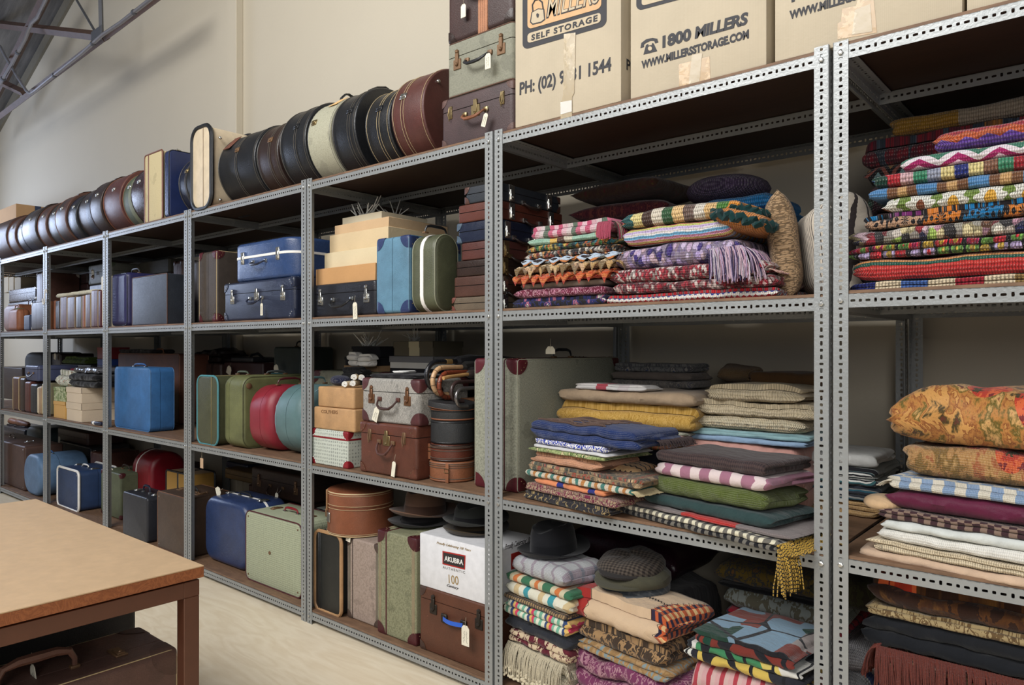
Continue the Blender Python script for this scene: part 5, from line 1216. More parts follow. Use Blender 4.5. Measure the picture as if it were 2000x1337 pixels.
r2 = (XU(112, .52), XU(170, .52), .52, .84, r1[5]+.001, ZV(170, 846, .52)); case('dark red-brown suitcase at the back on the black one', r2, 'flat', leather((68, 42, 36), .4, .1), seam=.5, tagp=(116, 852, .5, .05, .12, .2, False))
case('small reddish-brown case with studs behind the white-piped blue suitcase', pb(176, 199, .36, .3, Z0, 886), 'end', leather((86, 46, 34), .4, .3), seam=.5, corner=BRN, cR=.05, rivet=CHROME)
case('moss green suitcase with dark red corner, behind the third post from the left', (XU(194, .15), XU(233, .15), .16, .40, Z0, ZV(233, 925, .16)), 'up', leather((90, 98, 70), .5, .25), seam=.5, rc=.02, corner=MAR, cR=.035, handle=DBR, tagp=(222, 924, .2, .08, .03, 1.4, False))
r = case('small black suitcase with curved handle and tag at the front, fourth bay floor', (-5.144, -4.766, .008, .19, Z0, ZV(289, 973, .01)), 'up', leather((38, 40, 48), .4, .2), seam=.5, rc=.022, rb=.012, handle=NVY, hout=.045, ha=.05, hr=.008, latch=CHROME, lk='bar', lx=.35, tagp=(284, 966, .09, .05, .035, 1.2, False))
case('square brown case with worn orange edges beside the small black suitcase', (-4.64, -4.245, .016, .30, Z0, ZV(360, 972, .02)), 'up', leather((76, 56, 42), .45, .3), seam=.5, rc=.014, rb=.010, pipe=leather((120, 76, 46), .6, .5), pr=.0035, rivet=CHROME, handle=BLK, hout=.03, latch=OLDM)
case('glossy crimson suitcase with white band behind the small black suitcase', (XU(253, .27), XU(290, .27), .28, .55, Z0, ZV(275, 882, .28)), 'end', vinyl((132, 16, 30), .2), seam=.72, band=WHITE, bw=.012, rc=.14, rb=.035)
case('dark brown leather case right of the glossy crimson suitcase', pb(300, 330, .56, .28, Z0, 909), 'end', leather((62, 42, 34), .45, .2), seam=.5, rc=.04)
r = case('golden tan pleated case with black strapping behind the brown square case', (XU(322, .33), XU(368, .33), .34, .52, Z0, ZV(345, 922, .34)), 'up', P('stripe', [(176, 134, 66), (150, 108, 48), (188, 148, 80)], .03, knit=0), seam=None, rc=.02, rb=.01, pipe=BLK, pr=.008, strap=[(.0, .02, BLK)])
r1 = (-4.19, XU(480, .48)+.0, .50, .84, Z0, ZV(480, 940, .5)); r1 = (-4.19, XU(486, .5), .50, .84, Z0, ZV(486, 946, .5)); case('maroon-brown suitcase lying behind the big blue rounded one', r1, 'flat', leather((66, 34, 30), .35, .25), seam=.6, latch=CHROME)
r2 = (-4.185, XU(440, .52), .52, .84, r1[5]+.001, r1[5]+.07); case('ochre brown flat case lying on the maroon one, bay three floor', r2, 'flat', leather((110, 82, 44), .5, .2), seam=.5)
r = thing('manila_tag_card', 'manila luggage tag hanging under the shelf beam above the big blue suitcase', 'tag', T(XU(394, .03), .03, ZV(394, 893, .03))); r.name = 'luggage_tag'; MW[r.name] = r.matrix_world.copy()
bm = BM(); add_box(bm, -.018, .018, -.0006, .0006, -.062, -.004, .0004, 1); obj('card', bm, plainm((190, 160, 130), .8), r, False); bm = BM(); add_tube(bm, [(0, 0, -.008), (.001, 0, .02), (0, 0, .035)], .0012, 4); obj('string', bm, STRING, r)
r = case('large royal blue rounded suitcase with white band at the front of bay three', (-4.19, -3.705, .088, .36, Z0, ZV(478, 987, .09)), 'up', leather((44, 62, 106), .28, .06), seam=.52, band=WHITE, bw=.014, rc=.09, rb=.035, latch=CHROME, lk='bar', lx=.36, handle=BLK, hout=.025, hm=CHROME, tagp=(430, 957, .15, .06, .05, 1.1, False))
r = case('pale green patterned suitcase with maroon piping, right of the royal blue one', (-3.650, -3.125, .05, .30, Z0, ZV(587, 1024, .05)), 'up', dotted((170, 176, 148), (128, 134, 112), 95), seam=.5, rc=.04, rb=.010, pipe=MAR, pr=.004, rivet=OLDM, handle=REDC, hout=.025, hm=CHROME, latch=OLDM, lk='bar')
bm = BM(); add_lathe(bm, [(1e-4, 0), (.010, 0), (.009, .003), (1e-4, .004)], 10); bm.transform(T(XU(527, .05), .0495, ZV(527, 1079, .05)) @ Rx(PI/2)); obj('lock_stud', toloc(bm, r), OLDM, r)
rs = (-3.66, XU(586, .38), .42, .80, Z0, ZV(586, 985, .42)); case('dark case carrying the brown two-lock suitcase, behind pale green one', rs, 'flat', DBR, seam=.5)
rs2 = (XU(483, .40), XU(598, .40)-.03, .42, .80, rs[5]+.001, min(.70, ZV(586, 929, .42))); case('dark brown leather suitcase with two square locks and manila tags', rs2, 'flat', leather((62, 42, 34), .45, .3), seam=.62, rc=.03, rb=.02, latch=OLDM, lx=.33, handle=DBR, ha=.07, droop=.05, hout=.04, tagp=(541, 962, .34, .03, .07, .2, False))
case('blue case edge between maroon suitcase and the dark brown two-lock one', (XU(440, .62), XU(478, .62)+.02, .62, .84, r1[5]+.0015, r1[5]+.09), 'flat', NVY, seam=.5, band=WHITE, bw=.003)
# bay two, bottom
WT = leather((186, 138, 88), .5, .2)
case('black case edged with a thick band of pale wood, leftmost of bay two floor', (-2.985, -2.785, .034, .36, Z0, ZV(670, 1049, .036)), 'up', leather((34, 36, 34), .4, .3), seam=None, rc=.035, rb=.008, pipe=WT, pr=.009, strap=[(-.36, .006, BLK), (-.30, .004, BLK)])
g1 = (-2.770, -2.535, .058, .54, Z0, ZV(739, 1064, .06)); case('greyish pink canvas trunk with riveted leather edges below the round hat case', g1, 'end', tweed((164, 146, 134), (132, 116, 104)), name='trunk', cat='trunk', seam=.82, band=DBR, bw=.004, rc=.01, rb=.008, corner=leather((80, 62, 52), .5, .4), cR=.04, rivet=OLDM, edge=leather((112, 102, 86), .6, .4))
g2 = (-2.522, -2.270, .034, .52, Z0, ZV(817, 1052, .04)); case('sage green woven canvas trunk with dark red corners, second from right', g2, 'end', tweed((140, 140, 110), (98, 100, 74)), name='trunk', cat='trunk', seam=.76, band=MAR, bw=.008, rc=.01, rb=.008, corner=leather((78, 24, 30), .4, .25), cR=.055, rivet=OLDM, edge=leather((140, 124, 92), .6, .4))
zt = max(g1[5], g2[5])+.002
b_ = thing; xh = (XU(664, .20)+XU(776, .20))/2
d = drum('large tan leather hat case with strap and tag, standing on the pink trunk', xh-.02, .205, .02, .155, g1[5]+.001, leather((140, 76, 46), .4, .1), None, .66, STI, up=True, latch=None, stitch=STI)
bm = BM(); an = -PI/2-.45; rr = .157
for (a0, z0_, z1_, w_, t_) in ((0, .135, .21, .010, .004),):
    add_box(bm, rr-.0, rr+.005, -.012, .012, .11, .207, .002, 1)
bm.transform(Rz(an)); obj('strap', bm, leather((170, 120, 74), .5, .3), d)
bm = BM(); add_box(bm, rr-.002, rr+.004, -.018, .018, .060, .105, .001, 1); bm.transform(Rz(an+.15)); obj('lock_plate', bm, CHROME, d); bm = BM(); add_box(bm, rr+.002, rr+.010, -.006, .006, .08, .118, .002, 1); bm.transform(Rz(an)); obj('hasp', bm, OLDM, d)
tag_on(d, 682, 1026, .05, .032, .075, .12)
case('white patterned rounded case with dark piping at back left of the hat case', pb(607, 652, .42, .3, Z0, 1000), 'up', DOT, seam=.5, rc=.05, rb=.02, pipe=BLK)
# trunk + hat carton
x0_, x1_ = -2.252, XU(968, .036); kt = (x0_, x1_, .036, YD(x1_, 1050), Z0, ZV(819, 1142, .036))
r = case('rust brown trunk with blue webbing handle and manila tag', kt, 'flat', leather((94, 50, 30), .5, .25), name='trunk', cat='trunk', seam=.82, rc=.012, rb=.008, corner=leather((70, 46, 36), .5, .3), cR=.04, latch=DARKM, lx=.30, tagp=(909, 1221, .0, .040, .078, 0))
bm = BM(); pa, pb_ = Vector((XU(867, .03), .024, ZV(867, 1207, .03))), Vector((XU(905, .03), .024, ZV(905, 1220, .03)))
dd = pb_-pa
for i in range(8):
    a, b2_ = pa+dd*(i/8), pa+dd*((i+1)/8); o0, o1 = -.014*math.sin(PI*i/8), -.014*math.sin(PI*(i+1)/8)
    q = [bm.verts.new(v) for v in (a+Vector((0, o0, -.008)), b2_+Vector((0, o1, -.008)), b2_+Vector((0, o1, .008)), a+Vector((0, o0, .008)))]
    bm.faces.new(q)
g_ = bmesh.ops.extrude_face_region(bm, geom=bm.faces[:]); bmesh.ops.translate(bm, vec=(0, .003, 0), verts=[v for v in g_['geom'] if isinstance(v, bmesh.types.BMVert)])
obj('webbing_handle', toloc(bm, r), plainm((44, 96, 200), .5, 0, 'blue_webbing'), r)
for q in (pa, pb_):
    bm = BM(); add_box(bm, q.x-.016, q.x+.016, .026, .036, q.z-.018, q.z+.018, .003, 1); obj('handle_mount', toloc(bm, r), DARKM, r)
kz = kt[5]+.001; yb_ = .040; kb = (XU(820, yb_), XU(968, yb_), yb_, YD(XU(968, yb_), 1054), kz, ZV(820, 1040, yb_))
WC = plainm((222, 222, 224), .45, 0, 'white_card')
r = thing('hat_carton', 'white hat carton with black and red maker panel, on the rust brown trunk', 'carton', T((kb[0]+kb[1])/2, (kb[2]+kb[3])/2, kz))
L = kb[1]-kb[0]; DQ = (kb[3]-kb[2])/2; bm = BM(); add_box(bm, -L/2, L/2, -DQ, DQ, 0, kb[5]-kz, .003, 2); obj('carton_body', bm, WC, r)
bm = BM(); add_box(bm, -L/2+.004, L/2-.004, -DQ+.002, DQ-.002, kb[5]-kz, kb[5]-kz+.0015); obj('top_flap', bm, WC, r, False)
PR = plainm((170, 40, 34), .6, 0, 'print_red'); PK = plainm((44, 40, 40), .6, 0, 'print_dark'); PG = plainm((120, 118, 112), .7, 0, 'print_grey'); PGO = plainm((150, 124, 70), .6, 0, 'print_gold')
pxpoly(r, [(864.5, 1075), (909.5, 1084), (908.5, 1112), (864.5, 1101)], yb_, PR, 'panel_border'); pxpoly(r, [(866.5, 1078), (907.5, 1086.3), (906.7, 1109), (866.5, 1098.7)], yb_, PK, 'name_panel', off=.0014)
pxtext(r, 'AKUBRA', WHITE, 868.5, 1094, 905, 1102.6, yb_-.0015, 9.3, .02); pxtext(r, 'AUTHENTIC', PG, 865, 1109, 908.5, 1120, yb_, 5, .0, 1.3)
pxtext(r, '100', PGO, 877, 1138, 896, 1142, yb_, 17, .0); pxtext(r, 'Century', PK, 873, 1144, 896, 1151, yb_-.0008, 5, .0, 1, shear=.5)
pxtext(r, 'Proudly Celebrating 100 Years', PGO, 853, 1061, 920, 1076.5, yb_, 4.6, .0, 1, shear=.5)
# side of the carton
xs = kb[1]+.0008; zz = lambda v, u: ZV(u, v, YD(kb[1], u))
def side(s, m, u, v, size, w, sh=0, bold=0): return lettering(r, s, m, T(xs, YD(kb[1], u), zz(v, u)) @ Rz(PI/2) @ FRONT, size, w, bold, shear=sh)
side('Proudly Celebrating 100 Years', PK, 986, 1073, .03, .20, .5)
bm = BM(); add_box(bm, xs-.0004, xs+.0006, YD(kb[1], 998), YD(kb[1], 1012)+.05, zz(1112, 998), zz(1081, 998)); obj('side_panel_border', toloc(bm, r), PR, r, False)
side('AKUBRA', WHITE, 1000, 1104, .035, .10, 0, .0005)
# hats
def hat(lab, x, y, z, R, m, band, ch=.11, tilt=(0, 0), brim=1.0, name='felt_hat', group=None, dent=True, rcw=.085):
    r = thing(name, lab, 'hat', T(x, y, z) @ Ry(tilt[0]) @ Rx(tilt[1])); n = 44
    prof = [(rcw*1.0, .004), (rcw*.99, ch*.35), (rcw*.95, ch*.7), (rcw*.86, ch*.93), (rcw*.7, ch), (rcw*.4, ch*.97), (1e-4, ch*.93)]
    bm = BM(); rings = []
    for q, zz_ in prof: rings.append([bm.verts.new((q*math.cos(2*PI*k/n)*1.0, q*math.sin(2*PI*k/n)*1.18, zz_-(.022*math.exp(-(q*math.cos(2*PI*k/n)/.03)**2)*(zz_/ch)**6 if dent else 0))) for k in range(n)])
    for A, B in zip(rings, rings[1:]):
        for k in range(n): bm.faces.new((A[k], A[(k+1) % n], B[(k+1) % n], B[k]))
    bm.faces.new(rings[-1]); obj('crown', bm, m, r)
    bm = BM(); rings = []
    for t_, s_ in ((0, 0), (.25, .0), (.5, .003), (.8, .008), (1, .016), (1.01, .013), (.8, .005), (.5, 0), (.25, -.003), (0, -.003)):
        q = rcw+(R-rcw)*t_; rings.append([bm.verts.new((q*math.cos(2*PI*k/n), (q+rcw*.18*(1-t_*.5))*math.sin(2*PI*k/n), .004+s_*brim*(1+.6*math.cos(4*PI*k/n)*-1))) for k in range(n)])
    for A, B in zip(rings, rings[1:]):
        for k in range(n): bm.faces.new((A[k], A[(k+1) % n], B[(k+1) % n], B[k]))
    obj('brim', bm, m, r)
    bm = BM(); N = n
    lo = [bm.verts.new((rcw*1.02*math.cos(2*PI*k/n), rcw*1.2*math.sin(2*PI*k/n), .006)) for k in range(n)]; hi = [bm.verts.new((rcw*1.005*math.cos(2*PI*k/n), rcw*1.185*math.sin(2*PI*k/n), .006+ch*.32)) for k in range(n)]
    for k in range(n): bm.faces.new((lo[k], lo[(k+1) % n], hi[(k+1) % n], hi[k]))
    obj('hat_band', bm, band, r); return r
FB = lambda c: P('plain', [c], knit=0, rough=.85)
hz = g2[5]
hat('charcoal felt hat under the brown fedora on the sage trunk', XU(818, .22), .235, hz+.004, .145, FB((44, 42, 44)), FB((28, 28, 30)), .04, dent=False, group=None)
hat('brown fedora with wide brim and ribbon on another hat', XU(822, .20), .225, hz+.052, .155, FB((96, 72, 58)), FB((70, 50, 40)), .115, (0, -.05))
hat('olive brown felt hat brim, lower of two on the white carton', XU(925, .2), .215, kb[5]+.004, .135, FB((58, 48, 34)), FB((30, 28, 26)), .035, dent=False)
hat('dark grey felt fedora with black band, upper on the white carton', XU(928, .2), .205, kb[5]+.045, .135, FB((44, 46, 44)), FB((24, 24, 26)), .075)
# ================================================================ under the table
r = case('scuffed dark brown leather portmanteau with stitched corners and big handle under table', (-2.27, -2.02, -1.72, YD(-2.02, 350), .001, ZV(350, 1262, YD(-2.02, 350))), 'end', leather((104, 72, 62), .5, .4), name='portmanteau', cat='suitcase', seam=.35, rc=.02, rb=.02, corner=leather((90, 60, 50), .55, .35), cR=.075, handle=leather((110, 70, 56), .45, .3), hout=.055, ha=.085, hr=.011, hm=OLDM, latch=OLDM, lk='bar', lx=.30, pipe=STI, pr=.0015)
tag_on(r, 62, 1298, YD(-2.13, 62), .035, .075, -.5)
case('black case standing behind the leather portmanteau under the table', (-2.62, -2.36, -1.75, YD(-2.36, 268), .001, .66), 'end', leather((24, 24, 26), .5, .1), seam=.5, rc=.03, rb=.02)
# ================================================================ folded textiles
def C(*c): return list(c)
W_, K_ = (222, 216, 204), (30, 28, 30)
plainc = lambda c, knit=0, r=.95, bs=.4: P('plain', [c], knit=knit, rough=r, bs=bs)
# ---- second level down, right bay (crochet pile)
gb = 'crochet blankets in the right-hand pile'
z, res = pile(.03, 1800, Z2, [
 (545, 1661, 2290, .40, 'crochet blanket of navy, blue, red and tan blocks, bottom of right pile', P('stripe', [(30, 38, 96), (206, 190, 160), (66, 98, 160), (206, 190, 160), (150, 34, 48), (206, 190, 160), (140, 114, 70), (206, 190, 160)], .48, knit=.008, bs=.9), dict(n=4)),
 (498, 1664, 2290, .42, 'red ribbed crochet blanket with dark green edges and orange stripe', P('stripe', [(18, 70, 60), (176, 44, 46), (190, 50, 50), (176, 46, 46), (186, 56, 50), (20, 78, 64), (200, 136, 80), (150, 36, 44)], .045, knit=.006, ax='v', bs=.9), dict(n=2, endr=.04)),
 (470, 1661, 2290, .42, 'black granny blanket with lines of bright dots under the puffy one', P('granny', [(24, 22, 26), (190, 40, 50), (196, 160, 60), (180, 160, 200), (110, 160, 70), (160, 40, 80)], .030, knit=.006, bs=.9), dict(n=4)),
 (437, 1660, 2290, .42, 'multicoloured puff-stitch blanket of white, pink, red and brown tufts', P('puff', [(214, 206, 190), (190, 140, 160), (150, 34, 48), (120, 80, 56), (210, 196, 150), (46, 44, 48), (222, 216, 200), (36, 40, 90), (200, 190, 180), (160, 190, 90), (150, 30, 50), (210, 180, 190)], .020, knit=.005, bs=1.), dict(n=2, endr=.04, amp=.009)),
 (407, 1690, 2290, .40, 'black blanket with open lace doilies in orange, turquoise and beige', P('doily', [(28, 24, 28), (200, 116, 40), (24, 112, 166), (180, 142, 114), (104, 36, 96)], .085, knit=.004, bs=.9), dict(n=3, amp=.009)),
 (377, 1728, 2290, .38, 'white daisy crochet blanket with yellow and brown centres', P('daisy', [(110, 134, 60), (222, 220, 210), (212, 160, 60), (120, 66, 40)], .075, knit=.005, bs=1.), dict(n=2, amp=.008)),
 (354, 1697, 2290, .42, 'light blue crochet blanket with brown and tan flower blocks', P('stripe', [(78, 128, 176), (78, 128, 176), (112, 76, 52), (190, 150, 100), (112, 76, 52)], .11, knit=.005, bs=.7), dict(n=2, endr=.04)),
 (327, 1706, 2290, .40, 'scalloped stripe blanket in red, blue, green, cream and brown', P('stripe', [(24, 60, 48), (168, 40, 50), (196, 160, 164), (56, 128, 96), (140, 146, 164), (206, 190, 130), (34, 44, 110), (206, 190, 130), (120, 84, 66), (60, 128, 96), (150, 36, 46), (160, 164, 180), (36, 56, 140), (100, 140, 196)], .42, knit=.007, bs=.9), dict(n=2, endr=.03)),
 (299, 1756, 2290, .38, 'zigzag blanket of pink, magenta, white and green under the purple one', P('zig', [(214, 180, 196), (150, 30, 90), (214, 204, 210), (56, 110, 90), (196, 150, 130), (206, 176, 190)], .052, .014, .085, knit=.005, ax='u'), dict(n=2, endr=.03)),
 (258, 1824, 2290, .36, 'purple, white and orange ripple blanket topmost of the right pile', P('zig', [(84, 56, 140), (96, 64, 150), (176, 84, 50), (150, 50, 60), (200, 222, 210), (96, 64, 150)], .060, .006, .045, knit=.006, bs=.9), dict(n=2, endr=.04))], group=None)
z, _ = pile(.48, 1760, Z2, [
 (352, 1690, 2120, .36, 'dark red and green checked blanket deep behind the right crochet pile', P('granny', [(60, 30, 40), (40, 60, 50), (120, 100, 50), (90, 30, 40)], .05), dict(n=8, ur=1720)),
 (322, 1692, 2120, .36, 'black blanket with pale and brown zigzag border behind crochet pile', P('zig', [K_, (110, 140, 140), K_, (130, 70, 60), K_, (150, 110, 60)], .06, .03, .07), dict(n=2, ur=1720)),
 (268, 1684, 2120, .36, 'grey-blue granny square blanket with red flowers behind the crochet pile', P('granny', [(64, 74, 86), (110, 30, 44), (150, 100, 50), (120, 36, 46), (90, 60, 60)], .085, knit=.007), dict(n=3, ur=1720)),
 (226, 1740, 2120, .34, 'mustard and cream blanket with purple patches, high at the back', P('check', [(150, 112, 40), (150, 136, 116)], .36, w=.5, knit=.006), dict(n=2, ur=1760))])
cloth('black granny blanket with bright little flowers at the top right edge', XU(1968, .42), XU(2200, .42), .42-.02, .05+.0, 2.0 if 0 else ZV(1980, 250, .42), .05, P('puff', [K_, (150, 60, 80), K_, (190, 180, 100), (40, 80, 60), K_, (190, 150, 190), K_], .018), 2, name='folded_blanket') if 0 else None
# ---- second level down, middle bay, left pile
z, pa_ = pile(.03, 1100, Z2, [
 (579, 996, 1178, .36, 'black and white printed cloth with pink shapes at pile bottom', P('floral', [(34, 32, 34), (206, 200, 190), (150, 90, 110), (40, 44, 90)], .05, knit=0), dict(n=3, ur=1080)),
 (560, 1002, 1180, .36, 'dusky maroon paisley fabric near the bottom of the frilly pile', P('paisley', [(112, 46, 66), (96, 36, 54), (176, 120, 140), (104, 40, 60), (92, 34, 50), (170, 130, 140)], .035, knit=0), dict(n=2)),
 (548, 1012, 1176, .34, 'grey folded sheet showing under the orange zigzag blanket', plainc((118, 104, 92)), dict(n=2, dy=.012)),
 (528, 996, 1186, .38, 'bright orange zigzag-edged blanket with drooping points', P('zig', [(206, 84, 38), (190, 60, 40), (214, 120, 60), (170, 50, 36)], .05, .018, .055, knit=.005, bs=.7), dict(n=2, jag=.010, dy=-.006, amp=.010)),
 (510, 1008, 1198, .38, 'blanket of overlapping cream shell petals edged in tan', P('puff', [(206, 170, 116), (196, 158, 100), (212, 180, 130), (214, 176, 140)], .036, knit=.006, bs=1.), dict(n=2, jag=.008, dy=-.004, amp=.010)),
 (500, 1020, 1200, .36, 'black, ice blue and orange zigzag blanket in the frilly pile', P('zig', [(190, 206, 222), (60, 36, 40), (206, 130, 60), (40, 30, 34), (220, 214, 204)], .045, .020, .075, knit=.005), dict(n=2, jag=.006, amp=.008)),
 (485, 1023, 1202, .36, 'shaggy loop blanket in black, white and rust', P('puff', [(40, 36, 38), (212, 204, 190), (150, 70, 50), (36, 34, 38), (206, 150, 90), (200, 196, 188)], .009, knit=.004, bs=1.), dict(n=2, amp=.010)),
 (472, 1024, 1206, .36, 'fluffy blanket of teal, orange and yellow speckles', P('puff', [(196, 90, 40), (40, 120, 130), (206, 180, 90), (30, 60, 70), (60, 110, 60), (206, 140, 60)], .010, knit=.004, bs=1.), dict(n=2, amp=.010)),
 (460, 1027, 1180, .34, 'mint green ribbed blanket with yellow and brown blocks', P('stripe', [(150, 184, 164), (140, 176, 156), (150, 184, 164), (206, 170, 90), (84, 56, 44), (196, 190, 170)], .20, knit=.006), dict(n=2, endr=.03)),
 (434, 1034, 1190, .32, 'pink and white woven blanket with fringe topping the frilly pile', P('stripe', [(190, 86, 116), (214, 176, 184), (206, 190, 190), (96, 110, 96), (196, 100, 126), (216, 180, 188)], .12, knit=.004), dict(n=3, endr=.03))])
Lq = max(v.co.x for v in pa_[-1].data.vertices)
def frg(c, side, m, n=60, ln=.09, r=.0016, seed=1, z=.5, droop=.6, y0=0., y1=None, label=None, knots=None, name='fringe'):
    bb = [v.co for v in c.data.vertices]; X1 = max(v.x for v in bb); X0_ = 0; H = max(v.z for v in bb); D = max(v.y for v in bb)
    if y1 is None: y1 = D*.8
    if side == 'right': a, b_, o = (X1-.002, y0, H*z), (X1-.002, y1, H*z), (1, 0, 0)
    elif side == 'left': a, b_, o = (.002, y0, H*z), (.002, y1, H*z), (-1, 0, 0)
    else: a, b_, o = (y0, .001, H*z), (y1, .001, H*z), (.25, -1, 0)
    return fringe(c, a, b_, o, ln, n, m, r, droop, label, seed=seed, knots=knots, name=name)
fringe(pa_[-1], (Lq-.05, .0, .03), (Lq-.0, .0, .03), (.3, -1, .2), .07, 60, plainc((180, 76, 100)), .0022, 1.2, 'pink fringe', seed=4, zmin=-.05)
fringe(pa_[-1], (Lq, .0, .03), (Lq, .2, .03), (1, 0, .2), .07, 110, P('strand', [(180, 76, 100), (180, 76, 100), (60, 40, 40), (150, 140, 120)], .02, a=0, knit=0), .0022, 1.2, 'pink fringe', seed=5, zmin=-.05)
def dims(o): v = [q.co for q in o.data.vertices]; return max(p.z for p in v), max(p.x for p in v), max(p.y for p in v)
OR1, CR1 = P('zig', [(196, 80, 38), (176, 56, 40), (206, 112, 56)], .03, .006, .03, knit=.005, bs=.9), P('puff', [(200, 164, 112), (190, 152, 98), (206, 174, 126), (206, 168, 130)], .03, knit=.005, bs=.9)
H, L, D = dims(pa_[3]); petals(pa_[3], H, L, D, 9, .055, .055, OR1, plainc((206, 104, 50), .005), 2, .5, 'orange pointed edging')
H, L, D = dims(pa_[4]); petals(pa_[4], H, L, D, 12, .042, .050, CR1, plainc((212, 186, 150), .005), 3, .5, 'cream petal edging')
H, L, D = dims(pa_[5]); petals(pa_[5], H, L, D, 7, .07, .034, P('zig', [(40, 32, 36), (196, 120, 60), (180, 196, 212)], .02, .006, .07, knit=.005), plainc((176, 194, 214), .005), 4, .5, 'zigzag edging')
# ---- middle bay, right pile
z, pb2 = pile(.03, 1300, Z2, [
 (570, 1181, 1516, .40, 'red, white and blue ripple crochet blanket, bottom beside the frilly pile', P('zig', [(186, 40, 48), (222, 214, 204), (44, 60, 140), (222, 214, 204), (120, 90, 90)], .032, .004, .018, knit=.006, bs=.8), dict(n=3)),
 (548, 1194, 1512, .40, 'lower roll of red and white flecked yarn blanket', P('puff', [(150, 34, 50), (214, 190, 184), (160, 40, 54), (96, 30, 44), (206, 170, 166)], .010, knit=.004, bs=1.), dict(n=2, endr=.03)),
 (519, 1190, 1500, .40, 'thick red and white starburst blanket under the lilac one', P('puff', [(160, 40, 56), (214, 190, 184), (150, 34, 50), (190, 60, 74), (220, 206, 200), (110, 34, 48)], .008, knit=.004, bs=.9), dict(n=2, endr=.04)),
 (478, 1199, 1440, .38, 'lilac and pink granny blanket with a long mixed fringe', P('puff', [(196, 176, 214), (206, 180, 196), (206, 190, 220), (180, 160, 210), (196, 170, 200), (60, 44, 120), (200, 184, 216), (206, 176, 190)], .017, knit=.005, bs=.8), dict(n=2, endr=.04, ur=1240)),
 (440, 1212, 1420, .36, 'pastel striped crochet blanket in lilac, blue, pink and yellow', P('stripe', [(178, 70, 56), (222, 196, 120), (206, 140, 170), (110, 170, 206), (222, 216, 214), (196, 176, 214), (196, 200, 110)], .036, ax='v', knit=.005, bs=.9), dict(n=2, endr=.03, ur=1260)),
 (412, 1212, 1440, .30, 'broad-striped crochet blanket in cream, brown, green and orange', P('stripe', [(34, 90, 92), (222, 206, 140), (70, 48, 40), (214, 204, 186), (44, 84, 50), (222, 186, 130), (104, 84, 76), (214, 206, 192), (214, 176, 120), (70, 120, 50), (216, 140, 50)], .40, knit=.007, bs=1.), dict(n=2, endr=.03, ur=1240, puff=.006))])
Ll = max(v.co.x for v in pb2[3].data.vertices); fringe(pb2[3], (Ll-.10, -.002, .040), (Ll+.0, .002, .043), (.45, -.5, .25), .135, 150, P('strand', [(180, 160, 190), (196, 166, 180), (50, 40, 80), (196, 186, 196), (190, 150, 170)], .016, a=0, knit=0), .0019, 1.0, 'lilac, pink and navy yarn fringe', seed=6, zmin=-.085)
fringe(pb2[3], (Ll-.003, .0, .04), (Ll-.003, .26, .04), (1, -.35, .3), .13, 200, P('strand', [(180, 160, 190), (196, 166, 180), (50, 40, 80), (196, 186, 196), (190, 150, 170)], .016, a=0, knit=0), .0019, .9, 'lilac, pink and navy yarn fringe', seed=8, zmin=-.07)
frg(pb2[2], 'right', plainc((190, 150, 140)), 60, .04, .0016, 8, .3, .6, 0, .3)
zc_ = ZV(1420, 440, .05)
oc_ = cushion('crumpled orange crochet end with dark green frilled edge', (XU(1455, .09), .12, ZV(1450, 434, .09)), .085, .11, .07, plainc((200, 124, 50), .007, bs=1.), (.0, .30, .1), 'blanket_corner', 'blanket', e=3)
for sc_, zo in ((1.0, 0), (.62, .03)):
    bm = BM(); N = 90; add_tube(bm, [(.085*sc_*(1+.05*math.sin(k*1.9))*max(-1, min(1, 1.25*math.cos(2*PI*k/N))), .11*sc_*(1+.05*math.cos(k*2.3))*max(-1, min(1, 1.25*math.sin(2*PI*k/N))), zo+.009*math.sin(k*1.3)) for k in range(N)], .0105, 7, True)
    for v_ in bm.verts: v_.co += noise.noise_vector(v_.co*90)*.005
    obj('frilled_edge', bm, plainc((16, 50, 50), 0, 1, .8), oc_, True, 'dark green frilled edge')
r1 = (XU(1362, .44), XU(1506, .44))
z, _ = pile(.46, 1440, Z2, [(440, 1362, 1508, .34, 'grey stack of blankets hidden behind the fringed crochet pile', plainc((96, 84, 84)), dict(n=6)),
 (380, 1368, 1506, .32, 'bright blue knitted blanket under the purple round cushion', plainc((24, 112, 170), .007, bs=.9), dict(n=4, amp=.008))])
cushion('round aubergine cushion with a braided rim on the blue knitted blanket', ((XU(1340, .60)+XU(1502, .60))/2, .62, z+.052), .155, .155, .105, P('zig', [(84, 70, 96), (72, 58, 84), (92, 76, 104)], .03, .012, .03, knit=.008, bs=.9), (0, 0, 0), rnd_=True)
bm = None
z = Z2
zz = [ZV(1240, 430, .5), ZV(1240, 388, .5), ZV(1240, 346, .5)]
cloth('deep red quilt stack under the dark cushions', XU(1140, .5)+.0, XU(1345, .5)-.03, .47, .36, Z2+.001, zz[0]-Z2-.002, plainc((52, 20, 26)), 8, name='folded_quilt', cat='quilt')
cushion('dark wine velvet cushion, lower of two at the back', (XU(1238, .62), .64, (zz[0]+zz[1])/2), .22, .19, zz[1]-zz[0], P('paisley', [(58, 20, 28), (70, 26, 32), (52, 18, 26), (84, 40, 36)], .05, knit=0), (0, 0, .1))
cushion('dark brown tapestry cushion, upper of two at the back', (XU(1242, .62), .64, (zz[1]+zz[2])/2+.003), .215, .19, zz[2]-zz[1]+.0, P('floral', [(54, 34, 28), (84, 66, 36), (70, 30, 30), (60, 44, 30)], .05, knit=0), (0, 0, -.08))
cushion('beige sheepskin cushion standing on edge beside the striped pillow', (XU(1526, .20), .22, Z2+.158), .16, .125, .09, P('puff', [(164, 136, 104), (156, 128, 96), (170, 142, 110)], .004, knit=0, bs=1.), (0, PI/2-.12, .35), e=5)
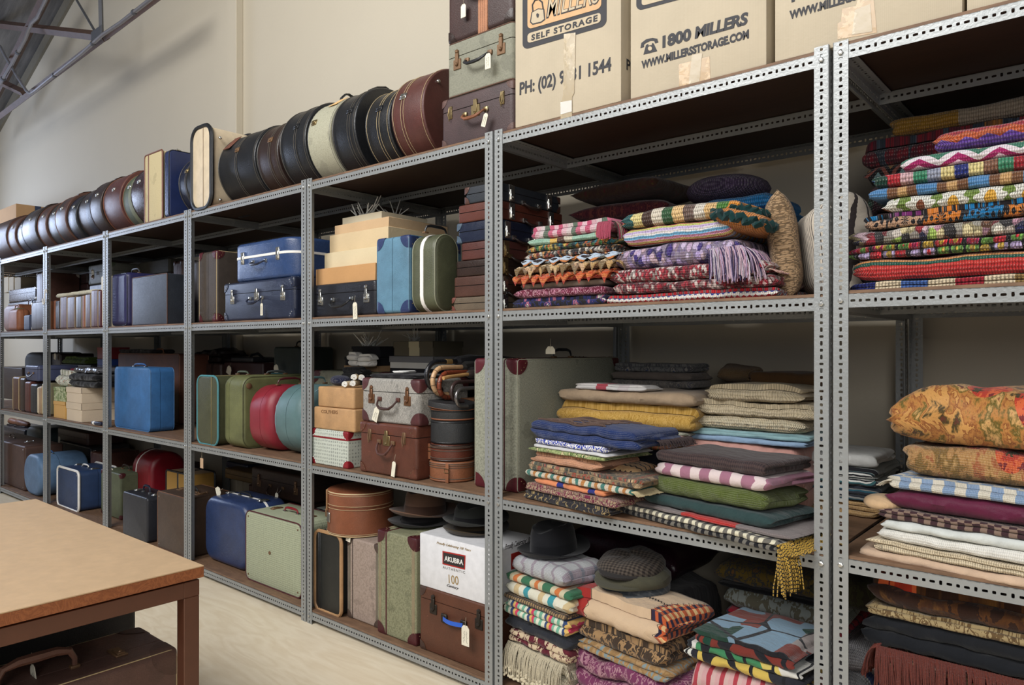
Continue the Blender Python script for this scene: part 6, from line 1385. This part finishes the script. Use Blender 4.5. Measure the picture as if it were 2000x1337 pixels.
cushion('white pillow with dark narrow stripes standing against the nearest posts', (XU(1610, .24)+.02, .26, Z2+.145), .145, .19, .17, P('stripe', [(206, 196, 180), (206, 196, 180), (206, 196, 180), (60, 54, 54)], .016, ax='v', knit=0), (0, PI/2-.10, .55), 'pillow', 'pillow', e=5)
# ---- third level: nearest bay pile
z, pl = pile(.03, 1800, Z1, [
 (1093, 1673, 2300, .34, 'plain beige folded sheet at the bottom of the right linen pile', plainc((190, 164, 140)), dict(rz=-.11, n=2, endr=.05)),
 (1070, 1698, 2300, .32, 'cream ribbed knitted throw with many folded layers', plainc((206, 190, 160), .005, bs=.8), dict(rz=-.11, n=4, amp=.008)),
 (1046, 1708, 2300, .32, 'thick white embossed bedspread folded under the smooth pale one', plainc((214, 212, 204), .004), dict(rz=-.11, n=2, endr=.05)),
 (1025, 1720, 2300, .32, 'smooth greyish white sheet in the right linen pile', plainc((196, 200, 196)), dict(rz=-.11, n=2, endr=.03)),
 (1003, 1716, 2300, .32, 'dark geometric and rose printed scarves in the right linen pile', P('check', [(60, 40, 44), (124, 104, 92)], .030, w=.02, knit=0), dict(rz=-.11, n=4, amp=.01)),
 (962, 1728, 2300, .32, 'burgundy satin-edged velvet cloth below the blue checked blanket', plainc((86, 26, 52), 0, .5), dict(rz=-.11, n=2, endr=.04, amp=.009)),
 (936, 1734, 2300, .32, 'pale blue and white checked blanket with short fringe', P('check', [(206, 200, 184), (124, 148, 178)], .05, w=.05, knit=.003), dict(rz=-.11, n=3, amp=.007)),
 (868, 1760, 2300, .36, 'gold and rust floral velvet fold showing its woven reverse', P('lush', [(150, 108, 60), (176, 136, 84), (150, 80, 48), (184, 146, 92), (120, 92, 44)], .04, knit=.003, fuzz=.1), dict(rz=-.11, n=2, endr=.06, amp=.012, dy=.01)),
 (776, 1727, 2300, .34, 'big glossy floral velvet eiderdown in rust, gold and moss green', P('lush', [(120, 64, 30), (176, 120, 60), (84, 76, 22), (200, 156, 96), (96, 34, 28), (60, 52, 20), (186, 136, 74)], .055, rough=.42, knit=.0, fuzz=.1), dict(rz=-.11, n=2, endr=.14, amp=.02, puff=.03, dy=-.005))])
frg(pl[6], 'left', plainc((200, 192, 174)), 90, .035, .0018, 5, .6, .4, .0, .25, 'cream fringe', None)
cushion('small beige bolster end poking out of the right linen pile', (XU(1728, .05)-.01, .09, ZV(1722, 985, .05)), .05, .06, .04, plainc((190, 160, 124)), (0, 0, 0), 'bolster', 'bolster', rnd_=True)
# ---- third level, middle bay
PF = dict
z, fl = pile(.03, 1120, Z1, [
 (978, 1021, 1184, .26, 'black cloth embroidered with gold loops and bright flowers', P('paisley', [(40, 38, 42), (44, 42, 46), (38, 36, 40), (150, 130, 90), (40, 38, 42), (46, 44, 48)], .04, knit=0), dict(n=3, rz=-.17)),
 (962, 1022, 1200, .26, 'maroon and beige paisley cotton near the bottom of the shawl pile', P('paisley', [(110, 40, 66), (150, 130, 104), (96, 36, 56), (160, 140, 116)], .03, knit=0), dict(n=3, rz=-.17)),
 (947, 1040, 1178, .26, 'soft orange cloth with a navy stripe in the shawl pile', P('stripe', [(206, 130, 90), (206, 130, 90), (206, 130, 90), (206, 130, 90), (44, 50, 120)], .15, knit=0), dict(n=2, rz=-.16)),
 (934, 1024, 1232, .26, 'white and sea-green cloth with curly fringe in the shawl pile', P('stripe', [(206, 200, 180), (60, 120, 110), (206, 190, 170), (180, 120, 60)], .06, knit=.003), dict(n=2, rz=-.16)),
 (917, 1026, 1244, .26, 'tapestry-striped blanket in tan, red and olive geometric bands', P('granny', [(150, 124, 90), (60, 70, 60), (160, 70, 50), (190, 160, 120), (50, 44, 44)], .022, knit=.003), dict(n=3, rz=-.16)),
 (893, 1035, 1164, .24, 'peach fluffy towel folded in the shawl pile', plainc((206, 150, 116), .003, 1, .9), dict(n=3, rz=-.16, amp=.008)),
 (885, 1032, 1180, .24, 'thin green floral cotton above the peach towel', P('floral', [(150, 160, 110), (60, 90, 50), (206, 190, 150), (90, 110, 60)], .03, knit=0), dict(n=2, rz=-.16)),
 (878, 1038, 1184, .24, 'thin white muslin above the green floral cotton', plainc((196, 196, 196)), dict(n=2, rz=-.16)),
 (866, 1039, 1176, .24, 'blue and white patterned cloth just under the navy shawl', P('paisley', [(222, 220, 214), (44, 60, 150), (222, 220, 214), (50, 66, 160)], .03, knit=0), dict(n=2, rz=-.16)),
 (833, 1033, 1236, .26, 'navy shawl with brown embroidered lattice and fringe, topping the pile', plainc((28, 48, 96), .003), dict(n=4, rz=-.15, amp=.012, puff=.008))])
LAT = plainc((92, 74, 66)); SH = fl[9]
NEED_LAT = True
frg(fl[9], 'right', plainc((62, 50, 50)), 60, .05, .0016, 7, .4, .8, .1, .28)
frg(fl[3], 'right', plainc((196, 180, 140)), 130, .045, .0018, 9, .6, .6, .0, .26, 'cream curly fringe')
cushion('tan cloth with black zigzag border bunched beside the striped tapestry', (XU(1215, .12), .17, ZV(1215, 925, .12)), .085, .10, .075, P('zig', [(190, 154, 110), (40, 34, 34), (196, 160, 116), (190, 150, 106)], .035, .008, .02, knit=0), (0, 0, .1), 'bunched_scarf', 'scarf', e=3)
frg(fl[5], 'front', plainc((214, 170, 140)), 1, .01) if 0 else None
z, sl = pile(.30, 1200, Z1, [
 (872, 1096, 1290, .34, 'dark blue-grey blanket under the rust and green cloths, middle stack', plainc((50, 52, 60)), dict(n=6)),
 (852, 1105, 1310, .34, 'rust and ochre cloth visible right of the navy shawl', P('paisley', [(150, 90, 60), (160, 120, 60), (84, 96, 84), (150, 96, 70)], .06, knit=0), dict(n=4, amp=.01)),
 (832, 1094, 1335, .34, 'sage green ribbed cloth with a pink rose print border', P('stripe', [(120, 130, 112), (100, 112, 96), (150, 150, 134), (150, 110, 104)], .018, ax='v', knit=.003), dict(n=3, ur=1180)),
 (787, 1086, 1350, .33, 'mustard gold brocade cover folded in the middle of the stack', P('paisley', [(170, 134, 64), (180, 144, 74), (160, 124, 56), (186, 150, 82)], .028, knit=0), dict(n=3, ur=1180)),
 (762, 1087, 1352, .34, 'plain taupe linen cloth folded above the gold brocade', plainc((168, 146, 120)), dict(n=2, endr=.04, ur=1180)),
 (750, 1122, 1260, .12, 'white tea towel with red woven band on the taupe linen', P('stripe', [(214, 210, 206), (214, 210, 206), (180, 80, 90), (214, 210, 206), (206, 196, 196)], .24, knit=0), dict(n=3, ur=1180))])
z, bk = pile(.66, 1260, Z1, [
 (757, 1190, 1392, .20, 'taupe damask tablecloths stacked at the back beneath floral linens', plainc((112, 104, 96)), dict(n=10)),
 (742, 1192, 1350, .20, 'grey floral linen lowest of the visible folds at the back', P('floral', [(128, 122, 116), (96, 96, 104), (140, 134, 126), (104, 100, 98)], .04, knit=0), dict(n=2)),
 (726, 1192, 1348, .20, 'plain mushroom grey linen fold at the back', plainc((118, 108, 100)), dict(n=2)),
 (709, 1194, 1344, .20, 'blue-grey and white floral linen topmost of the back stack', P('floral', [(122, 122, 120), (60, 76, 120), (150, 146, 138), (84, 84, 88)], .05, knit=0), dict(n=3))])
z, _ = pile(.64, 1400, Z1, [(752, 1396, 1600, .22, 'brown blankets stacked at the back below the rolled one', plainc((92, 72, 52)), dict(n=8)), (712, 1396, 1458, .20, 'rolled brown ribbed blanket lying at the back', plainc((116, 92, 62), .004), dict(n=1, roll=True, endr=.012))])
cloth('flat tan-brown blanket right of the rolled brown one', XU(1462, .64)+.002, XU(1600, .64), .64, .22, ZV(1400, 752, .64)+.001, .055, plainc((104, 76, 48)), 2)
z, cr = pile(.36, 1440, Z1, [
 (862, 1330, 1560, .27, 'dusty pink satin quilt under the light blue sheets', plainc((176, 132, 122), 0, .5), dict(n=6, ur=1400)),
 (851, 1338, 1572, .27, 'pale blue sheet, lower of the two blue ones', plainc((132, 156, 182)), dict(n=2, ur=1400)),
 (838, 1338, 1578, .27, 'aqua blue flannel sheet below the cream cable knit', plainc((132, 164, 168)), dict(n=3, ur=1400)),
 (814, 1358, 1570, .26, 'cream cable-knit throw below the two openwork ones', P('zig', [(206, 192, 160), (200, 184, 152), (210, 198, 168)], .03, .01, .04, knit=.006, bs=.8), dict(n=2, endr=.04, amp=.01)),
 (784, 1354, 1586, .27, 'middle cream openwork knitted throw with wavy hem', plainc((206, 190, 158), .008, bs=.5), dict(n=3, endr=.04, amp=.012, jag=.003)),
 (750, 1379, 1562, .26, 'top cream lace-knit throw of the cream stack', plainc((204, 188, 156), .009, bs=.5), dict(n=3, endr=.04, amp=.012))])
z, fr = pile(.05, 1350, Z1, [
 (1018, 1196, 1512, .30, 'black and cream gingham wool blanket with yellow fringe over the shelf edge', P('gingham', [(206, 200, 176), (104, 100, 92), (26, 26, 30)], .026, knit=0), dict(n=4, rz=-.24, endr=.03)),
 (1005, 1238, 1535, .29, 'grey tweed blanket with a red centre band, above the gingham', P('stripe', [(122, 112, 110), (176, 44, 40), (124, 114, 112), (120, 110, 108)], .78, knit=.003), dict(n=2, rz=-.22, endr=.04)),
 (979, 1252, 1500, .27, 'dark bottle green wool blanket with patterned reverse', plainc((44, 64, 64)), dict(n=2, rz=-.22, endr=.05)),
 (940, 1262, 1490, .27, 'moss green mohair blanket with peach fringe', plainc((84, 98, 36), .003, 1, .8), dict(n=2, rz=-.20, endr=.06, amp=.010)),
 (912, 1274, 1498, .27, 'dusky pink and white checked wool blanket', P('stripe', [(206, 190, 188), (150, 104, 122)], .072, knit=0), dict(n=2, rz=-.20, endr=.05)),
 (886, 1277, 1490, .27, 'dark brown houndstooth cloth folded on the pink checked blanket', P('gingham', [(72, 58, 56), (62, 50, 50), (46, 38, 40)], .007, knit=0), dict(n=2, rz=-.20, endr=.02))])
bb = fr[0]; LX = max(v.co.x for v in bb.data.vertices); fringe(bb, (LX-.002, .002, .012), (LX-.002, .06, .03), (.8, -.7, .1), .125, 70, P('strand', [(196, 160, 66), (190, 150, 60), (30, 28, 30)], .010, a=14, knit=0), .0020, 1.1, 'black and yellow twisted fringe', twist=.8, seed=3, zmin=-.2)
frg(fr[0], 'right', P('strand', [(196, 160, 66), (190, 150, 60), (30, 28, 30)], .010, a=14, knit=0), 120, .085, .0022, 5, .7, .8, 0, .25, 'black and yellow twisted fringe')
frg(fr[3], 'left', plainc((196, 136, 96)), 90, .055, .0017, 5, .6, .8, .0, .12, 'peach fringe')
frg(fr[5], 'left', plainc((120, 108, 50)), 50, .05, .0015, 6, .2, .9, .06, .2) if 0 else None
z, _ = pile(.50, 1590, Z1, [
 (968, 1516, 1716, .34, 'tan wool blankets low in the stack behind the nearest posts', plainc((168, 136, 92), .004), dict(n=6, rz=0)),
 (940, 1522, 1712, .33, 'charcoal and teal linens low in the stack behind the posts', P('stripe', [(44, 48, 56), (40, 76, 90), (120, 120, 116), (36, 38, 44)], .012, ax='v', knit=0), dict(n=5)),
 (905, 1522, 1708, .32, 'black and white printed tea towels in the stack behind the posts', P('stripe', [(206, 206, 200), (40, 44, 50), (60, 100, 104), (206, 206, 200), (36, 36, 40)], .015, ax='v', knit=0), dict(n=5)),
 (880, 1524, 1706, .30, 'white folded sheet on top of the stack behind the posts', plainc((196, 196, 192)), dict(n=2))])
# ---- bottom level, middle bay
z, _ = pile(.05, 1050, Z0, [
 (1277, 988, 1103, .24, 'cream fringed bedspread with crocheted bobbles spilling forward', plainc((196, 186, 160), .005, bs=.9), dict(n=6, rz=-.15)),
 (1250, 990, 1107, .24, 'maroon and cream flowered cotton folded above the bobble fringe', P('floral', [(196, 176, 146), (90, 28, 40), (100, 34, 46), (84, 26, 38)], .06, knit=0), dict(n=4, amp=.01, rz=-.15)),
 (1224, 984, 1109, .24, 'black folded jeans between maroon flowers and green stripes', plainc((42, 44, 50), .0), dict(n=3, amp=.010, rz=-.15)),
 (1193, 983, 1107, .24, 'mint, yellow and navy striped cotton towels', P('stripe', [(206, 206, 186), (110, 164, 140), (206, 206, 186), (52, 70, 110), (206, 170, 100), (190, 60, 90), (120, 170, 146)], .09, knit=0), dict(n=4, amp=.008, rz=-.15)),
 (1182, 983, 1105, .24, 'brown dotted border cloth under the white teal-flowered one', P('gingham', [(150, 124, 90), (90, 76, 60), (50, 46, 50)], .012, knit=0), dict(n=2, rz=-.15)),
 (1155, 985, 1111, .24, 'white cloth with teal swirls and tan stripes', P('stripe', [(206, 204, 186), (206, 204, 186), (190, 170, 130), (206, 204, 186), (60, 140, 150)], .13, knit=0), dict(n=2, endr=.03, rz=-.15)),
 (1138, 986, 1111, .24, 'green and orange striped cotton blanket', P('stripe', [(56, 104, 76), (190, 180, 150), (190, 110, 60), (190, 180, 150), (56, 104, 76)], .11, knit=0), dict(n=2, rz=-.15)),
 (1098, 998, 1101, .24, 'grey white blanket with faint lilac plaid carrying the black hat', P('plaid', [(176, 178, 180), (150, 140, 150), (120, 124, 136)], .055, knit=.003), dict(n=2, endr=.05, amp=.010, rz=-.17))])
lp = _[-1]; bob = _[0]
frg(bob, 'front', plainc((206, 196, 170)), 110, .11, .0018, 11, .98, 1.6, .01, .30, 'cream string fringe with bobbles', knots=.006)
hat('black felt bowler-like hat with upturned brim on the grey plaid blanket', XU(1077, .16), .175, z+.003, .135, FB((22, 23, 27)), FB((17, 18, 22)), .105, (-.04, .05), 1.1, dent=True, rcw=.082)
z, mp = pile(.04, 1190, Z0, [
 (1292, 1122, 1330, .29, 'mauve and magenta leaf-print fabrics low in the patchwork pile', P('floral', [(110, 52, 84), (150, 100, 120), (96, 40, 72), (160, 120, 130)], .05, knit=0), dict(n=6, amp=.012, dy=.005, rz=-.15)),
 (1270, 1124, 1300, .28, 'tan and gold damask cloth with blue edge in the patchwork pile', P('paisley', [(150, 120, 80), (140, 110, 72), (160, 130, 92), (120, 136, 140)], .05, knit=0), dict(n=4, rz=-.15, dy=.004)),
 (1231, 1127, 1290, .28, 'dark brown cloth with large tan leaves under the patchwork quilt', P('floral', [(60, 48, 38), (160, 130, 90), (70, 56, 44), (150, 120, 84)], .07, knit=0), dict(n=3, rz=-.15, amp=.01)),
 (1174, 1102, 1290, .28, 'patchwork quilt of cream, red and plaid with black feather stitching', P('patch', [(196, 170, 140), (150, 42, 38)], knit=0), dict(n=3, rz=-.16, endr=.05, amp=.010, puff=.006))])
# stitching + plaid patch on the quilt top and front
q_ = mp[-1]
def zigstitch(root, p0, p1, n=26, a=.006, m=INK, r=.0011):
    bm = BM(); p0, p1 = Vector(p0), Vector(p1); d = (p1-p0).normalized(); s = Vector((d.z, 0, -d.x)) if abs(d.y) < .5 else Vector((1, 0, 0))
    add_tube(bm, [p0.lerp(p1, k/n)+s*(a if k % 2 else -a) for k in range(n+1)], r, 4); return obj('feather_stitching', bm, m, root)
H_ = max(v.co.z for v in q_.data.vertices)
from mathutils.bvhtree import BVHTree
def on_top(root, path, m, r=.0012, name='feather_stitching', zig=.006, n=40, lift=.001):
    bt = BVHTree.FromObject(root, bpy.context.evaluated_depsgraph_get()) if 0 else BVHTree.FromPolygons([v.co[:] for v in root.data.vertices], [p.vertices[:] for p in root.data.polygons])
    pts = []; P_ = [Vector(p) for p in path]; tot = n
    for k in range(tot+1):
        t = k/tot*(len(P_)-1); i = min(int(t), len(P_)-2); q = P_[i].lerp(P_[i+1], t-i); d = (P_[i+1]-P_[i]).normalized(); s = Vector((-d.y, d.x)) if len(d) == 2 else d
        x, y = q.x+(-d.y)*zig*(1 if k % 2 else -1), q.y+d.x*zig*(1 if k % 2 else -1)
        h = bt.ray_cast(Vector((x, y, 1)), Vector((0, 0, -1)))
        if h[0] is not None: pts.append(h[0]+Vector((0, 0, lift)))
    if len(pts) > 3:
        bm = BM(); add_tube(bm, pts, r, 4); return obj(name, bm, m, root)
on_top(q_, [Vector((.09, .16)), Vector((.37, .10))], INK)
for k_ in range(4):
    for sg in (1, -1):
        on_top(SH, [Vector((.03+.06*j+.0, .05+.035*k_+(.014*sg if j % 2 else -.014*sg))) for j in range(6)], LAT, .0028, 'embroidered_lattice', 0, 60, .002)
for q1 in (.0, .19): on_top(SH, [Vector((.02, .03+q1)), Vector((.34, .03+q1))], LAT, .005, 'embroidered_border', .003, 70, .002)
def cap(lab, x, y, z, R, m, rz=0, h=.05):
    r = thing('peaked_hat', lab, 'cap', T(x, y, z) @ Rz(rz)); n = 40; bm = BM(); rings = []
    for t_, hh in ((1.0, 0), (1.04, .010), (1.03, h*.45), (.93, h*.75), (.7, h*.97), (.4, h), (1e-4, h*1.0)):
        rings.append([bm.verts.new((R*t_*math.cos(2*PI*k/n)*1.05, R*t_*math.sin(2*PI*k/n)*.95-.0, hh+(.012*math.sin(2*PI*k/n+.6) if hh > .02 else 0)+.004*math.sin(5*2*PI*k/n)*(1 if hh > .01 else 0))) for k in range(n)])
    uvl = None
    for A, B in zip(rings, rings[1:]):
        for k in range(n): bm.faces.new((A[k], A[(k+1) % n], B[(k+1) % n], B[k]))
    bm.faces.new(list(reversed(rings[0]))); bm.faces.new(rings[-1])
    uvl = bm.loops.layers.uv.new('UVMap')
    for f in bm.faces:
        for l in f.loops: l[uvl].uv = (l.vert.co.x+R, l.vert.co.y+R+l.vert.co.z)
    obj('crown', bm, m, r); bm = BM(); A, B = [], []
    for k in range(17):
        a = PI+PI*k/16; ox, oy = R*1.0*math.cos(a), R*.9*math.sin(a); A.append((ox*.9, oy*.9, .004)); B.append((ox*.92, oy*1.32-.004, .000+.0*abs(math.cos(a))))
    va = [bm.verts.new(p) for p in A]; vb = [bm.verts.new(p) for p in B]; vc = [bm.verts.new((p[0], p[1], p[2]+.006)) for p in B]; vd = [bm.verts.new((p[0], p[1], p[2]+.010)) for p in A]
    for k in range(16):
        bm.faces.new((va[k], vb[k], vb[k+1], va[k+1])); bm.faces.new((vd[k], vd[k+1], vc[k+1], vc[k])); bm.faces.new((vb[k], vc[k], vc[k+1], vb[k+1]))
    bmesh.ops.recalc_face_normals(bm, faces=bm.faces); obj('peak', bm, m, r); return r
HT = P('gingham', [(84, 76, 68), (66, 58, 52), (38, 34, 32)], .014, knit=0)
cx_ = XU(1240, .20); zq = z-.004
cap('grey tweed flat cap, lowest of three on the patchwork quilt', cx_, .19, zq, .118, P('plaid', [(70, 76, 82), (84, 88, 92), (100, 104, 106)], .03, knit=0), .1, .045)
cap('olive green flat cap between the tweed and the dogtooth caps', cx_, .185, zq+.032, .125, plainc((72, 70, 56)), -.1, .045)
cap('dogtooth checked flat cap on top of two others', cx_-.01, .19, zq+.062, .112, HT, .05, .055)
cushion('shiny plastic-wrapped burgundy quilt behind the flat caps', (XU(1236, .60), .66, ZV(1236, 1086, .60)+.03), .27, .19, .15, leather((48, 22, 34), .12, .5), (0, .06, 0), 'wrapped_quilt', 'quilt', e=6)
cloth('dark grey blanket stack carrying the wrapped burgundy quilt', XU(1130, .46)+.02, XU(1340, .46)-.02, .47, .36, Z0+.001, ZV(1236, 1118, .6)-Z0-.01, plainc((58, 56, 58)), 8, name='folded_blanket')
z, _ = pile(.36, 1450, Z0, [
 (1258, 1392, 1700, .44, 'blue and white basketweave checked blanket behind the colourful tea towels', P('check', [(64, 84, 140), (170, 172, 176)], .20, w=.09, knit=.005), dict(n=6, endr=.05)),
 (1212, 1405, 1706, .42, 'thick white chenille bedspread passing behind the nearest posts', plainc((190, 188, 192), .005, bs=.9), dict(n=2, endr=.07, amp=.012)),
 (1197, 1412, 1640, .40, 'red tartan rug between white chenille and grey-green cloth', P('plaid', [(150, 28, 46), (60, 30, 44), (40, 40, 46)], .05, knit=0), dict(n=2)),
 (1155, 1410, 1640, .40, 'grey-green cloth embroidered with wreaths', P('floral', [(140, 146, 140), (84, 84, 60), (134, 140, 134), (100, 96, 80)], .09, knit=0), dict(n=2, endr=.05)),
 (1146, 1400, 1640, .38, 'black wool blanket under the golden tapestry', plainc((26, 26, 28)), dict(n=2)),
 (1105, 1397, 1650, .40, 'old gold tapestry with stags and flowers, top of the rear pile', P('floral', [(104, 86, 38), (50, 44, 36), (110, 80, 44), (124, 100, 50), (60, 60, 60)], .05, knit=0), dict(n=2, endr=.06, amp=.010))])
z, ct = pile(-.0, 1450, Z0, [
 (1330, 1360, 1590, .32, 'pink and white fringed towel under the picture tea towels', P('stripe', [(190, 150, 150), (170, 60, 70), (190, 160, 156)], .04, knit=0), dict(n=4, h=None)) if 0 else
 (1318, 1345, 1570, .33, 'pink woven towels at the bottom of the bright tea towel pile', P('stripe', [(190, 150, 150), (160, 60, 70), (190, 160, 156)], .04, knit=0), dict(n=6)),
 (1298, 1336, 1572, .32, 'yellow, black and white printed tea towel', P('tea', [(190, 164, 80), (36, 36, 44), (196, 196, 188), (40, 40, 46)], .10, knit=0), dict(n=2, rz=-.04, amp=.01)),
 (1284, 1334, 1560, .32, 'green and black tea towel with white bars', P('tea', [(60, 120, 80), (34, 36, 42), (196, 194, 186), (34, 38, 44), (190, 170, 90)], .09, knit=0), dict(n=2, rz=-.04, amp=.01)),
 (1256, 1352, 1548, .32, 'brick, sky blue and dark green picture tea towel on top', P('tea', [(110, 46, 38), (120, 148, 168), (28, 60, 48), (116, 50, 40), (150, 140, 136)], .13, knit=0), dict(n=3, rz=-.06, amp=.012, endr=.03))])
# ---- bottom level, nearest bay
z, _ = pile(.05, 1800, Z0, [
 (1290, 1712, 2300, .30, 'dark red knotted rug with thick fringe near the bottom right corner', P('paisley', [(70, 22, 24), (90, 30, 28), (60, 18, 22), (170, 140, 110)], .05, knit=.004), dict(n=6, amp=.012)),
 (1222, 1690, 2300, .36, 'heavy black wool coat fabric between fringe and ivy cloth', plainc((26, 28, 32)), dict(n=4, dy=.02, amp=.012)),
 (1200, 1694, 2300, .34, 'cream cloth printed with brown ivy leaves', P('floral', [(150, 132, 96), (84, 66, 44), (156, 138, 102), (96, 76, 50)], .04, knit=0), dict(n=3, dy=.02, amp=.008)),
 (1146, 1690, 2300, .38, 'dark amber velvet tapestry with red tulips under the nearest shelf', P('lush', [(84, 52, 26), (60, 36, 24), (104, 70, 34), (48, 30, 22)], .08, knit=0), dict(n=3, endr=.06, dy=.01, amp=.012))])
frg(_[0], 'front', plainc((104, 44, 32)), 200, .12, .002, 12, .95, 1.5, .0, .34, 'rust red yarn fringe')
frg(_[0], 'left', plainc((104, 44, 32)), 80, .10, .002, 13, .95, 1.3, .0, .14, 'rust red yarn fringe')
cushion('dark patterned velvet cushion behind the amber tapestry, left of it', (XU(1672, .45), .55, ZV(1672, 1150, .45)), .12, .2, .12, P('floral', [(60, 58, 36), (84, 74, 40), (50, 44, 34)], .05, knit=0), (0, 0, 0))
